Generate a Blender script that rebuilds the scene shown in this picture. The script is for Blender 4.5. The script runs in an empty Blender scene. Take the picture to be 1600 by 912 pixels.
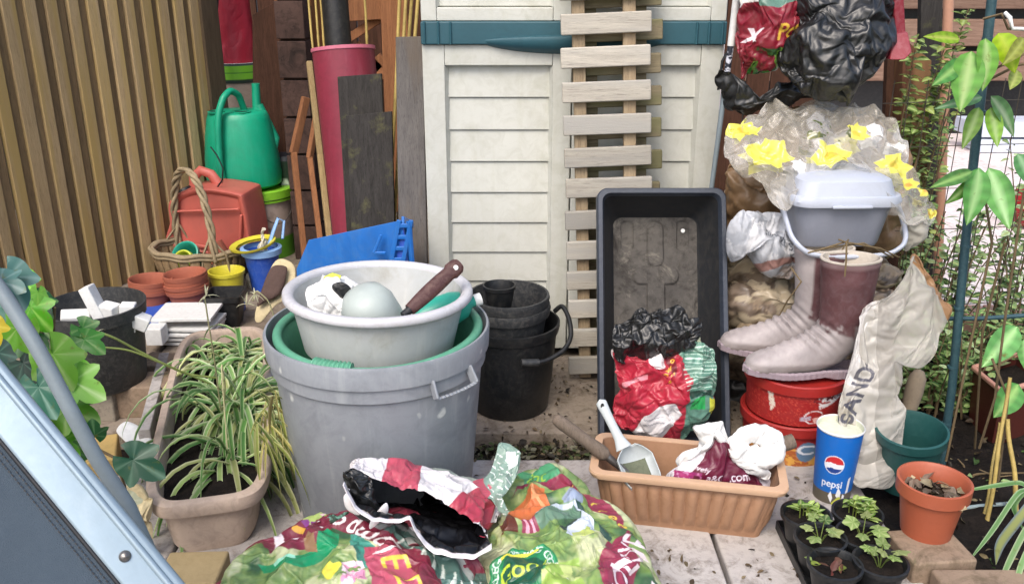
import bpy, math, random
import numpy as np
from math import radians as R, sin, cos, pi, tan, atan2, sqrt

# ------------------------------------------------------------------ camera, world, sun, exposure
scene = bpy.context.scene
CAMZ, PITCH, F = 1.21, R(20), 1400.0
cam = bpy.data.cameras.new('camera'); camo = bpy.data.objects.new('camera', cam)
scene.collection.objects.link(camo); scene.camera = camo
cam.sensor_width = 36; cam.lens = 36*F/1600; cam.clip_start = .05; cam.clip_end = 300
camo.location = (0, 0, CAMZ); camo.rotation_euler = (R(90)-PITCH, 0, 0)
world = bpy.data.worlds.new('World'); scene.world = world; world.use_nodes = True
nt = world.node_tree; bg = nt.nodes['Background']
sky = nt.nodes.new('ShaderNodeTexSky'); sky.sky_type = 'NISHITA'; sky.sun_disc = False
SUN_EL, SUN_AZ = R(52), R(200)          # azimuth measured clockwise from +Y
sky.sun_elevation = SUN_EL; sky.sun_rotation = SUN_AZ; sky.air_density = 1.0; sky.dust_density = 4.0; sky.ozone_density = 1.0
nt.links.new(sky.outputs[0], bg.inputs[0]); bg.inputs[1].default_value = .15
sl = bpy.data.lights.new('sun', 'SUN'); sl.energy = 1.0; sl.angle = R(30); sl.color = (1, .96, .9)
so = bpy.data.objects.new('sun', sl); scene.collection.objects.link(so)
so.rotation_euler = (R(90)-SUN_EL, 0, -SUN_AZ + pi)
scene.view_settings.view_transform = 'Standard'; scene.view_settings.look = 'None'
scene.view_settings.exposure = 0.86; scene.view_settings.gamma = 1.0
scene.render.engine = 'CYCLES'
try:
    scene.cycles.use_denoising = True
    scene.cycles.max_bounces = 8; scene.cycles.transparent_max_bounces = 12
except Exception: pass

# ------------------------------------------------------------------ pixel helpers
def ray(px, py):
    v = (456-py)/F
    return np.array([(px-800)/F, cos(PITCH)+v*sin(PITCH), -sin(PITCH)+v*cos(PITCH)])
def P(px, py, Y):
    d = ray(px, py); t = Y/d[1]
    return np.array([d[0]*t, Y, CAMZ+d[2]*t])
def G(px, py, z=0.0):
    d = ray(px, py); t = (z-CAMZ)/d[2]
    return np.array([d[0]*t, d[1]*t, z])
def A(*a): return np.array(a, float)
def lin(h):
    if not isinstance(h, str): return tuple(h[:3])
    h = h.lstrip('#'); c = [int(h[i:i+2], 16)/255 for i in (0, 2, 4)]
    return tuple(x/12.92 if x <= .04045 else ((x+.055)/1.055)**2.4 for x in c)
def rot(rx=0, ry=0, rz=0):
    cx, sx, cy, sy, cz, sz = cos(rx), sin(rx), cos(ry), sin(ry), cos(rz), sin(rz)
    X = np.array([[1,0,0],[0,cx,-sx],[0,sx,cx]]); Y = np.array([[cy,0,sy],[0,1,0],[-sy,0,cy]]); Z = np.array([[cz,-sz,0],[sz,cz,0],[0,0,1]])
    return Z @ Y @ X
def unit(v): v = np.asarray(v, float); return v/(np.linalg.norm(v)+1e-12)
def frame_to(d, up=(0,0,1)):
    z = unit(d); x = np.cross(up, z)
    if np.linalg.norm(x) < 1e-4: x = np.cross((0,1,0), z)
    x = unit(x); return np.stack([x, np.cross(z, x), z], axis=1)     # columns

# ------------------------------------------------------------------ numpy noise
def _h(ix, iy, iz, s):
    n = (ix*374761393 + iy*668265263 + iz*1440670441 + s*974634777) & 0xffffffff
    n = ((n ^ (n >> 13))*1274126177) & 0xffffffff
    n = ((n ^ (n >> 16))*2246822519) & 0xffffffff
    return ((n ^ (n >> 15)) & 0xffff)/32767.5-1
def vn(Pt, s=0):
    Pt = np.asarray(Pt, float); i = np.floor(Pt).astype(np.int64); f = Pt-i; f = f*f*(3-2*f)
    r = 0
    for dx in (0,1):
        for dy in (0,1):
            for dz in (0,1):
                w = (f[...,0] if dx else 1-f[...,0])*(f[...,1] if dy else 1-f[...,1])*(f[...,2] if dz else 1-f[...,2])
                r = r + w*_h(i[...,0]+dx, i[...,1]+dy, i[...,2]+dz, s)
    return r
def fbm(Pt, s=0, o=4):
    r = 0; a = .5
    for k in range(o): r = r+a*vn(Pt*(2**k), s+k*7); a *= .5
    return r
def tri(x): return 1-4*np.abs((x-np.floor(x))-.5)
def folds(Pt, seed, lam=.12, n=5, warp=.35, sharp=True):
    """sum of warped triangle waves: straight crisp creases like crumpled film"""
    g = np.random.default_rng(seed); r = 0; tot = 0
    for k in range(n):
        d = unit(g.normal(size=3)); l = lam*(1.0 if k < 2 else g.uniform(.3, .7))
        w = l/lam
        gate = np.clip(.5+1.1*vn(Pt/(lam*1.6)+k*3.3, seed+k+50), 0, 1)
        ph = Pt@d/l + warp*2*vn(Pt/(lam*1.3), seed+k) + g.uniform(0, 5)
        r = r+w*gate*(tri(ph) if sharp else np.sin(ph*2*pi)); tot += w
    return r/tot*1.6

# ------------------------------------------------------------------ mesh builder
COL = scene.collection
class MB:
    def __init__(s): s.V = []; s.F = []; s.M = []; s.C = []; s.n = 0
    def add(s, V, F, mi=0, col=None):
        V = np.asarray(V, float).reshape(-1, 3)
        s.V.append(V); s.F += [tuple(int(i)+s.n for i in f) for f in F]; s.M += [mi]*len(F)
        c = np.ones((len(V), 4))
        if col is not None:
            col = np.asarray(col, float)
            c[:, :col.shape[-1]] = col
        s.C.append(c); s.n += len(V); return s
    def grid(s, Q, cu=False, cv=False, mi=0, col=None, flip=False):
        nu, nv = Q.shape[:2]; iu = np.arange(nu if cu else nu-1); iv = np.arange(nv if cv else nv-1)
        a, b = np.meshgrid(iu, iv, indexing='ij'); a2 = (a+1) % nu; b2 = (b+1) % nv
        f = np.stack([a*nv+b, a2*nv+b, a2*nv+b2, a*nv+b2], -1).reshape(-1, 4)
        if flip: f = f[:, ::-1]
        return s.add(Q, f.tolist(), mi, None if col is None else np.asarray(col).reshape(nu*nv, -1))
    def box(s, c, d, Rm=None, mi=0, taper=(1,1), col=None):
        x, y, z = [q/2 for q in d]; tx, ty = taper
        V = np.array([[-x,-y,-z],[x,-y,-z],[x,y,-z],[-x,y,-z],[-x*tx,-y*ty,z],[x*tx,-y*ty,z],[x*tx,y*ty,z],[-x*tx,y*ty,z]])
        if Rm is not None: V = V@Rm.T
        return s.add(V+np.asarray(c, float), [(0,3,2,1),(4,5,6,7),(0,1,5,4),(1,2,6,5),(2,3,7,6),(3,0,4,7)], mi, None if col is None else np.tile(col, (8,1)))
    def bar(s, a, b, w, h, roll=0, mi=0):
        a, b = np.asarray(a, float), np.asarray(b, float); Fm = frame_to(b-a); 
        return s.box((a+b)/2, (w, h, np.linalg.norm(b-a)), Fm@rot(0,0,roll), mi)
    def tube(s, pts, r, n=8, caps=True, mi=0, col=None, closed=False, flat=1.0):
        p = np.asarray(pts, float); m = len(p); r = np.broadcast_to(np.asarray(r, float), (m,))
        T = (np.roll(p,-1,0)-np.roll(p,1,0)) if closed else np.gradient(p, axis=0)
        T /= np.linalg.norm(T, axis=1)[:,None]+1e-12
        N = np.zeros_like(p); x = frame_to(T[0])[:,0]
        for i in range(m):
            x = x-T[i]*np.dot(x, T[i]); x /= np.linalg.norm(x)+1e-12; N[i] = x
        B = np.cross(T, N); a = np.linspace(0, 2*pi, n, endpoint=False)
        Q = p[:,None]+r[:,None,None]*(np.cos(a)[None,:,None]*N[:,None]+flat*np.sin(a)[None,:,None]*B[:,None])
        c = None
        if col is not None: c = np.broadcast_to(np.asarray(col, float).reshape(-1, 3) if np.ndim(col)>1 else np.asarray(col, float)[None], (m,3))[:,None].repeat(n,1)
        s.grid(Q, cu=closed, cv=True, mi=mi, col=c, flip=True)
        if caps and not closed:
            o = s.n-m*n; s.F += [tuple(range(o+n-1, o-1, -1))[::-1], tuple(range(o+(m-1)*n, o+m*n))[::-1]]; s.M += [mi]*2
        return s
    def lathe(s, prof, n=48, c=(0,0,0), Rm=None, mi=0, col=None, sx=1, sy=1, a0=0, a1=2*pi):
        pr = np.asarray(prof, float); full = abs(a1-a0-2*pi) < 1e-6
        a = np.linspace(a0, a1, n, endpoint=not full)
        Q = np.stack([pr[:,0][:,None]*np.cos(a)*sx, pr[:,0][:,None]*np.sin(a)*sy, np.repeat(pr[:,1][:,None], n, 1)], -1)
        if Rm is not None: Q = Q@Rm.T
        cc = None
        if col is not None: cc = np.asarray(col, float)[:,None].repeat(n, 1)
        return s.grid(Q+np.asarray(c, float), cv=full, mi=mi, col=cc)
    def prism(s, outline, depth, Fm=np.eye(3), c=(0,0,0), mi=0):
        o = np.asarray(outline, float); n = len(o)
        V = np.concatenate([np.c_[o, np.full(n, -depth/2)], np.c_[o, np.full(n, depth/2)]])@Fm.T+np.asarray(c, float)
        return s.add(V, [tuple(range(n))[::-1], tuple(range(n, 2*n))]+[(i, (i+1)%n, n+(i+1)%n, n+i) for i in range(n)], mi)
    def build(s, name, mats, parent=None, smooth=None, bev=0, loc=None, solid=0, sub=0, weld=False, **props):
        V = np.concatenate(s.V); me = bpy.data.meshes.new(name)
        if loc is not None: V = V-np.asarray(loc, float)
        me.from_pydata(V.tolist(), [], s.F)
        mats = mats if isinstance(mats, (list, tuple)) else [mats]
        for m in mats: me.materials.append(m)
        me.polygons.foreach_set('material_index', s.M)
        ca = me.color_attributes.new('print', 'FLOAT_COLOR', 'POINT'); ca.data.foreach_set('color', np.concatenate(s.C).ravel())
        if weld:
            import bmesh
            b = bmesh.new(); b.from_mesh(me); bmesh.ops.remove_doubles(b, verts=b.verts, dist=1e-5); b.to_mesh(me); b.free()
        me.update()
        if smooth is not None:
            me.polygons.foreach_set('use_smooth', [True]*len(me.polygons)); me.set_sharp_from_angle(angle=R(smooth))
        o = bpy.data.objects.new(name, me); COL.objects.link(o)
        if parent is not None: o.parent = parent
        if loc is not None: o.location = tuple(float(q) for q in loc)
        if solid:
            m = o.modifiers.new('solid', 'SOLIDIFY'); m.thickness = solid; m.offset = -1
        if bev:
            m = o.modifiers.new('bevel', 'BEVEL'); m.width = bev; m.segments = 2; m.limit_method = 'ANGLE'; m.angle_limit = R(35)
            if smooth is None:
                me.polygons.foreach_set('use_smooth', [True]*len(me.polygons))
                w = o.modifiers.new('wn', 'WEIGHTED_NORMAL'); w.keep_sharp = False
        if sub:
            m = o.modifiers.new('sub', 'SUBSURF'); m.levels = sub; m.render_levels = sub
        for k, v in props.items(): o[k] = v
        return o
def tag(o, label, cat, group=None):
    o['label'] = label; o['category'] = cat
    if group: o['group'] = group
    return o
def thing(name, label, cat, loc=(0,0,0), rz=0, group=None, rx=0, ry=0):
    o = bpy.data.objects.new(name, None); COL.objects.link(o); o.empty_display_size = .05
    o.location = tuple(float(q) for q in loc); o.rotation_euler = (rx, ry, rz)
    return tag(o, label, cat, group)
def dup(root, loc, rz=0, label=None, rx=0, ry=0, scale=None):
    r = root.copy(); COL.objects.link(r); r.location = tuple(float(q) for q in loc); r.rotation_euler = (rx, ry, rz)
    if scale: r.scale = (scale,)*3
    if label: r['label'] = label
    for ch in list(root.children):
        c = ch.copy(); COL.objects.link(c); c.parent = r
        for g in list(ch.children):
            d = g.copy(); COL.objects.link(d); d.parent = c
    return r

# ------------------------------------------------------------------ materials
def _nt(name):
    m = bpy.data.materials.new(name); m.use_nodes = True; t = m.node_tree
    return m, t, t.nodes['Principled BSDF']
def _noise(t, scale, detail=6, rough=.6, vec=None, dist=0):
    n = t.nodes.new('ShaderNodeTexNoise'); n.inputs['Scale'].default_value = scale; n.inputs['Detail'].default_value = detail
    n.inputs['Roughness'].default_value = rough; n.inputs['Distortion'].default_value = dist
    if vec is not None: t.links.new(vec, n.inputs['Vector'])
    return n
def _ramp(t, a, b, ca=(0,0,0), cb=(1,1,1), src=None):
    r = t.nodes.new('ShaderNodeValToRGB'); e = r.color_ramp.elements
    e[0].position = a; e[1].position = b; e[0].color = (*ca[:3],1); e[1].color = (*cb[:3],1)
    if src is not None: t.links.new(src, r.inputs[0])
    return r
def _mix(t, fac, a, b, mode='MIX'):
    m = t.nodes.new('ShaderNodeMix'); m.data_type = 'RGBA'; m.blend_type = mode; m.clamp_factor = True
    for sock, v in ((m.inputs[0], fac), (m.inputs[6], a), (m.inputs[7], b)):
        if isinstance(v, bpy.types.NodeSocket): t.links.new(v, sock)
        elif isinstance(v, (tuple, list)): sock.default_value = (*v[:3], 1)
        else: sock.default_value = v
    return m.outputs[2]
def _coord(t, scale=(1,1,1), rotz=(0,0,0)):
    tc = t.nodes.new('ShaderNodeTexCoord'); oi = t.nodes.new('ShaderNodeObjectInfo')
    ad = t.nodes.new('ShaderNodeVectorMath'); ad.operation = 'MULTIPLY_ADD'
    t.links.new(oi.outputs['Random'], ad.inputs[0]); ad.inputs[1].default_value = (13.1, 7.7, 5.3)
    mp = t.nodes.new('ShaderNodeMapping'); mp.inputs['Scale'].default_value = scale; mp.inputs['Rotation'].default_value = rotz
    t.links.new(tc.outputs['Object'], ad.inputs[2]); t.links.new(ad.outputs[0], mp.inputs[0])
    return mp.outputs[0]
def _bump(t, b, h, strength, dist=.002, prev=None):
    n = t.nodes.new('ShaderNodeBump'); n.inputs['Strength'].default_value = strength; n.inputs['Distance'].default_value = dist
    t.links.new(h, n.inputs['Height'])
    if prev is not None: t.links.new(prev, n.inputs['Normal'])
    t.links.new(n.outputs[0], b.inputs['Normal']); return n.outputs[0]
def mat(name, col, rough=.5, dirt=.35, dirtcol='#5d5242', dscale=9, var=.12, bump=.25, bscale=160, spec=.5, metal=0, attr=False, specks=None, crinkle=0, trans=0, alpha=None, streak=None):
    m, t, b = _nt(name); v = _coord(t); c = lin(col)
    if attr:
        at = t.nodes.new('ShaderNodeAttribute'); at.attribute_name = 'print'; base = at.outputs['Color']
    else: base = c
    n1 = _noise(t, dscale*.6, 5, .65, v); n2 = _noise(t, dscale*5, 8, .7, v, 1.0)
    cv = _mix(t, _ramp(t, .3, .7, src=n1.outputs[0]).outputs[0], tuple(x*(1-var) for x in c) if not attr else base, tuple(min(1, x*(1+var)) for x in c) if not attr else base)
    dm = t.nodes.new('ShaderNodeMath'); dm.operation = 'MULTIPLY'
    t.links.new(_ramp(t, .45, .78, src=n2.outputs[0]).outputs[0], dm.inputs[0]); dm.inputs[1].default_value = dirt
    out = _mix(t, dm.outputs[0], cv, lin(dirtcol))
    if specks:                     # (colour, scale, threshold)
        vo = t.nodes.new('ShaderNodeTexNoise'); vo.inputs['Scale'].default_value = specks[1]; vo.inputs['Detail'].default_value = 2; t.links.new(v, vo.inputs['Vector'])
        out = _mix(t, _ramp(t, specks[2], specks[2]+.04, src=vo.outputs[0]).outputs[0], out, lin(specks[0]))
    if streak:                     # (light colour, dark colour, amount): run marks down the height and blotches
        vs = _coord(t, (26, 26, 1.6)); ns = _noise(t, 1, 6, .7, vs, .3); nb2 = _noise(t, 5, 5, .65, v, 1.2)
        f1 = t.nodes.new('ShaderNodeMath'); f1.operation = 'MULTIPLY'; f1.inputs[1].default_value = streak[2]; t.links.new(_ramp(t, .52, .72, src=ns.outputs[0]).outputs[0], f1.inputs[0])
        out = _mix(t, f1.outputs[0], out, lin(streak[0]))
        f2 = t.nodes.new('ShaderNodeMath'); f2.operation = 'MULTIPLY'; f2.inputs[1].default_value = streak[2]; t.links.new(_ramp(t, .52, .7, src=nb2.outputs[0]).outputs[0], f2.inputs[0])
        out = _mix(t, f2.outputs[0], out, lin(streak[1]))
    t.links.new(out, b.inputs['Base Color'])
    rr = t.nodes.new('ShaderNodeMapRange'); rr.inputs[3].default_value = max(.05, rough-.12); rr.inputs[4].default_value = min(1, rough+.18)
    t.links.new(n2.outputs[0], rr.inputs[0]); t.links.new(rr.outputs[0], b.inputs['Roughness'])
    b.inputs['Specular IOR Level'].default_value = spec; b.inputs['Metallic'].default_value = metal
    nb = _noise(t, bscale, 4, .6, v); pv = _bump(t, b, nb.outputs[0], bump, .0015)
    if crinkle:
        pvx = pv
        for sc_, ds, st_, dd in ((7, .8, 1.0, .02), (19, .5, .8, .008), (44, .3, .5, .003)):
            wn = _noise(t, sc_, 1.5, .4, v, ds); sb = t.nodes.new('ShaderNodeMath'); sb.operation = 'SUBTRACT'; sb.inputs[1].default_value = .5; t.links.new(wn.outputs[0], sb.inputs[0])
            ab = t.nodes.new('ShaderNodeMath'); ab.operation = 'ABSOLUTE'; t.links.new(sb.outputs[0], ab.inputs[0]); pvx = _bump(t, b, ab.outputs[0], min(1, crinkle*st_*1.6), dd, pvx)
    if trans: b.inputs['Transmission Weight'].default_value = trans
    if alpha is not None:
        if alpha == 'attr': t.links.new(at.outputs['Alpha'], b.inputs['Alpha'])
        else: b.inputs['Alpha'].default_value = alpha
    return m
def wood(name, c1, c2, c3=None, stretch=(1,1,14), scale=22, rough=.85, island=True, knots=False, moss=None):
    """grain runs along the axis whose stretch is smallest"""
    m, t, b = _nt(name); s = [14/q for q in stretch]; v = _coord(t, s)
    if island:
        ge = t.nodes.new('ShaderNodeNewGeometry'); ad = t.nodes.new('ShaderNodeVectorMath'); ad.operation = 'MULTIPLY_ADD'
        t.links.new(ge.outputs['Random Per Island'], ad.inputs[0]); ad.inputs[1].default_value = (31, 17, 23); t.links.new(v, ad.inputs[2]); v = ad.outputs[0]
    n1 = _noise(t, scale*.22, 8, .7, v, .6); n2 = _noise(t, scale*1.1, 6, .75, v, .3); n3 = _noise(t, scale*.05, 3, .5, v)
    a = _mix(t, _ramp(t, .33, .68, src=n1.outputs[0]).outputs[0], lin(c1), lin(c2))
    a = _mix(t, _ramp(t, .52, .75, src=n2.outputs[0]).outputs[0], a, tuple(x*.42 for x in lin(c1)))
    if c3: a = _mix(t, _ramp(t, .45, .62, src=n3.outputs[0]).outputs[0], a, lin(c3))
    if island:
        hs = t.nodes.new('ShaderNodeHueSaturation'); mr = t.nodes.new('ShaderNodeMapRange'); mr.inputs[3].default_value = .74; mr.inputs[4].default_value = 1.2
        t.links.new(ge.outputs['Random Per Island'], mr.inputs[0]); t.links.new(mr.outputs[0], hs.inputs['Value']); t.links.new(a, hs.inputs['Color']); a = hs.outputs[0]
    if moss:
        nm = _noise(t, 14, 6, .7, _coord(t)); a = _mix(t, _ramp(t, .55, .7, src=nm.outputs[0]).outputs[0], a, lin(moss))
    t.links.new(a, b.inputs['Base Color']); b.inputs['Roughness'].default_value = rough; b.inputs['Specular IOR Level'].default_value = .25
    _bump(t, b, n2.outputs[0], .55, .003)
    return m
def soilmat(name, c1, c2, c3, scale=30):
    m, t, b = _nt(name); v = _coord(t); n1 = _noise(t, scale, 10, .75, v); n2 = _noise(t, scale*.12, 5, .6, v)
    vo = t.nodes.new('ShaderNodeTexVoronoi'); vo.inputs['Scale'].default_value = scale*2.2; t.links.new(v, vo.inputs['Vector'])
    a = _mix(t, _ramp(t, .35, .7, src=n1.outputs[0]).outputs[0], lin(c1), lin(c2)); a = _mix(t, _ramp(t, .5, .72, src=n2.outputs[0]).outputs[0], a, lin(c3))
    t.links.new(a, b.inputs['Base Color']); b.inputs['Roughness'].default_value = .95; b.inputs['Specular IOR Level'].default_value = .2
    p = _bump(t, b, n1.outputs[0], 1, .012); _bump(t, b, vo.outputs[0], .5, .006, p); return m
def concrete(name, c1, c2, stain, moss=None):
    m, t, b = _nt(name); v = _coord(t); n1 = _noise(t, 3.2, 10, .72, v, .8); n2 = _noise(t, 40, 8, .7, v); n3 = _noise(t, 9, 8, .75, v, 1.5)
    a = _mix(t, _ramp(t, .35, .65, src=n1.outputs[0]).outputs[0], lin(c1), lin(c2))
    a = _mix(t, _ramp(t, .5, .66, src=n3.outputs[0]).outputs[0], a, lin(stain))
    f = t.nodes.new('ShaderNodeMath'); f.operation = 'MULTIPLY'; f.inputs[1].default_value = .55; t.links.new(_ramp(t, .5, .72, src=n2.outputs[0]).outputs[0], f.inputs[0])
    a = _mix(t, f.outputs[0], a, tuple(x*.35 for x in lin(stain)))
    if moss:
        n4 = _noise(t, 6, 8, .8, v, 2); a = _mix(t, _ramp(t, .56, .7, src=n4.outputs[0]).outputs[0], a, lin(moss))
    t.links.new(a, b.inputs['Base Color']); b.inputs['Roughness'].default_value = .92; b.inputs['Specular IOR Level'].default_value = .25
    p = _bump(t, b, n2.outputs[0], .6, .004); _bump(t, b, n3.outputs[0], .35, .006, p); return m
def leafmat(name, rough=.58, transl=.3, bump=.3):
    m, t, b = _nt(name); at = t.nodes.new('ShaderNodeAttribute'); at.attribute_name = 'print'; v = _coord(t)
    ge = t.nodes.new('ShaderNodeNewGeometry'); hs = t.nodes.new('ShaderNodeHueSaturation'); mr = t.nodes.new('ShaderNodeMapRange'); mr.inputs[3].default_value = .65; mr.inputs[4].default_value = 1.2
    t.links.new(ge.outputs['Random Per Island'], mr.inputs[0]); t.links.new(mr.outputs[0], hs.inputs['Value']); t.links.new(at.outputs['Color'], hs.inputs['Color'])
    n = _noise(t, 60, 5, .6, v); a = _mix(t, _ramp(t, .6, .8, src=n.outputs[0]).outputs[0], hs.outputs[0], lin('#6b6a2c'))
    t.links.new(a, b.inputs['Base Color']); b.inputs['Roughness'].default_value = rough; b.inputs['Specular IOR Level'].default_value = .35
    _bump(t, b, n.outputs[0], bump, .002)
    tr = t.nodes.new('ShaderNodeBsdfTranslucent'); t.links.new(a, tr.inputs[0]); mx = t.nodes.new('ShaderNodeMixShader'); mx.inputs[0].default_value = transl
    out = t.nodes['Material Output']; t.links.new(b.outputs[0], mx.inputs[1]); t.links.new(tr.outputs[0], mx.inputs[2]); t.links.new(mx.outputs[0], out.inputs[0])
    return m

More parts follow.
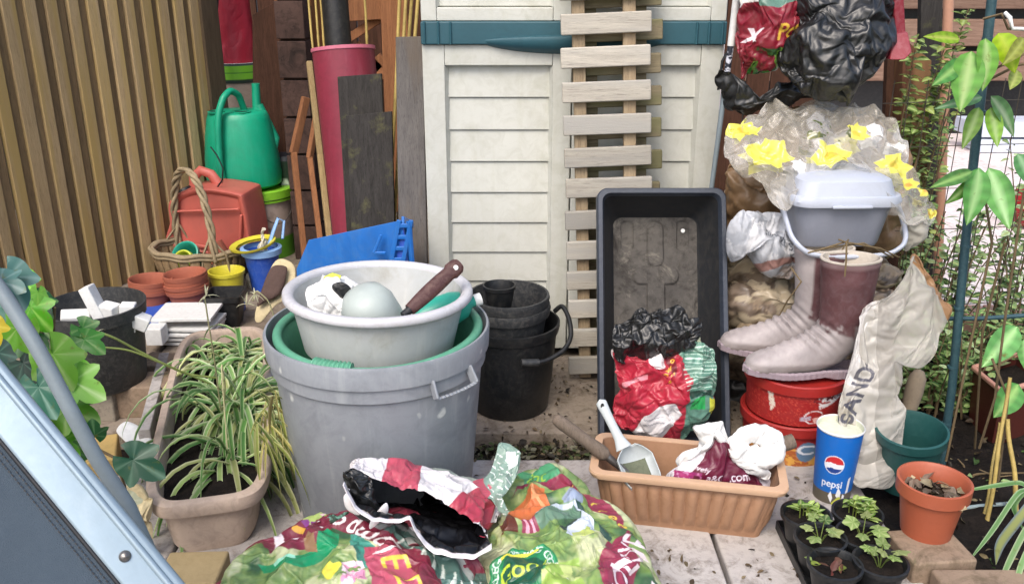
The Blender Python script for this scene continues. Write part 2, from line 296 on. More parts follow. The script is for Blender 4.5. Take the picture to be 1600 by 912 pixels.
M = dict(
 soil=soilmat('soil', '#171311', '#2e2722', '#1c1815'), litter=soilmat('litter', '#241e18', '#5b5244', '#2c251c', 45),
 paving=concrete('paving', '#7d7164', '#92877a', '#665a4d', '#6d6550'), paving_front=concrete('paving_front', '#a39d99', '#bab5b1', '#7f766d'),
 far_paving=concrete('far_paving', '#d8cac6', '#e2d8d5', '#c5b5af'), block=concrete('block', '#857261', '#9a8773', '#6d5f4d', '#6a6c48'), block_grey=concrete('block_grey', '#7e756a', '#938a7c', '#5f574b', '#66683f'),
 fence=wood('fence_wood', '#a58d68', '#bfa67c', '#b0965f', (1,1,16), 26), fence_dark=wood('fence_wood_dark', '#4f4233', '#625340', None, (1,1,16), 26),
 deck=wood('duckboard_wood', '#a19b90', '#bbb5a8', '#a5a29b', (16,1,1), 24), deckv=wood('duckboard_rail', '#8d7a62', '#a8977c', None, (1,1,16), 24), deck_old=wood('duckboard_old', '#6e6450', '#8a8068', '#737052', (16,1,1), 24),
 plank=wood('plank_grey', '#5f5c5b', '#75716e', '#6a6056', (1,1,18), 22), plank_dark=wood('plank_dark', '#2f2d2b', '#454240', None, (1,1,18), 26, moss='#55533a'), stick=wood('stick_wood', '#7d5338', '#9a6a48', None, (1,1,14), 24), stick_pale=wood('stick_pale', '#97805a', '#b09a72', None, (1,1,14), 24),
 dark_timber=wood('dark_timber', '#3a2519', '#55382a', None, (1,1,12), 20), sleeper=wood('sleeper', '#6e5548', '#8b7363', None, (16,1,1), 18), brown_post=wood('brown_post', '#4a2f20', '#68452f', '#7a5b3c', (1,1,12), 20),
 bamboo=mat('bamboo', '#b09a58', .5, .4, '#5b4b2a', 20, .25), brick_dark=concrete('brick_dark', '#3f302b', '#52403a', '#2c2320'),
 resin=mat('resin_cream', '#c3c4bc', .5, .3, '#8a8874', 5, .06, .2, 220, streak=('#b3b39f','#9a9a84',.3)), resin_teal=mat('resin_teal', '#2c5560', .45, .25, '#1f3c40', 6, .1),
 bin=mat('bin_grey', '#8b9096', .42, .35, '#5d6068', 4, .12, .25, 120, specks=('#c9ccc8', 13, .69), streak=('#a9adb0','#5f646c',.45)), basin=mat('basin_grey', '#a8abaa', .4, .3, '#8b8577', 5, .08, .2, 90, streak=('#c0c0bb','#85816f',.5)), basin_rim=mat('basin_rim', '#c0c0c4', .42, .4, '#8b8577', 9, .05, .3, 80),
 tub_green=mat('tub_green', '#5a9a7e', .42, .25, '#1f4a38', 7, .12), black=mat('black_plastic', '#17191b', .42, .45, '#4a4742', 10, .2), black_dusty=mat('black_dusty', '#2a2c2e', .5, .55, '#6b6862', 14, .2), tray_rim=mat('tray_rim', '#2d3440', .42, .3, '#5c6068', 9, .15), tray_in=mat('tray_inside', '#1d1f22', .6, .35, '#4a443c', 7), tray_dirt=concrete('tray_dirt', '#4c4946', '#67635d', '#35322f', '#7a756c'),
 terra=mat('terracotta', '#9c5842', .75, .3, '#7a4a38', 7, .12), terra_pale=mat('terracotta_pale', '#b48468', .7, .35, '#8d6a55', 6, .1), planter=mat('planter', '#a07a5e', .65, .4, '#7a5a3c', 6, .1), planter_rim=mat('planter_rim', '#bf9d80', .55, .2, '#8d7255', 6, .06), old_planter=mat('old_planter', '#b8a595', .8, .5, '#75695e', 7, .12),
 red=mat('red_plastic', '#982824', .35, .2, '#5e1512', 9, .1, specks=('#d8cfc8', 70, .76)), pipe=mat('pipe_red', '#802c3e', .45, .3, '#57202a', 6, .12, streak=('#a05f6c','#5f2433',.35)), pipe_rim=mat('pipe_rim', '#c06a80', .5, .2, '#6a2b38', 8), jerry=mat('jerry_red', '#bb6054', .45, .28, '#8c5a52', 4, .14, .3, 60),
 can=mat('can_green', '#0a9a75', .38, .2, '#4a7a68', 5, .1, .3, 60, streak=('#3fae92','#0b7358',.35)), lime=mat('lime', '#7db82c', .45, .25, '#45620f', 9, .15), lime_pale=mat('lime_pale', '#c7d340', .45, .2, '#7d8030', 9), teal=mat('teal', '#2f9c86', .3, .2, '#1a5a50', 9), blue=mat('blue_plastic', '#1c66b5', .45, .3, '#5d7a96', 6, .12, streak=('#3a7cc0','#174f8c',.4)), blue_deep=mat('blue_deep', '#2450b0', .45, .3, '#7d90b8', 12), skyblue=mat('sky_blue', '#86aede', .45, .2, '#6a7d9a', 9), yellow=mat('yellow_plastic', '#cbc23a', .45, .2, '#8a842c', 9),
 beige=mat('beige_bucket', '#a08f80', .6, .4, '#6b5c4f', 7), wicker=mat('wicker', '#7a6446', .85, .5, '#a9977c', 25, .3, .8, 90), wicker_rim=mat('wicker_rim', '#9a8a6e', .85, .5, '#5d4d38', 25, .3, .8, 90),
 white=mat('white_tile', '#d9dad8', .6, .3, '#8a8680', 9, .05), white_cloth=mat('white_film', '#dcdcda', .4, .15, '#a5a39c', 12, .05, .4, 60, crinkle=.5), glove=mat('glove', '#c9c4b4', .85, .4, '#8b8575', 20), cream_sack=mat('cream_sack', '#c4b691', .85, .35, '#7d7050', 14), brown_pad=mat('brown_pad', '#513f39', .9, .4, '#2e2522', 30),
 handle_brown=mat('handle_brown', '#4a2c28', .35, .4, '#8d7468', 14, .2), pan=mat('pan_grey', '#a9b2ad', .4, .15, '#8e958c', 7, .05), trowel_grey=mat('trowel_grey', '#b3babb', .4, .2, '#7d807c', 12), steel=mat('steel', '#7d7a77', .35, .4, '#5a4a3e', 14, .2, metal=.8), old_wood=wood('old_wood', '#6b5f54', '#85776a', None, (1,1,10), 24), scoop_inner=mat('scoop_inside', '#5d6350', .75, .6, '#2f3428', 18),
 alu=mat('aluminium', '#97a9b4', .4, .2, '#7d858a', 6, .06, .1, metal=.4, streak=('#aebcc4','#7f919c',.35)), chair_cloth=mat('chair_cloth', '#3d4a56', .8, .1, '#2a333c', 9, .1, .8, 700), pole=mat('grey_pole', '#78848a', .45, .25, '#5b5f5c', 9, .1), stake=mat('green_stake', '#2d4a52', .45, .35, '#5f7d80', 20, .15), copper=mat('copper_pole', '#b98a72', .45, .3, '#8a6a5a', 10, .1), wire=mat('wire', '#3a352c', .7, .3), twig=mat('twig', '#6a5a40', .85, .4, '#3a2a1e', 30, .3), cable=mat('cable', '#1c1e22', .5, .1),
 print=mat('printed_film', '#ffffff', .36, .3, '#6d675c', 8, 0, .25, 60, attr=True, crinkle=.35), print_matt=mat('printed_card', '#ffffff', .5, .1, '#6d675c', 8, 0, .15, 90, attr=True), film=mat('clear_film', '#ffffff', .16, .1, '#8d8876', 8, 0, .35, 50, attr=True, crinkle=.55, alpha='attr', spec=.7), film_milky=mat('milky_film', '#cdc7ba', .3, .25, '#8d8470', 6, .06, .35, 40, crinkle=.35, alpha=.86), blackfilm=mat('black_film', '#121314', .38, .25, '#3f4140', 7, .3, .3, 60, crinkle=.5, spec=.7),
 boot=mat('boot_rubber', '#ffffff', .55, .25, '#8d7d80', 9, 0, .2, 80, attr=True), boot_in=mat('boot_lining', '#c2b9ac', .85, .25), caddy=mat('caddy_grey', '#8b8f9b', .42, .2, '#6a6a6c', 5, .06), caddy_lid=mat('caddy_lid', '#b3b9c6', .35, .15, '#8a8a8c', 5, .05), twine=mat('twine', '#6a5a3e', .9, .3), brown_sack=mat('brown_sack', '#7d6347', .38, .4, '#4a3524', 6, .2, crinkle=.5), cotta_bag=mat('dull_card', '#7d6a5a', .8, .4),
 leaf=leafmat('leaf'), leaf_gloss=leafmat('leaf_gloss', .33, .3), petal=leafmat('petal', .6, .3), rust=mat('rust_red', '#7c1f2c', .5, .3, '#b58a8f', 12), maroon=mat('maroon_pot', '#4a1f18', .5, .3, '#2c1512', 8), pink=mat('pink_rim', '#c08d7c', .55, .2), bluewhite=mat('bluewhite', '#c3cbd9', .45, .1), tomato=mat('red_ball', '#8c1a1a', .4, .1), pale_tube=mat('pale_tube', '#8fa0a3', .5, .3), rubber=mat('grey_stone', '#8d7f6c', .85, .4))

# ------------------------------------------------------------------ printed canvases
_txt = {}
def text_tris(s, shear=0, bold=0):
    k = (s, shear, bold)
    if k in _txt: return _txt[k]
    cu = bpy.data.curves.new('t', 'FONT'); cu.body = s; cu.shear = shear; cu.offset = bold; cu.align_x = 'CENTER'; cu.align_y = 'CENTER'; cu.resolution_u = 4
    o = bpy.data.objects.new('t', cu); COL.objects.link(o); bpy.context.view_layer.update()
    me = bpy.data.meshes.new_from_object(o.evaluated_get(bpy.context.evaluated_depsgraph_get())); me.calc_loop_triangles()
    v = np.array([q.co[:2] for q in me.vertices]); t = np.array([q.vertices[:] for q in me.loop_triangles])
    bpy.data.objects.remove(o); bpy.data.curves.remove(cu); bpy.data.meshes.remove(me)
    r = v[t] if len(t) else np.zeros((0,3,2)); _txt[k] = r; return r
class Canvas:
    def __init__(s, w, h, col, asp=None):
        s.w, s.h = w, h; s.a = np.ones((h, w, 4)); s.a[..., :3] = lin(col)
        yy, xx = np.mgrid[0:h, 0:w]; s.x = (xx+.5)/w; s.y = (yy+.5)/h; s.asp = asp or w/h      # y downwards
    def put(s, m, col, a=1, op=1):
        c = np.array([*lin(col), a]); s.a[m] = s.a[m]*(1-op)+c*op
    def ell(s, cx, cy, rx, ry, col, **k): s.put(((s.x-cx)/rx)**2+((s.y-cy)/ry)**2 < 1, col, **k)
    def ring(s, cx, cy, rx, ry, w, col, a0=-9, a1=9, **k):
        d = np.sqrt(((s.x-cx)/rx)**2+((s.y-cy)/ry)**2); an = np.arctan2(-(s.y-cy)/ry, (s.x-cx)/rx)
        s.put((d < 1) & (d > 1-w) & (an > a0) & (an < a1), col, **k)
    def inpoly(s, pts):
        m = np.zeros(s.x.shape, bool); n = len(pts)
        for i in range(n):
            x1, y1 = pts[i]; x2, y2 = pts[(i+1) % n]
            if y1 == y2: continue
            c = ((y1 > s.y) != (y2 > s.y)) & (s.x < (x2-x1)*(s.y-y1)/(y2-y1)+x1); m ^= c
        return m
    def poly(s, pts, col, **k): s.put(s.inpoly(pts), col, **k)
    def line(s, pts, w, col, **k):
        m = np.zeros(s.x.shape, bool); A_ = s.asp
        for (x1, y1), (x2, y2) in zip(pts[:-1], pts[1:]):
            dx, dy = (x2-x1)*A_, y2-y1; L = dx*dx+dy*dy+1e-12
            t = np.clip(((s.x-x1)*A_*dx+(s.y-y1)*dy)/L, 0, 1)
            m |= ((s.x-x1)*A_-t*dx)**2+((s.y-y1)-t*dy)**2 < (w/2)**2
        s.put(m, col, **k)
    def blot(s, mask, cols, sc, seed=0, th=0.05):
        for i, c in enumerate(cols):
            n = fbm(np.stack([s.x*s.asp*sc, s.y*sc, s.x*0+i*5.5], -1), seed+i*11, 4); s.put(mask & (n > th), c)
    def foliage(s, mask, cols, sc, seed=0):
        """printed leafy picture: palette mixed continuously by layered noise with crisp little blades"""
        Pn = np.stack([s.x*s.asp*sc, s.y*sc, s.x*0], -1); n = fbm(Pn, seed, 5)*1.5+.5*np.abs(fbm(Pn*A(3.1,1.2,1), seed+5, 3))+.5; n = np.clip(n, 0, .999)*(len(cols)-1); i = n.astype(int); f = (n-i)[...,None]
        c = np.array([lin(q) for q in cols]); i2 = np.minimum(i+1, len(cols)-1); m = c[i]*(1-f)+c[i2]*f; s.a[mask, :3] = m[mask]
    def text(s, t, cx, cy, h, ang, col, shear=0, bold=0, **k):
        T = text_tris(t, shear, bold); c, sn = cos(ang), sin(ang); m = np.zeros(s.x.shape, bool)
        for q in T:
            p = q*h; X = cx+(p[:,0]*c-p[:,1]*sn)/s.asp; Yv = cy-(p[:,0]*sn+p[:,1]*c)
            x0, x1 = int(max(0, X.min()*s.w-1)), int(min(s.w, X.max()*s.w+2)); y0, y1 = int(max(0, Yv.min()*s.h-1)), int(min(s.h, Yv.max()*s.h+2))
            if x1 <= x0 or y1 <= y0: continue
            gx, gy = s.x[y0:y1, x0:x1], s.y[y0:y1, x0:x1]
            d = [(X[(i+1)%3]-X[i])*(gy-Yv[i])-(Yv[(i+1)%3]-Yv[i])*(gx-X[i]) for i in range(3)]
            m[y0:y1, x0:x1] |= ((d[0] >= 0)&(d[1] >= 0)&(d[2] >= 0)) | ((d[0] <= 0)&(d[1] <= 0)&(d[2] <= 0))
        s.put(m, col, **k)
    def sample(s, u, v):
        x = np.clip(u*s.w-.5, 0, s.w-1.001); y = np.clip(v*s.h-.5, 0, s.h-1.001); i, j = np.floor(x).astype(int), np.floor(y).astype(int)
        fx, fy = (x-i)[...,None], (y-j)[...,None]; a = s.a
        i2 = np.minimum(i+1, s.w-1); j2 = np.minimum(j+1, s.h-1)
        return a[j,i]*(1-fx)*(1-fy)+a[j,i2]*fx*(1-fy)+a[j2,i]*(1-fx)*fy+a[j2,i2]*fx*fy

# ------------------------------------------------------------------ soft shapes
def smooth_loop(pts, n):
    p = np.asarray(pts, float); m = len(p); out = []
    seg = np.linalg.norm(np.roll(p,-1,0)-p, axis=1); cum = np.r_[0, np.cumsum(seg)]; t = np.linspace(0, cum[-1], n, endpoint=False)
    for q in t:
        i = min(np.searchsorted(cum, q, side='right')-1, m-1); f = (q-cum[i])/seg[i]
        a, b, c, d = p[i-1], p[i], p[(i+1)%m], p[(i+2)%m]
        out.append(.5*((2*b)+(-a+c)*f+(2*a-5*b+4*c-d)*f*f+(-a+3*b-3*c+d)*f**3))
    return np.array(out)
def normals(Q):
    du = np.gradient(Q, axis=0); dv = np.gradient(Q, axis=1); n = np.cross(du, dv); return n/(np.linalg.norm(n, axis=-1, keepdims=True)+1e-9)
def soft_body(outline, centre, toward, thick, rings=60, n=220, amp=.012, lam=.12, seed=1, canvas=None, prof=2.4, back=.6, fine=.25, mb=None, mi=0, flatback=False):
    """closed bag: 3D outline loop, swelling `thick` towards `toward` in front and `back`*thick behind; crumpled"""
    o = smooth_loop(outline, n); c = np.asarray(centre, float); tw = unit(toward); mb = mb or MB()
    sr = np.sin(np.linspace(0, 1, rings)*pi/2)**.9
    Fm = frame_to(tw) ; ox = (o-c)@Fm[:,0]; oy = (o-c)@Fm[:,1]
    allo = []
    for side in (1, -1):
        th = thick if side > 0 else thick*back
        Q = c+(o-c)[None]*sr[:,None,None]
        q = (1-sr[:,None,None]**prof)**.6
        Q = Q+side*th*q*tw
        d = folds(Q, seed, lam, 6)*amp+folds(Q, seed+9, lam*.35, 5)*amp*fine+fbm(Q*5, seed+3)*amp*1.2
        edge = (.25+.75*np.clip((1-sr)*6, 0, 1))[:,None]
        N = normals(Q); sgn = np.sign(np.sum(N*tw, -1).mean())*side
        if side > 0: first = d*edge
        Q = Q+N*sgn*(d*edge)[...,None] if side < 0 else Q+N*sgn*(d*edge)[...,None]
        allo.append(Q)
    # stitch the seam
    seam = (allo[0][-1]+allo[1][-1])/2; allo[0][-1] = seam; allo[1][-1] = seam
    allo[0][0] = allo[0][0].mean(0); allo[1][0] = allo[1][0].mean(0)
    P0 = smooth_loop(outline, n); 
    u0, u1 = ((P0-c)@UX).min(), ((P0-c)@UX).max(); v0, v1 = ((P0-c)@UYf(tw)).min(), ((P0-c)@UYf(tw)).max()
    for k, Q in enumerate(allo):
        col = None
        if canvas is not None:
            u = ((Q-c)@UX-u0)/(u1-u0); v = 1-((Q-c)@UYf(tw)-v0)/(v1-v0)
            col = canvas.sample(np.clip(u,0,1), np.clip(v,0,1))
        mb.grid(Q, cv=True, mi=mi, col=col, flip=(k == 0))
    return mb
UX = np.array([1., 0, 0])
def UYf(tw): return unit(np.cross(tw, UX)) if np.cross(tw, UX)[2] > 0 or abs(tw[2]) > .9 and np.cross(tw, UX)[1] > 0 else -unit(np.cross(tw, UX))
def px_outline(pts, Yf): return [P(x, y, Yf(x, y) if callable(Yf) else Yf) for x, y in pts]

# ------------------------------------------------------------------ crumpled film: real cloth buckling between anchor points
JOBS = []
def disc_grid(N):
    a = np.linspace(-1, 1, N); X, Y = np.meshgrid(a, a, indexing='ij'); r = np.maximum(np.abs(X), np.abs(Y))
    with np.errstate(divide='ignore', invalid='ignore'):
        th = np.where(np.abs(X) >= np.abs(Y), pi/4*np.where(X == 0, 0, Y/np.where(X == 0, 1, X)), pi/2-pi/4*(X/np.where(Y == 0, 1, Y)))
    th = np.where((np.abs(X) >= np.abs(Y)) & (X < 0), th+pi, th); th = np.where((np.abs(X) < np.abs(Y)) & (Y < 0), th+pi, th)
    return r, np.mod(th, 2*pi)
def loop_at(outline, th):
    n = 720; o = smooth_loop(outline, n); q = th/(2*pi)*n; i = np.floor(q).astype(int) % n; f = (q-np.floor(q))[...,None]
    return o[i]*(1-f)+o[(i+1) % n]*f
def film_bag(outline, centre, toward, thick, N=64, amp=.01, lam=.14, seed=1, prof=2.4, back=.6):
    """closed two sided bag on an even quad grid; colour channels carry the print coordinates"""
    r, th = disc_grid(N); o = loop_at(outline, th); c = np.asarray(centre, float); tw = unit(toward); s = np.sin(r*pi/2)**.9; mb = MB()
    ol = smooth_loop(outline, 200); uy = UYf(tw); u0, u1 = ((ol-c)@UX).min(), ((ol-c)@UX).max(); v0, v1 = ((ol-c)@uy).min(), ((ol-c)@uy).max()
    for side in (1, -1):
        t = thick if side > 0 else thick*back; q = np.clip(1-s**prof, 0, 1)**.6
        Q = c+(o-c)*s[...,None]; u = np.clip(((Q-c)@UX-u0)/(u1-u0), 0, 1); v = np.clip(1-((Q-c)@uy-v0)/(v1-v0), 0, 1)
        d = (folds(Q+side*.01, seed, lam, 4)*amp+fbm(Q*5, seed+3)*amp)*np.clip((1-r)*5, 0, 1)
        Q = Q+side*(t*q+d)[...,None]*tw
        col = np.stack([u, v, np.full_like(u, 1.0 if side > 0 else 0.0)], -1)
        flip = np.dot(np.cross(Q[N//2+1,N//2]-Q[N//2,N//2], Q[N//2,N//2+1]-Q[N//2,N//2]), tw)*side < 0
        mb.grid(Q, col=col, flip=flip)
    return mb
def film_ground(foot, top, N=96, amp=.012, lam=.16, seed=1, prof=3.0, zoff=.0):
    r, th = disc_grid(N); ol = [(x, y, 0) for x, y in foot]; o = loop_at(ol, th); c = smooth_loop(ol, 200).mean(0); mb = MB()
    mn, mx = smooth_loop(ol, 200).min(0), smooth_loop(ol, 200).max(0)
    for side in (1, -1):
        Q = c+(o-c)*r[...,None]; u = np.clip((Q[...,0]-mn[0])/(mx[0]-mn[0]), 0, 1); v = np.clip(1-(Q[...,1]-mn[1])/(mx[1]-mn[1]), 0, 1)
        if side > 0:
            z = top*np.clip(1-r**prof, 0, 1)**.55; Q[...,2] = zoff+.02+z*(1-.18*(fbm(Q*4, seed)+.2))+folds(Q, seed, lam, 4)*amp*np.clip((1-r)*5, 0, 1)
        else: Q[...,2] = zoff+.02-.015*np.clip((1-r)*8, 0, 1)
        mb.grid(Q, col=np.stack([u, v, np.full_like(u, 1.0 if side > 0 else 0.0)], -1), flip=(side < 0))
    return mb
def film(mb, name, m, canvas=None, parent=None, loc=None, expand=.14, anchor=.07, seed=1, sub=1, bend=.3, backcol='#6a1428', free=0.0, grav=0.15, pressure=0.0, world=(0,0,0)):
    o = mb.build(name, m, parent, smooth=None, loc=loc, weld=True)
    me = o.data; n = len(me.vertices); co = np.zeros(n*3); me.vertices.foreach_get('co', co); co = co.reshape(-1, 3)
    g = np.random.default_rng(seed); order = g.permutation(n); cell = {}; anchors = []
    for i in order:                                 # poisson-like anchors
        k = tuple(np.floor(co[i]/anchor).astype(int)); ok = True
        for dx in (-1,0,1):
            for dy in (-1,0,1):
                for dz in (-1,0,1):
                    for j in cell.get((k[0]+dx, k[1]+dy, k[2]+dz), ()):
                        if np.sum((co[i]-co[j])**2) < anchor*anchor: ok = False
        if ok: cell.setdefault(k, []).append(i); anchors.append(int(i))
    al = np.zeros(n*4); me.attributes['print'].data.foreach_get('color', al); anchors += [int(i) for i in np.nonzero(al.reshape(-1,4)[:,3] < .6)[0]]
    vg = o.vertex_groups.new(name='pin'); vg.add(anchors, 1.0, 'REPLACE')
    cm = o.modifiers.new('cloth', 'CLOTH'); st = cm.settings; st.quality = 6; st.mass = .15; st.air_damping = 2
    st.tension_stiffness = st.compression_stiffness = 12; st.shear_stiffness = 6; st.bending_stiffness = bend; st.tension_damping = st.compression_damping = st.shear_damping = 8; st.bending_damping = .6
    st.shrink_min = -expand; st.vertex_group_mass = 'pin'; st.pin_stiffness = 1.0; st.effector_weights.gravity = grav
    if pressure: st.use_pressure = True; st.uniform_pressure_force = pressure
    cm.collision_settings.use_collision = False; cm.collision_settings.use_self_collision = False
    cm.point_cache.frame_start = 1; cm.point_cache.frame_end = 40
    JOBS.append((o, canvas, sub, backcol)); return o
def run_film(frames=14):
    for f in range(1, frames+1): scene.frame_set(f)
    dg = bpy.context.evaluated_depsgraph_get(); res = []
    for o, canvas, sub, backcol in JOBS:
        e = o.evaluated_get(dg); me = e.data; v = np.zeros(len(me.vertices)*3); me.vertices.foreach_get('co', v); res.append(v.copy())
    for (o, canvas, sub, backcol), v in zip(JOBS, res):
        src = o.data; old = np.zeros(len(src.vertices)*3); src.vertices.foreach_get('co', old)
        if not np.isfinite(v).all() or np.abs(v-old).max() > .4: print('film kept rest shape', o.name); v = old
        o.modifiers.clear(); o.vertex_groups.clear(); src.vertices.foreach_set('co', v); src.update()
        if sub:
            m = o.modifiers.new('s', 'SUBSURF'); m.levels = sub; m.render_levels = sub
            bpy.context.view_layer.update(); d2 = bpy.context.evaluated_depsgraph_get(); me = bpy.data.meshes.new_from_object(o.evaluated_get(d2), preserve_all_data_layers=True, depsgraph=d2)
            o.modifiers.clear(); o.data = me
        me = o.data; me.polygons.foreach_set('use_smooth', [True]*len(me.polygons))
        ca = me.attributes.get('print'); n = len(me.vertices)
        if ca is None: print('NOATTR', o.name, [(a.name,a.domain,a.data_type) for a in me.attributes], n, flush=True); continue
        if canvas is not None:
            c = np.zeros(n*4); ca.data.foreach_get('color', c); c = c.reshape(-1, 4); k = canvas.sample(c[:,0], c[:,1]); side = c[:,2]
            if backcol: k = np.where((side < .5)[:,None], np.array([*lin(backcol), 1.0]), k)
            ca.data.foreach_set('color', k.ravel())
        me.update()
    scene.frame_set(1)

def fbag(outline, centre, toward, thick, name, m, canvas=None, parent=None, loc=None, N=48, expand=.16, anchor=.07, seed=1, sub=1, back=.6, amp=.008, lam=.14, bend=.3, backcol=None, grav=.1):
    return film(film_bag(outline, centre, toward, thick, N, amp, lam, seed, back=back), name, m, canvas, parent, loc, expand, anchor, seed, sub, bend, backcol, grav=grav)

# ------------------------------------------------------------------ leaves
def blade(mb, base, d, L, w, droop, cmid, cedge, n=9, twist=0, rng=random):
    p = np.array(base, float); d = unit(d); st = L/n; pts = [p.copy()]; dirs = [d.copy()]
    for i in range(n):
        d = unit(d+A(0,0,-droop*(i+1)/n)); p = p+d*st; pts.append(p.copy()); dirs.append(d.copy())
    rows = []
    for i, (q, e) in enumerate(zip(pts, dirs)):
        t = i/n; ww = w*(min(1, .55+t*1.6) if t < .35 else (1-((t-.35)/.65)**2.2))+.0004
        side = np.cross(e, A(0,0,1)); side = unit(side) if np.linalg.norm(side) > .15 else unit(np.cross(e, A(1,.3,0)))
        nrm = unit(np.cross(side, e)); a = twist*t; s2 = side*cos(a)+nrm*sin(a)
        rows.append([q-s2*ww/2+nrm*ww*.2, q-s2*ww*.22, q+s2*ww*.22, q+s2*ww/2+nrm*ww*.2])
    Q = np.array(rows); c = np.zeros(Q.shape); c[:, 0] = c[:, 3] = lin(cedge); c[:, 1] = c[:, 2] = lin(cmid)
    mb.grid(Q, col=c)
def ovate(mb, base, d, nrm, L, W, col, vein, fold=.25, curl=.25, nl=8, shape=.38):
    d = unit(d); nrm = unit(nrm-d*np.dot(nrm, d)); side = np.cross(d, nrm); rows = []; cols = []
    for i in range(nl+1):
        t = i/nl; hw = W/2*(sin(pi*t**(.75 if shape < .5 else 1.2)))**.8*(1.0)+1e-5
        if t > .6: hw *= 1-(t-.6)*.35
        c = np.asarray(base, float)+d*L*t-nrm*curl*L*t*t
        rows.append([c+side*hw*k+nrm*abs(k)*hw*fold for k in (-1,-.5,-.06,.06,.5,1)]); 
        cc = np.array(lin(col)); cv = np.array(lin(vein)); cc = cc*(1+(.2 if i % 2 else -.13)); cc = cc*(1 if t < .85 else .85)+np.array([.03,.02,0])*(t > .85); cols.append([cc*.9, cc, cv, cv, cc*.96, cc*.9])
    mb.grid(np.array(rows), col=np.array(cols))
def ivy(mb, base, d, nrm, S, col, vein, edge=None, curl=.15, n=40):
    d = unit(d); nrm = unit(nrm-d*np.dot(nrm, d)); side = np.cross(d, nrm)
    th = np.linspace(-pi, pi, n, endpoint=False); lob = [(0,1.0,.5),(1.05,.78,.42),(-1.05,.78,.42),(2.1,.55,.42),(-2.1,.55,.42)]
    r = np.full(n, .55)
    for a, l, w in lob: r = np.maximum(r, l*(1-np.clip(np.abs(th-a)/w/1.25, 0, 1))**.8*.5+.56*l)
    r = np.where(np.abs(np.abs(th)-pi) < .25, .12, r); rings = [0, .25, .5, .75, 1]; Q = []; C = []
    c0 = np.asarray(base, float)+d*S*.35; vf = np.zeros(n)
    for a, l, w in lob: vf = np.maximum(vf, 1-np.clip(np.abs(th-a)/.12, 0, 1))
    for k in rings:
        rr = r*k*S*.75; z = S*(.05*k*np.cos(th)**2*np.sign(1)+.03*vn(np.stack([th*1.3, th*0+k*2, th*0+S*99], -1), 3)*k-curl*(rr/S)**2)
        Q.append(c0+np.cos(th)[:,None]*rr[:,None]*d+np.sin(th)[:,None]*rr[:,None]*side+z[:,None]*nrm)
        cc = np.array(lin(col))[None]*(1-vf[:,None]*.7)+np.array(lin(vein))[None]*vf[:,None]*.7
        if edge and k > .8: cc = np.tile(np.array(lin(edge)), (n,1))
        C.append(cc)
    mb.grid(np.array(Q), cv=True, col=np.array(C))
rnd = random.Random(7)
def rv(s=1): return A(rnd.gauss(0,s), rnd.gauss(0,s), rnd.gauss(0,s))

# ================================================================== SETTING
def sheet(name, x0, x1, y0, y1, z, m, n=80, amp=.0, kind='structure', sc=6, seed=0):
    X, Y = np.meshgrid(np.linspace(x0, x1, n), np.linspace(y0, y1, n), indexing='ij'); Z = np.full_like(X, z)
    if amp: Z = Z+amp*fbm(np.stack([X*sc, Y*sc, X*0], -1), seed, 5)
    return MB().grid(np.stack([X, Y, Z], -1)).build(name, m, smooth=60, kind=kind)
sheet('ground', -60, 60, -20, 120, -.06, M['soil'], 2)
sheet('soil_bed', .82, 2.6, 1.0, 3.02, -.025, M['soil'], 160, .03, sc=14)
# paving slabs with real joints; the strip 2.045..2.185 between the two nearest rows is the litter filled gap
pv = MB(); pf = MB(); rnd.seed(3)
for (y0, y1), mbx in (((2.19,2.72), pv), ((2.73,3.3), pv), ((3.31,3.9), pv), ((3.91,4.6), pv), ((1.42,2.045), pf), ((.8,1.41), pf), ((.2,.79), pf), ((-.6,.19), pf)):
    x = -3.2+rnd.uniform(0,.3)
    while x < .84:
        w = .6; x1 = min(x+w-.01, .86); zt = rnd.uniform(-.003, .003)
        if x1-x > .05: mbx.box(((x+x1)/2, (y0+y1)/2, zt-.03), (x1-x, y1-y0, .06), rot(rnd.uniform(-.004,.004), rnd.uniform(-.003,.003), 0))
        x += w
pv.build('paving', M['paving'], bev=.006, kind='structure'); pf.build('paving_front', M['paving_front'], bev=.006, kind='structure')
sheet('far_paving', 1.25, 14, 3.06, 16, .0, M['far_paving'], 60, .004, sc=3)
lt = MB(); rnd.seed(11)
def flake(mb, c, s, col):
    d = unit(A(rnd.gauss(0,1), rnd.gauss(0,1), rnd.gauss(0,.25))); n = unit(A(rnd.gauss(0,.5), rnd.gauss(0,.5), 1))
    ovate(mb, c, d, n, s, s*rnd.uniform(.35,.7), col, col, .3, rnd.uniform(-.3,.5), 4)
for i in range(900):
    x = rnd.uniform(-.1, .34); y = rnd.uniform(2.05, 2.18); c = rnd.choice(['#3d352a','#58503c','#6d6a52','#2a241c','#4c5a34','#82806d'])
    flake(lt, (x, y, -.05+rnd.uniform(0,.03)), rnd.uniform(.01,.03), c)
for i in range(900):
    x = rnd.gauss(.25,.4); y = rnd.uniform(1.3, 2.7)
    if -.1 < x < .82 and not (.1 < x < .66 and 1.66 < y < 2.0): flake(lt, (x, y, .003+rnd.uniform(0,.004)), rnd.uniform(.006,.02), rnd.choice(['#4a3d2f','#6a5a44','#2c261f','#7d7058']))
for i in range(500):
    x = rnd.uniform(.9, 1.9); y = rnd.uniform(1.5, 2.9)
    flake(lt, (x, y, -.02+rnd.uniform(0,.015)), rnd.uniform(.008,.03), rnd.choice(['#4a3d2f','#6a5a44','#8d8060','#4c6a34','#2c261f']))
lt.build('leaf_litter', M['leaf'], kind='stuff')

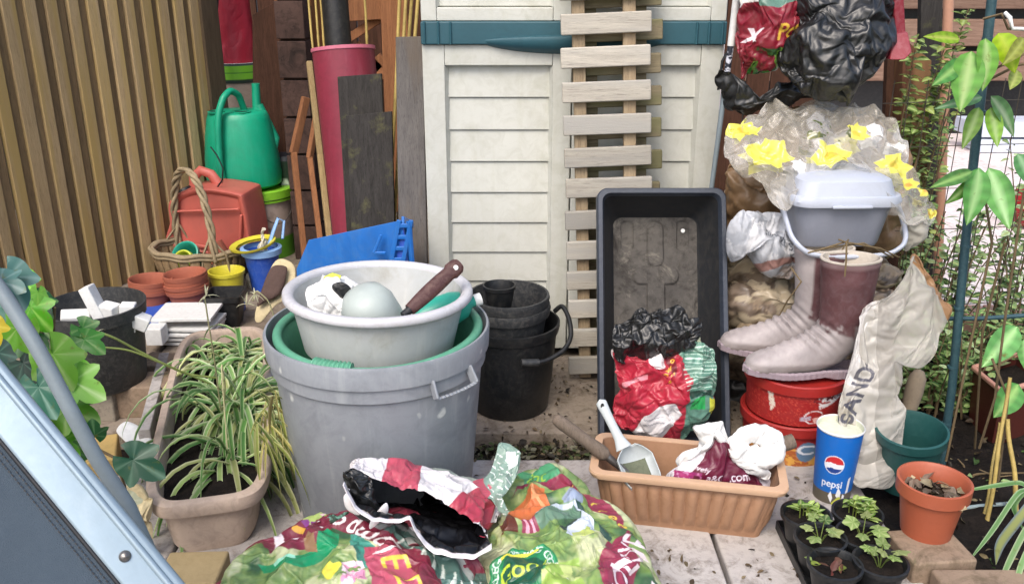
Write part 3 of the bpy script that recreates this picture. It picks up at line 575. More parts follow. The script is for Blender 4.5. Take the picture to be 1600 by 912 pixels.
# left slatted fence
FA, FB = A(-1.86, 2.85, 0), A(-1.335, 3.93, 0); FD = unit(FB-FA); FL = np.linalg.norm(FB-FA); FN = A(FD[1], -FD[0], 0)
fa = thing('slat_fence', 'tan vertical slatted timber fence running back along the left side', 'fence', FA-FD*1.5)
mb = MB(); md = MB(); yaw = atan2(FD[1], FD[0]); nsl = int((FL+1.5)/.084); rnd.seed(5)
for i in range(nsl+1):
    wj = rnd.uniform(-.006,.005); q = FB-FD*(.084*i+.02+rnd.uniform(-.003,.003))
    if q[1] < 1.3: break
    mb.box(q+FN*.020+A(0,0,.95), (.048+wj, .022, 1.9), rot(rnd.uniform(-.0015,.0015), rnd.uniform(-.0015,.0015), yaw))
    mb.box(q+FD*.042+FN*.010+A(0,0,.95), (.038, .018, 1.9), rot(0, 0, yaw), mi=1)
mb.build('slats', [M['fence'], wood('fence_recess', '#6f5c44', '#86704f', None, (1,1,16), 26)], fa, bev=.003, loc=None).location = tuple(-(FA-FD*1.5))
md.box(FB+FD*.05+A(0,0,.95), (.1,.09,1.95), rot(0,0,yaw)); md.build('end_post', M['fence_dark'], fa, bev=.005).location = tuple(-(FA-FD*1.5))
mr = MB()
for z in (.25, 1.0, 1.7): mr.bar(FA-FD*1.45-FN*.03+A(0,0,z), FB-FN*.03+A(0,0,z), .04, .07)
mr.build('rail', M['fence_dark'], fa).location = tuple(-(FA-FD*1.5))

# back wall of dark boards
bf = MB(); rnd.seed(9)
for i in range(34): bf.box((-2.6+i*.125, 4.75+rnd.uniform(-.006,.006), .95), (.118, .02, 2.1))
tag(bf.build('board_fence', M['dark_timber'], bev=.003, loc=(0,4.75,0)), 'dark brown boarded fence at the very back behind the stored timber', 'fence')

# brick pier behind the canes
bp = MB(); base = P(465, 180, 3.75); cx = base[0]
for k in range(11):
    bp.box((cx, 3.8, .075+k*.155), (.115, .12, .145))
bp.box((cx, 3.82, .86), (.1, .1, 1.72))
tag(bp.build('block_pier', M['brick_dark'], bev=.003, loc=(cx,3.8,0)), 'dark brown pier of stacked blocks behind the upright sticks', 'pier')

# timber cross bracing behind pipe
tf = thing('timber_lattice', 'brown timber frame with crossed braces behind the red pipe', 'frame', (0,3.9,0))
m1 = MB()
for a, b, w, h in ((P(520,15,3.9), P(608,10,3.9), .05,.1), (P(545,60,3.92), P(600,25,3.92), .03,.035), (P(555,70,3.95), P(603,120,3.95), .03,.05), (P(560,130,3.95), P(600,90,3.95), .03,.05), (P(615,-20,3.86), P(628,330,3.86), .04,.11), (P(505,-20,4.0), P(520,330,4.0), .04,.1), (P(430,-20,4.1), P(640,-8,4.1), .06,.14)):
    m1.bar(a, b, w, h)
m1.build('timbers', M['stick'], tf, bev=.003).location = (0,-3.9,0)

# shed ------------------------------------------------------------
SX0, SX1, SY = -.262, .617, 2.69; SD = .75; SH = 1.75
sh = thing('storage_shed', 'cream resin storage shed with clapboard doors and teal band and handle', 'shed', ((SX0+SX1)/2, SY, 0))
off = (-(SX0+SX1)/2, -SY, 0)
def shp(mbx, name, m, parent=sh, bev=.004, **k):
    o = mbx.build(name, m, parent, bev=bev, **k)
    if parent is sh: o.location = off
    return o
b = MB(); b.box(((SX0+SX1)/2, SY+SD/2+.03, SH/2+.03), (SX1-SX0-.004, SD, SH-.06)); shp(b, 'body', M['resin'])
b = MB(); b.box(((SX0+SX1)/2, SY+SD/2+.04, .015), (SX1-SX0-.06, SD-.06, .03)); shp(b, 'plinth', M['black'])
b = MB(); b.box(((SX0+SX1)/2, SY+.012, 1.027), (SX1-SX0+.002, .05, .064))
for x in (SX0+.01, SX0+.05, SX0+.085, SX1-.085, SX1-.05, SX1-.012): b.box((x, SY-.014, 1.027), (.008, .01, .066))
shp(b, 'band', M['resin_teal'])
# handle: lens shaped bulge spanning both doors
hx = np.linspace(-1, 1, 41); b = MB(); Q = []
hc = P(896, 66, SY-.03); hw = .272
for t in hx:
    e = max(0, 1-abs(t)**2.2); zt, zb, dp = .012*e**.5+.008*e, -.035*e**.7-.001, .032*e**.6+.001
    Q.append([hc+A(t*hw, .028, zt), hc+A(t*hw, .028-dp, zt*.75), hc+A(t*hw, .028-dp*1.1, zt*.25), hc+A(t*hw, .028-dp*.75, zb*.6), hc+A(t*hw, .028, zb)])
b.grid(np.array(Q), flip=True); shp(b, 'handle', M['resin_teal'], bev=0, smooth=50)
def door(x0, x1, z0, z1, px0, px1, zp0, zp1, pitch, name):
    b = MB(); yF = SY; t = .03
    b.box(((x0+px0)/2, yF+t/2, (z0+z1)/2), (px0-x0, t, z1-z0)); b.box(((x1+px1)/2, yF+t/2, (z0+z1)/2), (x1-px1, t, z1-z0))
    b.box(((px0+px1)/2, yF+t/2, (z1+zp1)/2), (px1-px0-.001, t-.001, z1-zp1)); b.box(((px0+px1)/2, yF+t/2, (z0+zp0)/2), (px1-px0-.001, t-.001, zp0-z0))
    # bevelled reveal + clapboards
    z = zp1; 
    while z > zp0+.01:
        zn = max(z-pitch, zp0)
        V = [(px0, yF+.024, z), (px1, yF+.024, z), (px1, yF+.017, zn+.003), (px0, yF+.017, zn+.003), (px0, yF+.028, zn), (px1, yF+.028, zn)]
        b.add(V, [(0,3,2,1), (3,4,5,2)]); z = zn
    for s, xx in ((1, px0), (-1, px1)):
        b.add([(xx, yF+.001, zp1), (xx+s*.012, yF+.026, zp1-.006), (xx+s*.012, yF+.026, zp0+.006), (xx, yF+.001, zp0)], [(0,1,2,3) if s < 0 else (3,2,1,0)])
    return b
zb, zt = .035, .994; pz = P(800, 103, SY)[2]; pitch = (P(800, 103, SY)[2]-P(800, 398, SY)[2])/6; xm = (SX0+SX1)/2
pl0, pl1 = P(696, 150, SY)[0], P(863, 150, SY)[0]; pr0, pr1 = 2*xm-pl1, 2*xm-pl0
shp(door(SX0, xm-.002, zb, zt, pl0, pl1, .12, pz, pitch, 'l'), 'door', M['resin'], bev=.003); shp(door(xm+.002, SX1, zb, zt, pr0, pr1, .12, pz, pitch, 'r'), 'door', M['resin'], bev=.003)
uz = P(800, 12, SY)[2]
shp(door(SX0, xm-.002, 1.06, 1.72, pl0-.02, pl1, uz, 1.66, pitch*3, 'l'), 'door', M['resin'], bev=.003); shp(door(xm+.002, SX1, 1.06, 1.72, pr0, pr1+.02, uz, 1.66, pitch*3, 'r'), 'door', M['resin'], bev=.003)
b = MB(); b.box((xm, SY+SD/2+.02, SH+.03), (SX1-SX0+.05, SD+.08, .05)); shp(b, 'roof', M['resin_teal'])

# duckboards leaning on the shed ------------------------------------
def duckboard(name, label, top_shift, dY, sl_m, rail_m, zoff, w=.25):
    n = 14; a = P(871, 24, 2.56)[0]; 
    bot = P(891, 574, 2.50+dY); lean = atan2(.06, 1.1)
    r = thing(name, label, 'duckboard', (bot[0]+w/2+top_shift, 2.525+dY, 0), group='slatted wooden duckboards leaning on the shed')
    tilt = rot(-lean, 0, 0)@rot(0, -.042, 0)
    s = MB(); v = MB(); pitch = .0915
    for k in range(n): s.box(tilt@A(rnd.uniform(-.003,.003), -.011, .045+zoff+k*pitch+rnd.uniform(-.002,.002)), (w, .018, .056), tilt@rot(0, rnd.uniform(-.008,.008), 0))
    for x in (-.075, .066): v.box(tilt@A(x, .010, zoff+n*pitch/2), (.036, .024, n*pitch), tilt)
    s.build('slats', sl_m, r, bev=.004); v.build('rails', rail_m, r, bev=.003); return r
rnd.seed(21)
duckboard('duckboard', 'sun-bleached slatted duckboard leaning upright on the front of the shed', 0, 0, M['deck'], M['deckv'], .012)
duckboard('duckboard', 'greyer mossy duckboard showing just behind the bleached one', .033, .052, M['deck_old'], M['deck_old'], -.012, .25)

# ================================================================== OBJECTS: tall things behind left
def pots_profile(r0, r1, h, t=.004, rim=.02, rimw=.006):
    return [(.0, .004), (r0-.004, .004), (r0, .0), (r1-(r1-r0)*rim/h, h-rim), (r1+rimw, h-rim), (r1+rimw+.001, h), (r1+rimw-t, h+.001), (r1-t, h-.004), (r1-t-(r1-r0)*.3, h*.7), (r0-t, .012), (0, .012)]
# red pipe
a, b_ = P(536, 75, 3.15), P(578, 470, 3.0); pr = thing('drain_pipe', 'wide red plastic pipe standing on end holding bamboo canes', 'pipe', b_*A(1,1,0))
ax = unit(a-A(b_[0], b_[1], 0)); L = np.linalg.norm(a-A(b_[0], b_[1], 0)); Fm = frame_to(ax)
m1 = MB(); m1.lathe([(.094,0),(.102,L*.3),(.105,L-.012),(.106,L)], 48, (0,0,0), Fm); m1.lathe([(.099,L),(.098,L-.05),(.09,.02),(0,.02)], 48, (0,0,0), Fm); m1.build('tube', M['pipe'], pr, smooth=50)
m1 = MB(); m1.lathe([(.1055,L-.012),(.1085,L-.01),(.1085,L+.001),(.098,L+.002),(.098,L-.012)], 48, (0,0,0), Fm); m1.build('rim', M['pipe_rim'], pr, smooth=50)
Ctop = a
def cane(p, q, r, label, group='bamboo canes stored behind the shed'):
    p, q = np.asarray(p, float), np.asarray(q, float); L = np.linalg.norm(q-p); k = int(L/.012)
    t = np.linspace(0, 1, k); pts = p+(q-p)*t[:,None]; nodes = (t*L) % .16
    rr = r*(1-.15*t)*(1+.35*np.exp(-(nodes/.006)**2)); pts += .002*np.stack([np.sin(t*9+p[0]*50), np.cos(t*7), t*0], -1)
    return tag(MB().tube(pts, rr, 8, loc=None).build('bamboo_cane', M['bamboo'], smooth=60, loc=p) if False else MB().tube(pts, rr, 8).build('bamboo_cane', M['bamboo'], smooth=60, loc=p), label, 'cane', group)
for i, (px1, px0, lab) in enumerate(((478, 492, 'leftmost thin bamboo cane standing in the red pipe'), (489, 497, 'second thin cane from left standing in the red pipe'), (497, 503, 'third thin cane from left beside the black tube in the red pipe'), (567, 566, 'single bamboo cane at the right rim of the red pipe'))):
    cane(Ctop+A((px0-531)/470, .0 if i < 3 else .02, -.45)+A(0,.02*i,0), P(px1, -30, 3.25), .0045 if i < 3 else .005, lab)
m1 = MB(); p0, p1 = Ctop+A(-.015,.03,-.3), P(518, -60, 3.25); m1.tube(p0+(p1-p0)*np.linspace(0,1,20)[:,None], .046, 20)
tag(m1.build('black_tube', M['black'], smooth=50, loc=p0), 'black cylindrical tube poking out of the red pipe', 'tube')
for i, (xt, xb, yb, Yd) in enumerate(((627,598,352,3.05),(637,606,355,3.02),(646,612,350,3.08),(655,617,355,3.0))):
    lab = ['leftmost cane of the bunch of four beside the grey plank','second cane from left of the bunch of four beside the grey plank','third cane from left of the bunch beside the grey plank','rightmost cane of the bunch of four beside the grey plank'][i]
    bq = P(xb, yb+150, Yd-.1); bq[2] = 0; cane(bq, P(xt, -40, Yd+.05), .0065, lab)
def plank(name, label, cat, tl, tr, bl, br, Yt, Yb, th, m, group=None):
    q = [P(*tl, Yt), P(*tr, Yt), P(*br, Yb), P(*bl, Yb)]
    for k, (j) in ((3,0),(2,1)):    # extend down to the ground
        d = q[k]-q[j]; q[k] = q[j]+d*((q[j][2])/(q[j][2]-q[k][2]))
    n = unit(np.cross(q[1]-q[0], q[3]-q[0])); n = n if n[1] > 0 else -n
    V = [*q, *[p+n*th for p in q]]
    mb = MB().add(V, [(0,3,2,1),(4,5,6,7),(0,1,5,4),(1,2,6,5),(2,3,7,6),(3,0,4,7)])
    return tag(mb.build(name, m, bev=.002, loc=(q[3]+q[2])/2), label, cat, group)
plank('plank', 'tall grey weathered plank with knots standing beside the shed', 'plank', (618,58), (660,57), (624,440), (668,440), 2.86, 2.76, .03, M['plank'], 'planks standing behind the blue crate')
plank('plank', 'dark board with pale top edge leaning on the red pipe', 'plank', (527,120), (596,115), (545,420), (608,420), 2.98, 2.9, .02, M['plank_dark'], 'planks standing behind the blue crate')
plank('plank', 'shortest dark split board in front of the other dark board', 'plank', (541,181), (612,174), (552,420), (618,420), 2.92, 2.84, .02, M['plank_dark'], 'planks standing behind the blue crate')
plank('panel_board', 'rough brown board leaning upright behind the green watering can', 'board', (394,24), (446,-6), (398,420), (452,420), 4.15, 4.05, .02, M['dark_timber'])
def stick(pts, Yd, w, h, m, label):
    q = [P(x, y, yy) for (x, y), yy in zip(pts, Yd)]; d = q[-1]-q[-2]; q[-1] = q[-2]+d*(q[-2][2]/(q[-2][2]-q[-1][2]))
    mb = MB()
    for i in range(len(q)-1): mb.bar(q[i], q[i+1]+unit(q[i+1]-q[i])*.004, w, h)
    return tag(mb.build('timber_strip', m, bev=.003, loc=q[-1]), label, 'wood strip', 'wooden strips leaning left of the red pipe')
stick([(483,96),(500,240),(520,420)], (3.3,3.22,3.15), .02, .024, M['stick_pale'], 'pale round-topped wooden strip leaning against the red pipe')
stick([(478,152),(459,238),(478,420)], (3.5,3.45,3.4), .022, .03, M['stick'], 'reddish brown bent wooden strip leftmost beside the watering can')
stick([(495,180),(484,246),(506,420)], (3.45,3.4,3.25), .02, .024, M['stick'], 'straighter reddish brown strip between the pale strip and the bent one')

# red sack in green tub at far left back ------------------------------
c = P(366, 92, 4.25); t1 = thing('sack_tub', 'red sack standing in a lime banded cream tub behind the green watering can', 'tub', (c[0], 4.25, 0))
zb_ = P(360, 170, 4.25)[2]; zr = P(360, 96, 4.25)[2]
cv = Canvas(300, 80, '#6fae2a'); cv.put(cv.y > .82, '#1c2b22'); cv.put(cv.y < .12, '#3a4a48'); cv.put((cv.y > .45)&(cv.y < .5), '#2f6b24'); cv.put((cv.x>.66)&(cv.x<.8)&(cv.y>.25)&(cv.y<.7), '#c9d7b0'); cv.text('DX', .73, .48, .35, 0, '#263a22', bold=.02)
def wrap(mb, r0, r1, z0, z1, canvas, n=120, m=30, umul=1, a0=0, c=(0,0,0), Rm=None, mi=0, dir=1, sx=1, sy=1):
    """canvas wrapped round a cone frustum; u=0.5 faces the camera (-Y)"""
    a = np.linspace(0, 2*pi, n+1); v = np.linspace(0, 1, m); r = r1+(r0-r1)*v; z = z1+(z0-z1)*v
    Q = np.stack([r[:,None]*np.sin(a-pi+a0)*-1*sx*-1, -r[:,None]*np.cos(a-pi+a0)*sy, np.repeat(z[:,None], n+1, 1)], -1)
    if Rm is not None: Q = Q@Rm.T
    col = canvas.sample(np.repeat((a/(2*pi))[None], m, 0), np.repeat(v[:,None], n+1, 1)); mb.grid(Q+np.asarray(c, float), col=col, mi=mi, flip=False); return mb
m1 = MB(); wrap(m1, .118, .122, zb_+.13, zr, cv); m1.lathe([(.122, zr), (.112, zr), (.112, zr-.06), (0, zr-.06)], 40); m1.build('label_band', M['print_matt'], t1, smooth=50)
m1 = MB(); m1.lathe([(0,0),(.1,0),(.112,zb_+.13)], 40); m1.build('drum', M['beige'], t1, smooth=50)
m1 = MB(); prf = [(.0,1.55),(.05,1.54),(.075,1.4),(.085,1.3),(.09,1.2),(.1,zr+.12),(.104,zr),(.1,zr-.05),(0,zr-.05)]
a_ = np.linspace(0, 2*pi, 60, endpoint=False); pr_ = np.array(prf[::-1]); zz = np.linspace(0, 1, 60); rr_ = np.interp(zz*(len(prf)-1), range(len(prf)), pr_[:,0]); z2 = np.interp(zz*(len(prf)-1), range(len(prf)), pr_[:,1])
Q = np.stack([rr_[:,None]*np.cos(a_), rr_[:,None]*np.sin(a_), np.repeat(z2[:,None],60,1)], -1); Q *= (1+.09*folds(Q, 5, .2, 5))[...,None]*A(1,1,0)+A(0,0,1)*np.ones((60,60,1))
m1.grid(Q, cv=True); m1.build('sack', mat('sack_red', '#9a1a2e', .5, .25, '#5b1a24', 5, .15, crinkle=.4), t1, smooth=50)
m1 = MB(); m1.tube([P(341,-20,4.1), P(336,60,4.1), P(333,105,4.12)], .006, 8); m1.build('cord', M['cable'], t1, smooth=50).location = tuple(-A(c[0],4.25,0))
# dark green container with white letters
c = P(450, 300, 3.95); cv = Canvas(240, 80, '#16301f'); cv.text('Co', .55, .4, .42, 0, '#d8ddd0', bold=.02)
m1 = MB(); wrap(m1, .06, .062, .05, P(450,248,3.95)[2], cv); zt_ = P(450,248,3.95)[2]; m1.lathe([(0,.05),(.06,.05)], 30, col=[lin('#16301f')]*2); m1.lathe([(.062,zt_),(.055,zt_+.02),(.0,zt_+.022)], 30, col=[lin('#20252a')]*3)
m1.box((0,0,.03), (.13,.13,.05), col=[*lin('#333333')])
tag(m1.build('plastic_tub', M['print_matt'], smooth=50).__class__ and bpy.data.objects['plastic_tub'], 'small dark green lettered tub beside the watering can', 'tub').location = (c[0], 3.95, 0)

# lime lidded bucket + watering can
bc = P(403, 290, 3.85); bx, by = bc[0], 3.85; zl = bc[2]
t1 = thing('paint_bucket', 'beige bucket with lime green lid and green base band under the watering can', 'bucket', (bx, by, 0))
cv = Canvas(300, 120, '#a08f82'); cv.put(cv.y > .68, '#5d9a2a'); cv.blot(cv.y < .68, ['#b3a194'], 5, 2, .1); cv.line([(.5,.55),(.56,.5),(.6,.56)], .03, '#6a4a3c')
m1 = MB(); wrap(m1, .138, .15, 0.0, zl-.01, cv); m1.lathe([(.149,zl-.012),(.14,zl-.02),(0,zl-.02)], 40); m1.lathe([(.138,.001),(0,.001)],40); m1.build('body', M['print_matt'], t1, smooth=50)
m1 = MB(); m1.lathe([(.152,zl-.035),(.162,zl-.033),(.162,zl),(.156,zl+.004),(.146,zl+.003),(.142,zl-.008),(.06,zl-.008),(0,zl-.006)], 56); m1.lathe([(.152,zl-.05),(.158,zl-.048),(.158,zl-.04),(.152,zl-.038)],56); m1.build('lid', M['lime'], t1, smooth=40)
an = np.linspace(-.3, pi*.35, 20); m1 = MB(); m1.tube([A(.16*cos(t-1.2), .16*sin(t-1.2), zl-.05-.09*sin((t+.3)/1.4*pi)) for t in an], .002, 6); m1.build('bail', M['steel'], t1, smooth=60)
wz = zl+.004; wc = P(378, 240, 3.85)
t1 = thing('watering_can', 'bright green plastic watering can standing on the lime lid', 'watering can', (wc[0], by, wz))
h = P(378, 176, 3.8)[2]-wz
m1 = MB(); m1.lathe([(0,.0),(.14,0),(.158,.012),(.162,.05),(.158,.12),(.146,.22),(.132,h-.03),(.124,h-.008),(.115,h),(.0,h+.006)], 56, sy=.82); m1.build('body', M['can'], t1, smooth=45)
m1 = MB(); m1.lathe([(.034,0),(.036,.006),(.03,.008),(.03,.001),(0,.001)], 24, (-.075,-.05,h-.001)); m1.lathe([(.036,0),(.038,.006),(.032,.008),(.032,.001),(0,.001)], 24, (.035,-.055,h-.001)); m1.build('filler_ring', M['can'], t1, smooth=50)
m1 = MB(); m1.lathe([(0,0),(.029,0)], 24, (-.075,-.05,h+.0035)); m1.lathe([(0,0),(.031,0)], 24, (.035,-.055,h+.0035)); m1.build('opening', M['black'], t1)
tp = [A(-.05,-.135,.0+.04), A(-.052,-.148,.12), A(-.046,-.142,h-.06), A(-.04,-.13,h+.01), A(-.02,-.11,h+.07), A(.0,-.07,h+.095), A(.022,-.03,h+.07), A(.03,-.0,h+.0)]
pp = np.array(tp); tt = np.linspace(0, len(pp)-1, 50); hp = np.stack([np.interp(tt, range(len(pp)), pp[:,k]) for k in range(3)], -1)
for _ in range(4): hp[1:-1] = (hp[:-2]+hp[1:-1]*2+hp[2:])/4
m1 = MB(); m1.tube(hp, .014, 14); m1.build('handle', M['can'], t1, smooth=60)
m1 = MB(); m1.tube([A(.075,.03,h-.02), A(.077,.03,h+.05), A(.08,.03,h+.11)], [.02,.018,.017], 16); m1.tube([A(.12,.0,.1), A(.145,.02,.2), A(.085,.03,h+.02)], [.02,.02,.018], 12); m1.build('spout', M['can'], t1, smooth=60)

# jerry can
jc = P(338, 330, 3.62); jr = thing('fuel_can', 'faded red plastic fuel can tilted behind the wicker trug', 'fuel can', (jc[0], 3.62, P(338,382,3.62)[2]), ry=R(5), rz=R(-8))
m1 = MB(); o = [(-.17,0),(.155,-.01),(.178,.06),(.15,.235),(.13,.262),(-.04,.262),(-.165,.2),(-.172,.1)]
o = smooth_loop([(x,0,z) for x,z in o], 60)[:, [0,2]]; rings = []
for yy, k in ((-.085,.82),(-.098,.9),(-.1,.96),(-.094,1.0),(-.0,1.01),(.094,1.0),(.1,.95),(.09,.85)):
    cc = o.mean(0); q = cc+(o-cc)*k; rings.append(np.stack([q[:,0], np.full(60, yy), q[:,1]], -1))
m1.grid(np.array(rings), cv=True); m1.F += [tuple(range(60))[::-1], tuple(range(m1.n-60, m1.n))]; m1.M += [0,0]
m1.build('body', M['jerry'], jr, smooth=50, sub=1)
m1 = MB(); m1.box((.0,-.103,.02), (.25,.012,.014)); m1.box((-.01,-.103,.175), (.29,.012,.01), rot(0,R(-9),0)); m1.box((.135,-.1,.1), (.012,.012,.15), rot(0,R(4),0)); m1.build('seam', M['jerry'], jr, bev=.004)
m1 = MB(); m1.tube([A(-.1,0,.2), A(-.105,0,.28), A(-.075,0,.31), A(-.03,0,.3), A(.0,0,.262)], [.02,.018,.017,.017,.018], 12, flat=1.2); m1.build('handle', M['jerry'], jr, smooth=60)
m1 = MB(); m1.lathe([(.0,.0),(.03,.0),(.03,.035),(.026,.04),(0,.04)], 24, (-.12,-.03,.2), rot(0,R(-28),0)); m1.build('cap', M['black'], jr, smooth=40)
m1 = MB(); m1.tube([A(.02,-.06,.26), A(.05,-.07,.3), A(.055,-.07,.35), A(.03,-.07,.4), A(.005,-.07,.43)], .003, 6); m1.build('cord', M['cable'], jr, smooth=60)
m1 = MB(); m1.box((0,0,0), (.3,.2,jr.location[2]+.002)); tag(m1.build('concrete_block', M['block_grey'], bev=.004, loc=(0,0,0)), 'grey concrete block propping up the red fuel can', 'block').location = (jc[0]+.02, 3.64, jr.location[2]/2-.001)

# wicker trug
tc = G(312, 418); tc[1] = 3.45; tc[0] = (312-800)/F*3.62
tr = thing('wicker_trug', 'old slatted wooden trug basket with a tall wicker hoop handle', 'basket', (tc[0], 3.45, 0), rz=R(-6))
m1 = MB(); nseg = 26
for k in range(nseg):
    a0, a1 = 2*pi*k/nseg+.02, 2*pi*(k+1)/nseg-.015; a = np.linspace(a0, a1, 4); pr2 = [(.10,.012),(.135,.02),(.158,.07),(.172,.145)]
    Q = np.array([[(r*cos(t)*1.08, r*sin(t)*.82, z) for t in a] for r, z in pr2]); rr2 = .002*(k % 2); Q[..., :2] *= 1-rr2*3; m1.grid(Q)
m1.lathe([(0,.012),(.12,.014)], 30, sx=1.08, sy=.82); m1.build('slats', M['wicker'], tr, smooth=40, solid=.005)
m1 = MB(); a = np.linspace(0, 2*pi, 80, endpoint=False)
for zz, r in ((.15,.177),(.15,.168),(.135,.173)): m1.tube(np.stack([r*1.08*np.cos(a), r*.82*np.sin(a), zz+.003*np.sin(a*9)], -1), .0085, 8, closed=True)
m1.build('rim', M['wicker_rim'], tr, smooth=60)
m1 = MB(); t = np.linspace(0, pi, 60); x0, x1 = A(-.125,.08,.13), A(.115,-.11,.13)
for ph in (0, 2.1, 4.2):
    pts = []
    for q in t:
        mid = (x0+x1)/2; e = (x1-x0)/2; r = .009
        pts.append(mid-e*cos(q)*(1+.06*sin(q))+A(0,0,.335*sin(q)**.85)+r*A(cos(q*9+ph), sin(q*9+ph), .5*sin(q*7+ph)))
    m1.tube(pts, .0075, 7)
for ee, sgn in ((x0,1),(x1,-1)):
    for dx in (-.04, 0, .04): m1.tube([ee+A(sgn*.012,0,.09), ee+A(dx,dx*.4,.02), ee+A(dx*1.2,dx*.5,-.06)], .005, 6)
m1.build('handle', M['wicker_rim'], tr, smooth=60)
def pot(name, label, cat, loc, r0, r1, h, m, group=None, rx=0, ry=0, rz=0, rim=.02, rimw=.005, extra=None, soil=None, n=48, soilm=None):
    t = thing(name, label, cat, loc, rz, group, rx, ry)
    MB().lathe(pots_profile(r0, r1, h, .004, rim, rimw), n).build('body', m, t, smooth=40)
    if soil:
        b = MB(); q = np.linspace(0, 1, 14)[:,None]; a = np.linspace(0, 2*pi, 40, endpoint=False); rs = r0+(r1-r0)*soil/h-.004
        Q = np.stack([q*rs*np.cos(a), q*rs*np.sin(a), soil+.004*vn(np.stack([q*rs*np.cos(a)*90, q*rs*np.sin(a)*90, q*a*0+loc[0]*40], -1), 3)], -1); b.grid(Q, cv=True); b.build('soil', soilm or M['soil'], t, smooth=60)
    return t
tl = A(tc[0], 3.45, 0)
pot('plant_pot', 'small teal pot lying inside the trug', 'pot', tl+A(-.02,-.0,.085), .035, .05, .085, M['teal'], 'little pots inside the trug', rx=R(50), ry=R(-15))
pot('plant_pot', 'small lime green pot lying at the front inside the trug', 'pot', tl+A(-.015,-.06,.1), .028, .036, .06, M['lime_pale'], 'little pots inside the trug', rx=R(60), ry=R(-25))
pot('plant_pot', 'small terracotta pot upturned inside the trug', 'pot', tl+A(.07,-.01,.17), .03, .045, .08, M['terra'], 'little pots inside the trug', rx=R(170), ry=R(-20))
# terracotta stacks
def stack(px, py, n, r, label, Yd=None, tilt=0):
    g = G(px, py); t = thing('pot_stack', label, 'stacked pots', g, rz=rnd.uniform(0,3), group='stacks of terracotta pots by the fence', rx=tilt)
    for k in range(n):
        MB().lathe(pots_profile(r*.74, r*.93, .085, .004, .014, .005), 44).build('pot', M['terra'], t, smooth=40).location = (rnd.uniform(-.003,.003), rnd.uniform(-.003,.003), .0115*k)
    return t
stack(240, 482, 4, .078, 'left stack of terracotta pots against the fence behind the white tiles', tilt=R(3)); stack(298, 482, 6, .078, 'taller right stack of terracotta pots in front of the trug', tilt=R(-3))
g = G(358, 462); pot('plant_pot', 'yellow plastic pot between the terracotta stack and the blue bucket', 'pot', g, .052, .066, .105, M['yellow'], rim=.012, rimw=.003)
# black square pot
g = G(357, 505); t1 = thing('square_pot', 'black square plastic pot behind the spider plant trough', 'pot', g, rz=R(4))
m1 = MB(); s0, s1, hh = .045, .062, .12
def ringsq(s, z, n=8, rr=.25):
    pts = []
    for cx_, cy_, a0 in ((1,1,0),(-1,1,pi/2),(-1,-1,pi),(1,-1,3*pi/2)):
        for k in range(n+1):
            a = a0+k/n*pi/2; pts.append((cx_*s*(1-rr)+s*rr*cos(a), cy_*s*(1-rr)+s*rr*sin(a), z))
    return pts
m1.grid(np.array([ringsq(.001,0), ringsq(s0,0), ringsq(s1-.003,hh-.02), ringsq(s1+.003,hh-.02), ringsq(s1+.004,hh), ringsq(s1-.002,hh), ringsq(s1-.005,hh-.02), ringsq(s0-.003,.006), ringsq(.001,.006)]), cv=True, flip=False); m1.build('body', M['black'], t1, smooth=40)
# blue bucket with gloves
g = G(414, 450); g[1] += .0; t1 = thing('toy_bucket', 'small blue bucket with pale blue and yellow rim holding gloves', 'bucket', g, rz=0)
hh = .175; MB().lathe([(0,0),(.05,0),(.068,hh-.02),(.066,hh-.02),(.048,.01),(0,.01)], 44).build('body', M['blue_deep'], t1, smooth=40)
MB().lathe([(.066,hh-.03),(.078,hh-.028),(.08,hh-.005),(.066,hh)], 44).build('rim', M['skyblue'], t1, smooth=40)
m1 = MB(); m1.lathe([(.07,hh+.002),(.088,hh+.012),(.09,hh+.02),(.066,hh+.012)], 44, Rm=rot(R(4),R(-8),0)); m1.build('yellow_rim', M['yellow'], t1, smooth=40)
m1 = MB(); m1.tube([A(.03,.0,hh), A(.05,.03,hh+.06), A(.065,.05,hh+.1), A(.09,.04,hh+.09), A(.088,.0,hh+.03)], .009, 10, flat=.6); m1.build('side_handle', M['skyblue'], t1, smooth=60)
gl = thing('gloves', 'pair of dirty white gardening gloves stuffed in the small blue bucket', 'gloves', g+A(-.01,0,hh-.03))
ggl = g+A(-.01,0,hh-.03)
ol = [(385,450),(384,425),(392,405),(402,385),(408,358),(415,352),(420,372),(424,395),(432,405),(428,425),(425,450)]
fbag(px_outline(ol, float(ggl[1])), P(406,415,float(ggl[1])), (0,-1,.3), .03, 'fabric', M['glove'], None, gl, N=40, expand=.3, anchor=.04, seed=3, back=1, bend=.05).location = tuple(-ggl)
# kneeling pad / sack
ol = [(398,498),(404,470),(428,410),(452,408),(462,425),(455,460),(430,478),(408,503)]
m1 = soft_body(px_outline(ol, lambda x, y: 2.95-.0012*(y-410)), P(430,455,2.92), (0.1,-1,.45), .018, 20, 90, .003, .06, 3); 
kp = thing('kneeling_pad', 'brown pad with cream fabric edge leaning between the blue bucket and grey bin', 'pad', P(430,500,2.9)*A(1,1,0))
m1.build('edge_fabric', M['cream_sack'], kp, smooth=60).location = tuple(-(P(430,500,2.9)*A(1,1,0)))
ol = [(402,478),(408,455),(424,418),(446,416),(448,428),(438,458),(414,472)]
m1 = soft_body(px_outline(ol, lambda x, y: 2.925-.0012*(y-410)), P(426,447,2.885), (0.1,-1,.45), .014, 20, 90, .002, .06, 5); m1.build('pad', M['brown_pad'], kp, smooth=60).location = tuple(-(P(430,500,2.9)*A(1,1,0)))

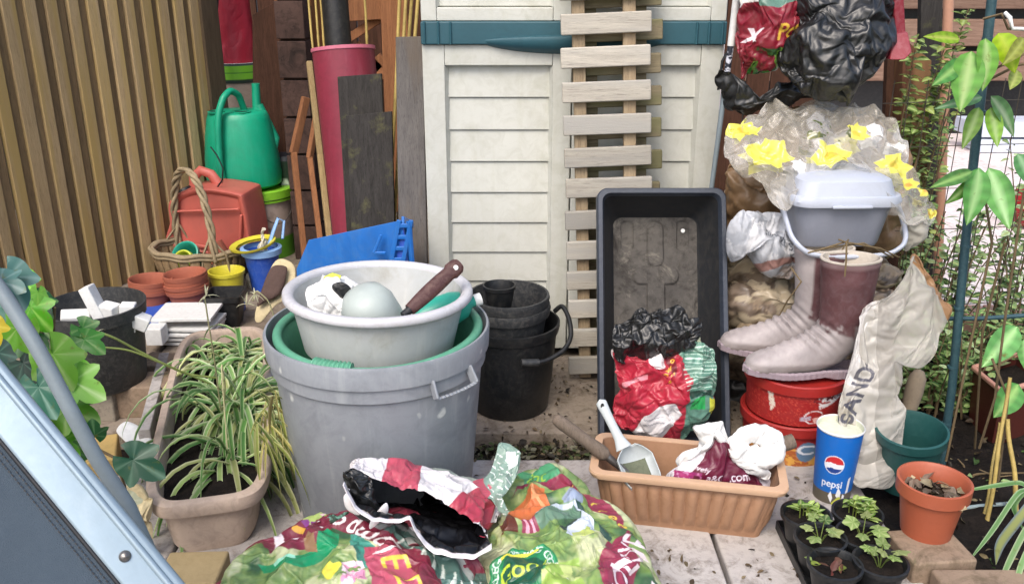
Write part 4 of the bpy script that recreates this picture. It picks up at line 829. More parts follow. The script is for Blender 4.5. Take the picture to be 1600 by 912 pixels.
# blue crate on its side
cr = thing('blue_crate', 'bright blue plastic crate tipped on its side behind the grey bin', 'crate', (P(555,380,2.5)[0], 2.42, 0), rz=R(0))
zt0, zt1 = P(484,376,2.38)[2], P(632,345,2.30)[2]
def rect(x, y0, y1, z0, z1): return [A(x,y0,z0), A(x,y1,z0), A(x,y1,z1), A(x,y0,z1)]
xl, xr = P(484,376,2.38)[0]-cr.location[0], P(630,345,2.30)[0]-cr.location[0]
m1 = MB()
zbk0, zbk1 = P(490,380,2.62)[2], P(628,352,2.68)[2]
base_ = [A(xl-.03,-.06,.0), A(xl-.03,.2,.0), A(xl,.2,zbk0), A(xl,-.04,zt0)]
base2 = [A(xl-.055,-.04,.0), A(xl-.055,.18,.0), A(xl-.05,.18,zbk0-.09), A(xl-.045,-.02,zt0-.09)]
rimq = [A(xr-.02,-.1,.0), A(xr-.02,.26,.0), A(xr-.02,.26,zbk1), A(xr,-.12,zt1)]
m1.add([*base2, *base_, *rimq], [(0,1,2,3), (0,4,5,1), (1,5,6,2), (2,6,7,3), (3,7,4,0), (4,8,9,5), (5,9,10,6), (6,10,11,7), (7,11,8,4)])
m1.build('shell', M['blue'], cr, solid=.004, bev=.004)
m1 = MB(); q0, q1 = rimq[3]+A(-.01,-.006,.004), A(xr-.095,-.125,.2)
for dx in (0, .032): m1.bar(q0+A(dx,0,0), q1+A(dx,0,0), .007, .012)
for k in range(12):
    p = q0+(q1-q0)*(k+.5)/12; m1.bar(p, p+A(.032,0,0), .005, .012)
m1.bar(rimq[3]+A(0,-.004,.003), rimq[2]+A(0,0,.003), .008, .02); m1.bar(rimq[3]+A(.015,-.004,0), A(xr+.035,-.15,.15), .01, .014)
m1.build('ribbed_rim', M['blue'], cr, bev=.002)
m1 = MB(); m1.add([rimq[3]+A(.0,.004,-.004), A(xr+.03,-.14,.15), A(xr-.09,-.115,.15)], [(0,1,2)]); m1.build('end_flap', M['blue_deep'], cr, solid=.003)
m1 = MB(); hp0 = P(596,366,2.30)-A(*cr.location); 
m1.bar(hp0+A(0,-.004,.0), hp0+A(-.022,-.006,-.05), .006, .008); m1.bar(hp0+A(-.022,-.006,-.05), hp0+A(.01,-.006,-.05), .006, .008); m1.build('hand_grip', M['blue'], cr, bev=.002)

# ================================================================== BIN GROUP
BX, BY = (590-800)/F*1.97, 1.83
t1 = thing('dustbin', 'large grey plastic bin with white scuffs standing in the middle', 'bin', (BX, BY, 0))
zr = .472
m1 = MB(); m1.lathe([(0,.0),(.188,0),(.196,.01),(.228,zr-.085)], 96); m1.build('body', M['bin'], t1, smooth=40)
m1 = MB(); m1.lathe([(.228,zr-.086),(.236,zr-.08),(.2375,zr-.052),(.244,zr-.048),(.246,zr-.006),(.2435,zr),(.239,zr),(.237,zr-.05),(.225,zr-.07),(.19,.02),(0,.02)], 96); m1.build('rim', M['bin'], t1, smooth=40)
for ang, lab in ((-44, 'r'), (136, 'l')):
    m1 = MB(); rr = .240
    def hp(a, z, dr=.02): return A((rr+dr)*cos(R(a)), (rr+dr)*sin(R(a)), z)
    for a0, a1, z0_, z1_ in ((ang-12, ang+12, zr-.078, zr-.078),):
        pts = [hp(a, z0_) for a in np.linspace(a0, a1, 12)]
        for p, q in zip(pts[:-1], pts[1:]): m1.bar(p, q, .009, .006)
    for a0 in (ang-12, ang+12): m1.bar(hp(a0, zr-.045, 0), hp(a0, zr-.08, .018), .007, .02)
    m1.build('grip', M['bin'], t1, bev=.003)
# green trug inside
t1 = thing('flexible_tub', 'green flexible tub nested in the grey bin with ribbed grip', 'tub', (BX+.003, BY-.004, .17))
zr2 = .457-.17; m1 = MB(); m1.lathe([(0,.0),(.175,0),(.21,zr2-.02),(.216,zr2),(.21,zr2+.002),(.2,zr2-.02),(.17,.01),(0,.01)], 80); m1.build('body', M['tub_green'], t1, smooth=40)
a = np.linspace(0, 2*pi, 96, endpoint=False); rim_r = .218
m1 = MB(); m1.tube(np.stack([rim_r*np.cos(a), rim_r*np.sin(a), zr2+.002+.004*np.cos(a*2)], -1), .0105, 14, closed=True); m1.build('rim', M['tub_green'], t1, smooth=60)
m1 = MB(); a = np.linspace(R(-118), R(-96), 60); m1.tube(np.stack([rim_r*np.cos(a), rim_r*np.sin(a), zr2+.003+0*a], -1), .0155+.0022*np.sin(np.linspace(0,2*pi*9,60)), 14); m1.build('ribbed_grip', M['tub_green'], t1, smooth=70)
# basin
zb1, hb = .553, .135
t1 = thing('basin', 'round grey washing up basin with pale rim on top of the bin', 'basin', (BX+.002, BY, zb1-hb), rx=R(-1), ry=R(1.5))
m1 = MB(); m1.lathe([(0,0),(.15,0),(.164,.008),(.188,hb-.012),(.186,hb-.002),(.181,hb-.01),(.16,.02),(.148,.01),(0,.01)], 96); m1.build('body', M['basin'], t1, smooth=40)
m1 = MB(); m1.lathe([(.186,hb-.016),(.2,hb-.018),(.205,hb-.012),(.204,hb-.002),(.198,hb+.002),(.188,hb+.002),(.181,hb-.004),(.181,hb-.012)], 96); m1.build('rim', M['basin_rim'], t1, smooth=60)
bz = zb1-hb+.012
# pan upturned
pn = thing('saucepan', 'pale grey pan lying upturned with a long brown handle in the basin', 'pan', A(BX+.008, BY-.045, bz+.028))
m1 = MB(); Rm = rot(R(20), R(-14), 0); m1.lathe([(.063,-.02),(.063,.025),(.058,.065),(.046,.09),(.026,.102),(0,.105)], 56, (-.002,.0,.022), Rm); m1.lathe([(.065,-.02),(.063,.03),(.04,.09),(0,.1)], 40, (-.002,0,.022), Rm); m1.lathe([(0,.0),(.012,.001),(.013,.008),(.009,.012),(0,.013)], 20, (.02,-.066,.05), rot(R(70),0,0)); m1.build('bowl', M['pan'], pn, smooth=40)
h0, h1 = P(640, 484, 1.735)-A(*pn.location), P(718, 412, 1.83)-A(*pn.location)
m1 = MB(); d = h1-h0; Fm = frame_to(d, (0,-1,.3)); LL = np.linalg.norm(d)
prof = []; tt = np.linspace(0, 1, 24)
for q in tt:
    w = .013+.004*sin(q*pi)+(.004 if q > .8 else 0); th = .009; w *= (1 if q < .97 else .75)
    ring = [(w*cos(s)*(1), th*sin(s)) for s in np.linspace(0, 2*pi, 20, endpoint=False)]
    prof.append([h0+d*q+Fm[:,0]*x+Fm[:,1]*y for x, y in ring])
m1.grid(np.array(prof), cv=True); m1.F += [tuple(range(20))[::-1], tuple(range(m1.n-20, m1.n))]; m1.M += [0,0]
m1.build('handle', M['handle_brown'], pn, smooth=50)
m1 = MB(); m1.lathe([(0,.0),(.0055,.0),(.0055,.002),(0,.002)], 20, h0+d*.93-A(0,.0105,-.002), rot(R(75),0,0)); m1.build('hanging_hole', M['white'], pn)
m1 = MB(); m1.tube([h0-d*.12+A(0,0,.0), h0+d*.02], .009, 12); m1.build('collar', M['black'], pn, smooth=60)
# teal bottle
pb = P(695, 472, 1.86); t1 = thing('plastic_bottle', 'shiny teal plastic bottle lying in the basin behind the brown handle', 'bottle', (pb[0], pb[1], pb[2]-.02))
m1 = MB(); m1.lathe([(0,-.07),(.028,-.068),(.036,-.05),(.037,.02),(.03,.045),(.014,.06),(.012,.075),(0,.076)], 36, Rm=rot(0, R(78), R(20))); m1.build('body', M['teal'], t1, smooth=50)
m1 = MB(); m1.lathe([(.0,.07),(.014,.07),(.014,.086),(0,.088)], 24, Rm=rot(0, R(78), R(20))); m1.build('cap', M['white'], t1, smooth=40)
# crumpled white bag
ol = [(478,466),(484,440),(500,430),(516,428),(545,432),(560,440),(572,458),(568,486),(540,492),(505,488)]
wb = thing('plastic_bag', 'crumpled white carrier bag with black lump at the left of the basin', 'bag', A(BX-.09, BY-.02, bz))
fbag(px_outline(ol, lambda x, y: 1.86-.0012*(y-430)), P(525,460,1.83), (0,-.8,.6), .04, 'film', M['white_cloth'], None, wb, N=40, expand=.28, anchor=.04, seed=12, back=1, bend=.05).location = tuple(-A(*wb.location))
ol = [(518,448),(530,440),(545,446),(552,462),(540,470),(528,462)]
m1 = soft_body(px_outline(ol, 1.79), P(535,455,1.79), (0,-.8,.6), .012, 16, 60, .004, .03, 2, back=1); m1.build('black_lump', M['black'], wb, smooth=60).location = tuple(-A(*wb.location))
m1 = MB()
for x, y, cc in ((552,455,0),(560,458,0)): m1.lathe([(0,-.008),(.007,0),(0,.008)], 10, P(x,y,1.775)-A(*wb.location))
m1.build('dark_spot', M['black'], wb, smooth=60)
m1 = MB(); m1.lathe([(0,-.01),(.009,-.004),(.009,.004),(0,.01)], 14, P(566,450,1.79)-A(*wb.location)); m1.build('pink_bead', mat('pink_bead', '#d09a90', .4, .1), wb, smooth=60)
m1 = MB(); m1.tube([P(508,436,1.83), P(520,430,1.83), P(532,434,1.83)], .006, 8); m1.build('yellow_scrap', M['lime_pale'], wb, smooth=60).location = tuple(-A(*wb.location))

# ================================================================== BLACK BUCKETS
KX, KY = (800-800)/F, 2.36
t1 = thing('black_bucket', 'black plastic bucket with bail handle standing between grey bin and duckboard', 'bucket', (KX-.005, KY, 0))
zk = P(800, 500, KY)[2]
m1 = MB(); m1.lathe([(0,0),(.104,0),(.11,.008),(.121,.1),(.132,zk-.03),(.137,zk-.028),(.141,zk-.012),(.141,zk),(.135,zk+.001),(.131,zk-.03),(.108,.02),(0,.02)], 72); m1.build('body', M['black'], t1, smooth=40)
m1 = MB(); pts = []; e0, e1 = A(.136,.03,zk+.012), A(.02,-.14,zk-.02)
hpts = [A(.128,.055,zk+.005), A(.15,.05,zk+.03), A(.168,.0,zk+.005), A(.172,-.05,zk-.03), A(.15,-.09,zk-.055), A(.1,-.125,zk-.07), A(.05,-.145,zk-.07), A(.03,-.148,zk-.065)]
pp = np.array(hpts); tt = np.linspace(0, len(pp)-1, 60); hq = np.stack([np.interp(tt, range(len(pp)), pp[:,k]) for k in range(3)], -1)
for _ in range(12): hq[1:-1] = (hq[:-2]+hq[1:-1]*2+hq[2:])/4
m1.tube(hq, .007, 10); m1.build('bail', M['black'], t1, smooth=60)
m1 = MB(); m1.tube([hq[-14], hq[-1]], .0105, 10); m1.build('bail_grip', M['black_dusty'], t1, smooth=60)
for i, (r, dz, lab) in enumerate(((.118,.055,'larger dusty black pot nested in the black bucket, under the top one'), (.112,.083,'topmost dusty black pot nested in the black bucket'))):
    t2 = thing('nursery_pot', lab, 'pot', (KX-.012+i*.003, KY-.004, zk+dz-.2), group='dusty black pots nested in the black bucket', rx=R(1))
    m1 = MB(); m1.lathe([(0,.0),(r*.72,0),(r-.008,.17),(r,.172),(r+.003,.19),(r+.001,.2),(r-.005,.2),(r-.01,.17),(r*.7,.012),(0,.012)], 64); m1.build('body', M['black_dusty'], t2, smooth=40)
zz = zk+.083-.2+.13
t2 = thing('nursery_pot', 'small black pot standing inside the topmost dusty pot', 'pot', (KX-.035, KY-.03, zk+.055), group='dusty black pots nested in the black bucket')
MB().lathe([(0,.0),(.034,0),(.042,.05),(.045,.052),(.046,.062),(.042,.063),(.038,.05),(.03,.01),(0,.01)], 48).build('body', M['black'], t2, smooth=40)
m1 = MB(); m1.lathe([(0,-.001),(.112*.8,.0)], 30, (0,0,.0)); 
# ================================================================== UPRIGHT TRAY
TW, TL, TD = .355, .70, .135
tb, tt_ = P(1040, 690, 2.12), P(1042, 292, 2.41); ax = unit(A(0, tt_[1]-2.12, tt_[2])); tc0 = A((1040-800)/F*2.4, 2.12, .0)
Fm = np.stack([A(1,0,0), ax, np.cross(A(1,0,0), ax)], 1)      # local x = width, y = length, z = out of the opening (towards the camera)
if Fm[1,2] > 0: Fm[:,2] *= 1
tray = thing('mixing_trough', 'tall black plastic trough stood on end against the duckboard', 'trough', tc0)
nz = np.cross(A(1,0,0), ax); nz = -nz if nz[1] > 0 else nz
def TP(x, y, z): return A(1,0,0)*x+ax*y+nz*z
def rrect(w, l, z, r, cy=TL/2, n=8):
    pts = []
    for cx_, cy_, a0 in ((1,1,0),(-1,1,pi/2),(-1,-1,pi),(1,-1,3*pi/2)):
        for k in range(n+1):
            a = a0+k/n*pi/2; pts.append(TP(cx_*(w/2-r)+r*cos(a), cy+cy_*(l/2-r)+r*sin(a), z))
    return np.array(pts)
m1 = MB(); m1.grid(np.array([rrect(.001,.001,-TD,.0004), rrect(TW-.12,TL-.12,-TD,.03), rrect(TW-.1,TL-.1,-TD+.01,.035), rrect(TW-.02,TL-.02,-.03,.03)]), cv=True); m1.build('shell', M['tray_in'], tray, smooth=40)
m1 = MB(); m1.grid(np.array([rrect(TW-.022,TL-.022,-.031,.03), rrect(TW+.002,TL+.002,-.03,.03), rrect(TW,TL,-.004,.03), rrect(TW-.006,TL-.006,.0,.028), rrect(TW-.028,TL-.028,.0,.024), rrect(TW-.034,TL-.034,-.006,.022), rrect(TW-.04,TL-.04,-.02,.022)]), cv=True); m1.build('rim', M['tray_rim'], tray, smooth=35)
m1 = MB(); m1.grid(np.array([rrect(TW-.04,TL-.04,-.02,.022), rrect(TW-.1,TL-.11,-TD+.014,.03), rrect(TW-.115,TL-.125,-TD+.006,.03)]), cv=True); m1.build('inner_wall', M['tray_in'], tray, smooth=35)
# embossed floor as a height field
nx, ny = 90, 190; X, Yg = np.meshgrid(np.linspace(-1,1,nx), np.linspace(0,1,ny), indexing='ij')
fx, fy = X*(TW-.115)/2, TL/2+(Yg-.5)*(TL-.125); 
def boxm(cx_, cy_, w, l, r=.012):
    d = np.sqrt(np.maximum(np.abs(fx-cx_)-w/2+r,0)**2+np.maximum(np.abs(fy-cy_)-l/2+r,0)**2)-r; return np.clip(-d/.004+.5, 0, 1)
hgt = np.maximum.reduce([boxm(0,.56,.045,.13,.022), boxm(0,.47,.13,.05,.022), boxm(0,.38,.05,.16,.01)])*.007
hgt = np.maximum(hgt, 0)-np.maximum(boxm(-.08,.585,.035,.085), boxm(.08,.585,.035,.085))*.006+.0015*fbm(np.stack([fx*30,fy*30,fx*0],-1), 4)
Q = fx[...,None]*A(1,0,0)+fy[...,None]*ax+(-TD+.0075+hgt)[...,None]*nz
m1 = MB(); m1.grid(Q, flip=True); m1.build('floor', M['tray_dirt'], tray, smooth=40)
m1 = MB(); m1.lathe([(0,0),(.006,0),(.006,.001),(0,.001)], 16, TP(.081,.6,-TD+.004), frame_to(nz)); m1.build('drain_hole', M['white'], tray)

# compost sack inside the tray
cvs = Canvas(360, 420, '#a8263a')
cvs.poly([(.45,.0),(1.05,.0),(1.05,1.05),(.62,1.05),(.66,.7),(.72,.5),(.6,.3)], '#5c8676'); cvs.poly([(-.05,.12),(.38,.02),(.4,.12),(.0,.22)], '#e3dcdc')
for i in range(12): cvs.line([(.66,.22+i*.035),(.97,.17+i*.035)], .006 if i % 3 else .012, '#b9d3c4')
cvs.poly([(.5,.1),(.9,-.02),(.95,.04),(.58,.2)], '#dfe2c0'); cvs.poly([(.68,.62),(1.02,.58),(1.02,.63),(.68,.67)], '#20443a'); cvs.poly([(.7,.68),(.82,.66),(.82,.74),(.7,.76)], '#2a9a50'); cvs.poly([(.85,.66),(.97,.65),(.97,.73),(.85,.75)], '#ccd24a'); cvs.poly([(.9,.62),(1.1,.5),(1.1,.62),(.98,.7)], '#c83350')
cvs.poly([(.2,.95),(.3,.82),(.55,.72),(.62,.8),(.5,.95),(.35,1.02)], '#dcd9da'); cvs.poly([(.32,.2),(.42,.2),(.46,.35),(.38,.42),(.3,.34)], '#e6dede'); cvs.poly([(.42,.15),(.55,.22),(.56,.5),(.5,.42)], '#6d1020')
for k, (x, y) in enumerate(((.5,.25),(.52,.33),(.48,.4),(.52,.46),(.5,.53),(.45,.45))): cvs.text('sown'[k%4], x, y, .07, .5, '#e0a83a', shear=.3, bold=.02)
cvs.poly([(.1,.5),(.3,.48),(.3,.52),(.1,.55)], '#d88a95')
for i in range(16): cvs.text('lorem'[i%5], .3+.018*i, .9-.01*i+.02*(i%3), .03, .3, '#9a9a9a') if False else cvs.line([(.3+.02*(i%8), .84+.03*(i//8)+.0), (.315+.02*(i%8), .845+.03*(i//8))], .006, '#9a9aa0')
def trayY(x, y): return 2.40-(y-473)*.00125
ol = [(955,545),(990,540),(1050,520),(1095,515),(1122,560),(1127,600),(1118,630),(1095,665),(1050,684),(1010,686),(970,676),(958,650),(962,600)]
cs = thing('compost_sack', 'half empty red and green compost sack slumped inside the black trough', 'sack', P(1040,660,2.1)*A(1,1,0))
lo = tuple(-(P(1040,660,2.1)*A(1,1,0)))
fbag(px_outline(ol, lambda x, y: 2.13-(y-540)*.0004), P(1040,605,2.1), (0,-.75,.66), .065, 'printed_film', M['print'], cvs, cs, N=84, expand=.26, anchor=.05, seed=31, back=.8, sub=2, bend=.03).location = lo
# black rolled collar
cc_ = P(1027, 517, 2.16); m1 = MB(); nu, nv = 200, 48; u = np.linspace(0, 2*pi, nu, endpoint=False); v = np.linspace(0, 2*pi, nv, endpoint=False); U, V_ = np.meshgrid(u, v, indexing='ij')
rx_, ry_ = .105, .075; tubr = .032
ctr = np.stack([rx_*np.cos(U), ry_*np.sin(U), .012*np.cos(U)], -1); 
Q = ctr+np.stack([np.cos(U)*np.cos(V_), np.sin(U)*np.cos(V_), np.sin(V_)*1.15], -1)*tubr
Q += normals(Q)*-1*(.010*folds(Q, 44, .09, 5))[...,None]; Q = Q@rot(R(28), R(4), 0).T+cc_
ol = [(954,545),(957,515),(975,492),(1000,480),(1040,475),(1078,480),(1100,495),(1103,520),(1085,540),(1040,552),(1000,560),(968,565)]
fbag(px_outline(ol, lambda x, y: 2.15-(y-475)*.0008), P(1030,518,2.12), (0,-.7,.7), .045, 'black_lining', M['blackfilm'], None, cs, N=70, expand=.34, anchor=.045, seed=14, back=.8, sub=1, bend=.02).location = lo

# ================================================================== TERRACOTTA WINDOW BOX + contents
pa, pb_, pc = A(.168,1.737,.15), A(.597,1.655,.15), G(937, 672, .15)
ex = unit(pb_-pa); yawp = atan2(ex[1], ex[0]); Lp = np.linalg.norm((pb_-pa)[:2]); Wp = .195
cen = (pa+pb_)/2+A(-ex[1], ex[0], 0)*Wp/2; cen[2] = 0
wbx = thing('window_box', 'tan plastic window box with fluted sides holding hand tools', 'planter', cen, rz=yawp)
def rr2d(w, l, r, z, n=6):
    pts = []
    for sx, sy, a0 in ((1,1,0),(-1,1,pi/2),(-1,-1,pi),(1,-1,3*pi/2)):
        for k in range(n+1):
            a = a0+k/n*pi/2; pts.append((sx*(w/2-r)+r*cos(a), sy*(l/2-r)+r*sin(a), z))
    return pts
def trough_mesh(Lx, Wy, h, inset=.045, rimw=.02, rimh=.012, r=.02, flutes=12, fl=True):
    # dense ring sampled walls so that flutes are real
    body = MB(); N = 600
    def ring(l, w, rr, z, flute=0):
        p = np.array(rr2d(l, w, rr, z, 10)); p = np.vstack([p, p[:1]]); s = np.r_[0, np.cumsum(np.linalg.norm(np.diff(p, axis=0), axis=1))]
        t = np.linspace(0, s[-1], N, endpoint=False); q = np.stack([np.interp(t, s, p[:,k]) for k in range(3)], -1)
        if flute:
            m_ = (np.abs(q[:,1]) > w/2-.004); xx = q[:,0]; f = np.where(m_ & (np.abs(xx) < l/2*.9), np.clip(np.abs(np.sin(xx/l*1.11*pi*flutes/1))**.6, 0, 1), 0)
            m2 = (np.abs(q[:,0]) > l/2-.004); f2 = np.where(m2 & (np.abs(q[:,1]) < w/2*.85), np.abs(np.sin(q[:,1]/w*pi*5))**.6, 0)
            q[:,1] += np.sign(q[:,1])*f*flute; q[:,0] += np.sign(q[:,0])*f2*flute
        return q
    zs = [(0,0),(.012,0),(.02,.3),(.03,.7),(.045,1),(h*.55,1),(h-.05,1),(h-.038,.7),(h-.03,.25),(h-.026,0),(h-rimh,0)]
    R_ = [ring(.002,.002,.0005,0)]
    for z, f in zs:
        k = z/h; l = Lx-2*rimw-2*inset*(1-k)*.6; w = Wy-2*rimw-2*inset*(1-k)*.45; R_.append(ring(l, w, r, z, f*.011 if fl else 0))
    body.grid(np.array(R_), cv=True)
    k = 1; inn = [ring(Lx-2*rimw-.004, Wy-2*rimw-.004, r, h-.002), ring(Lx-2*rimw-2*inset*.6, Wy-2*rimw-2*inset*.45, r, .012), ring(.002,.002,.0005,.012)]
    body.grid(np.array(inn), cv=True)
    rim = MB(); rim.grid(np.array([ring(Lx-2*rimw-.006,Wy-2*rimw-.006,r,h-rimh-.004), ring(Lx-.006,Wy-.006,r+.01,h-rimh-.004), ring(Lx,Wy,r+.01,h-.006), ring(Lx-.003,Wy-.003,r+.01,h-.001), ring(Lx-.012,Wy-.012,r+.008,h), ring(Lx-2*rimw,Wy-2*rimw,r,h-.001), ring(Lx-2*rimw-.004,Wy-2*rimw-.004,r,h-.02)]), cv=True)
    return body, rim
bo, ri = trough_mesh(Lp, Wp, .15); bo.build('body', M['planter'], wbx, smooth=50); ri.build('rim', M['planter_rim'], wbx, smooth=40)
q = MB(); X, Yg = np.meshgrid(np.linspace(-Lp/2+.05, Lp/2-.05, 70), np.linspace(-Wp/2+.04, Wp/2-.04, 30), indexing='ij'); q.grid(np.stack([X, Yg, .055+.008*fbm(np.stack([X*40,Yg*40,X*0],-1), 8)], -1)); q.build('soil', M['litter'], wbx, smooth=60)
# old wooden handled trowel
def tool_handle(mb, p, q, prof, n=16):
    p, q = np.asarray(p,float), np.asarray(q,float); t = np.linspace(0,1,40); r = np.interp(t, [a for a,_ in prof], [b for _,b in prof]); mb.tube(p+(q-p)*t[:,None], r, n)
h0, h1 = P(866, 652, 1.80), P(948, 712, 1.80); tw = thing('hand_fork', 'old grey wooden tool handle with steel shank resting on the box corner', 'hand tool', h1)
m1 = MB(); tool_handle(m1, h0-h1, A(0,0,0), [(0,.006),(.03,.013),(.15,.0155),(.6,.0145),(.85,.017),(.95,.016),(1,.012)]); m1.build('handle', M['old_wood'], tw, smooth=60)
h2 = P(985, 742, 1.79); m1 = MB(); tool_handle(m1, (h2-h1)*-.0, (h2-h1), [(0,.010),(.3,.009),(1,.007)]); m1.bar(h2-h1, h2-h1+A(.03,0,-.04), .03, .004); m1.build('shank', M['steel'], tw, smooth=60)
# grey handled scoop
h0, h1 = P(937, 624, 1.86), P(975, 700, 1.80); ts = thing('hand_scoop', 'pale grey plastic scoop with a hole in its handle in the box', 'scoop', h1)
m1 = MB(); t = np.linspace(0,1,24); d = h1-h0; Fm = frame_to(d, (0,-1,.3)); prof = []
for q in t:
    w = .0135-.003*sin(q*pi)+(.006*max(0,q-.8)/.2); w *= sqrt(max(.02, 1-(1-min(1,q/.08))**2)); th = .007
    prof.append([h0-h1+d*q+Fm[:,0]*w*cos(s)+Fm[:,1]*th*sin(s) for s in np.linspace(0,2*pi,16,endpoint=False)])
m1.grid(np.array(prof), cv=True); m1.build('handle', M['trowel_grey'], ts, smooth=60)
m1 = MB(); m1.lathe([(0,0),(.0042,0)], 14, h0-h1+d*.1-A(0,.0085,0), rot(R(80),0,0)@np.diag([1,1.7,1])); m1.build('hanging_hole', M['black'], ts)
# bowl of scoop: long half shell, hollow side up towards the camera
c0 = P(996, 722, 1.78)-h1; ua = np.linspace(-1, 1, 40); va = np.linspace(0, 1, 30); Q = np.zeros((40,30,3))
for i, uu in enumerate(ua):
    for j, vv in enumerate(va):
        wq = .046*min(1, (.04+vv*3.2))**.5*(1-max(0, vv-.75)**2*3); a = uu*pi/2
        Q[i,j] = A(wq*sin(a), -.1*vv+.045, -wq*.75*cos(a)+.012*max(0,.3-vv))
Q = Q@rot(R(38), 0, R(22)).T+c0
m1 = MB(); m1.grid(Q); m1.build('bowl', M['trowel_grey'], ts, smooth=60, solid=.0022)
m1 = MB(); cc_ = Q.mean((0,1)); Q2 = Q+(A(0,-.35,.9)*.0028); m1.grid(Q2[1:-1,1:]); m1.build('bowl_inner_face', M['scoop_inner'], ts, smooth=60)  # darker grey green layer over the hollow side of the bowl
# purple carrier bag with knotted white handles
cvs = Canvas(500, 300, '#5e1030'); cvs.poly([(-.1,-.1),(.42,-.1),(.22,.62),(-.1,.85)], '#dcd9dd'); cvs.poly([(0.02,.62),(.24,.62),(.22,1.1),(-.1,1.1)], '#a0306a'); cvs.poly([(-.1,.7),(.07,.6),(.1,1.1),(-.1,1.1)], '#e0dde2')
cvs.blot(cvs.inpoly([(.09,.62),(.3,.6),(.3,.98),(.09,.98)]), ['#8e2a66','#c480a8'], 22, 3, .08); cvs.text('lovely', .28, .54, .12, -.18, '#cfc3ce', bold=.01); cvs.text('a&O', .42, .68, .14, -.05, '#cfc3ce', bold=.01); cvs.text('.com', .66, .71, .165, -.02, '#ddd2dc', bold=.012)
cvs.poly([(.88,.55),(1.1,.5),(1.1,1.1),(.92,1.1)], '#b9b5c0')
pbg = thing('carrier_bag', 'plum carrier bag with knotted white handles sitting in the window box', 'carrier bag', P(1130,735,1.78)); lo = tuple(-P(1130,735,1.78))
ol = [(1036,745),(1060,715),(1095,690),(1125,676),(1150,688),(1180,706),(1200,728),(1205,758),(1140,764),(1060,756)]
fbag(px_outline(ol, 1.77), P(1125,726,1.77), (0,-.9,.4), .05, 'film', M['print'], cvs, pbg, N=56, expand=.1, anchor=.07, seed=61, sub=2).location = lo
m1 = MB()
ol = [(1085,700),(1092,682),(1084,668),(1100,660),(1125,655),(1133,668),(1140,688),(1130,694),(1112,684),(1096,705),(1070,722),(1060,728),(1058,715)]
fbag(px_outline(ol, 1.76), P(1112,678,1.75), (0,-.9,.4), .02, 'knotted_handle', M['white_cloth'], None, pbg, N=32, expand=.2, anchor=.03, seed=62, back=.8).location = lo
# right loop: fat crumpled ring
kc = P(1180, 694, 1.76); nu, nv = 120, 20; U, V_ = np.meshgrid(np.linspace(0,2*pi,nu,endpoint=False), np.linspace(0,2*pi,nv,endpoint=False), indexing='ij')
rad = .036; tubr = .024*(1+.25*np.cos(U+.7)); 
Q = np.stack([np.cos(U)*(rad*1.15+tubr*np.cos(V_)), .6*tubr*np.sin(V_), np.sin(U)*(rad*.78+tubr*np.cos(V_))], -1)
Q += .004*folds(Q, 66, .05, 5)[...,None]*normals(Q); Q = Q@rot(R(-15), R(14), R(8)).T+kc; m1.grid(Q, cu=True, cv=True); film(m1, 'handle_loop', M['white_cloth'], None, pbg, expand=.2, anchor=.028, seed=9).location = lo
ol = [(1138,690),(1150,684),(1180,716),(1205,735),(1198,748),(1170,735),(1150,718)]; fbag(px_outline(ol, 1.745), P(1170,715,1.74), (0,-.9,.4), .014, 'handle_strap', M['white_cloth'], None, pbg, N=32, expand=.15, anchor=.03, seed=67).location = lo
h0, h1 = P(1240, 688, 1.85), P(1195, 704, 1.84); th = thing('hammer_handle', 'short grey wooden handle end resting on the right rim of the box', 'hand tool', h1)
m1 = MB(); tool_handle(m1, h0-h1, (h1-h0)*.9, [(0,.017),(.1,.018),(.5,.015),(1,.013)]); m1.build('shaft', M['old_wood'], th, smooth=50)

# ================================================================== SWEET TUBS, BOOTS
UXc, UYc = (1258-800)/F*2.27, 2.13
def sweet_tub(z, label, cols, txt):
    t = thing('sweet_tub', label, 'tub', (UXc, UYc, z), group='round sweet tubs stacked under the boots', rz=R(-8)); r1, r0, h = .125, .118, .115
    cv = Canvas(700, 160, cols[0]); cols[1](cv); m1 = MB(); wrap(m1, r0, r1, 0, h-.018, cv, 240, 40); m1.lathe([(0,.001),(r0,.001)], 40, col=[lin(cols[0])]*2); m1.build('body', M['print_matt'], t, smooth=50)
    m1 = MB(); m1.lathe([(r1,h-.028),(r1+.007,h-.027),(r1+.008,h-.003),(r1+.004,h),(r1-.004,h-.002),(r1-.008,h-.01),(0,h-.008)], 72); m1.build('lid', M['red'], t, smooth=40); return t
def deco_low(cv):
    cv.put(cv.y > .45, '#c07a3a'); cv.blot(cv.y > .45, ['#d8a24a','#a85a2c'], 9, 4); cv.ell(.535,.55,.035,.3,'#5f7d9a'); cv.text('C', .53,.5,.4,0,'#d8dde6', bold=.02)
def deco_top(cv):
    cv.poly([(.55,.12),(.62,.0),(.68,.02),(.68,.2),(.60,.42),(.56,.5)], '#e2dcdc'); cv.text('C Moore', .615, .2, .2, .12, '#5a1824', shear=.3, bold=.02)
    cv.text('C', .575,.25,.3,0,'#8c1a24', bold=.02); cv.ring(.545,.72,.035,.2,.15,'#e2d8d8'); cv.poly([(.5,.72),(.535,.68),(.535,.8),(.5,.84)], '#b3aab8'); cv.poly([(.54,.75),(.58,.7),(.6,.9),(.55,.92)], '#e6b8b0'); cv.poly([(.385,.1),(.4,.0),(.415,.5),(.4,.7)], '#d9cdbd'); cv.blot(cv.x<2, ['#c24a3a'], 60, 8, .33)
sweet_tub(0, 'lower sweet tub with orange printed side standing on the paving', ('#92201f', deco_low), ''); sweet_tub(.115, 'upper red sweet tub with white lettering under the boots', ('#98201f', deco_top), '')
m1 = MB(); ol = [(1225,622),(1260,612),(1300,606),(1315,612),(1290,620),(1250,628)]
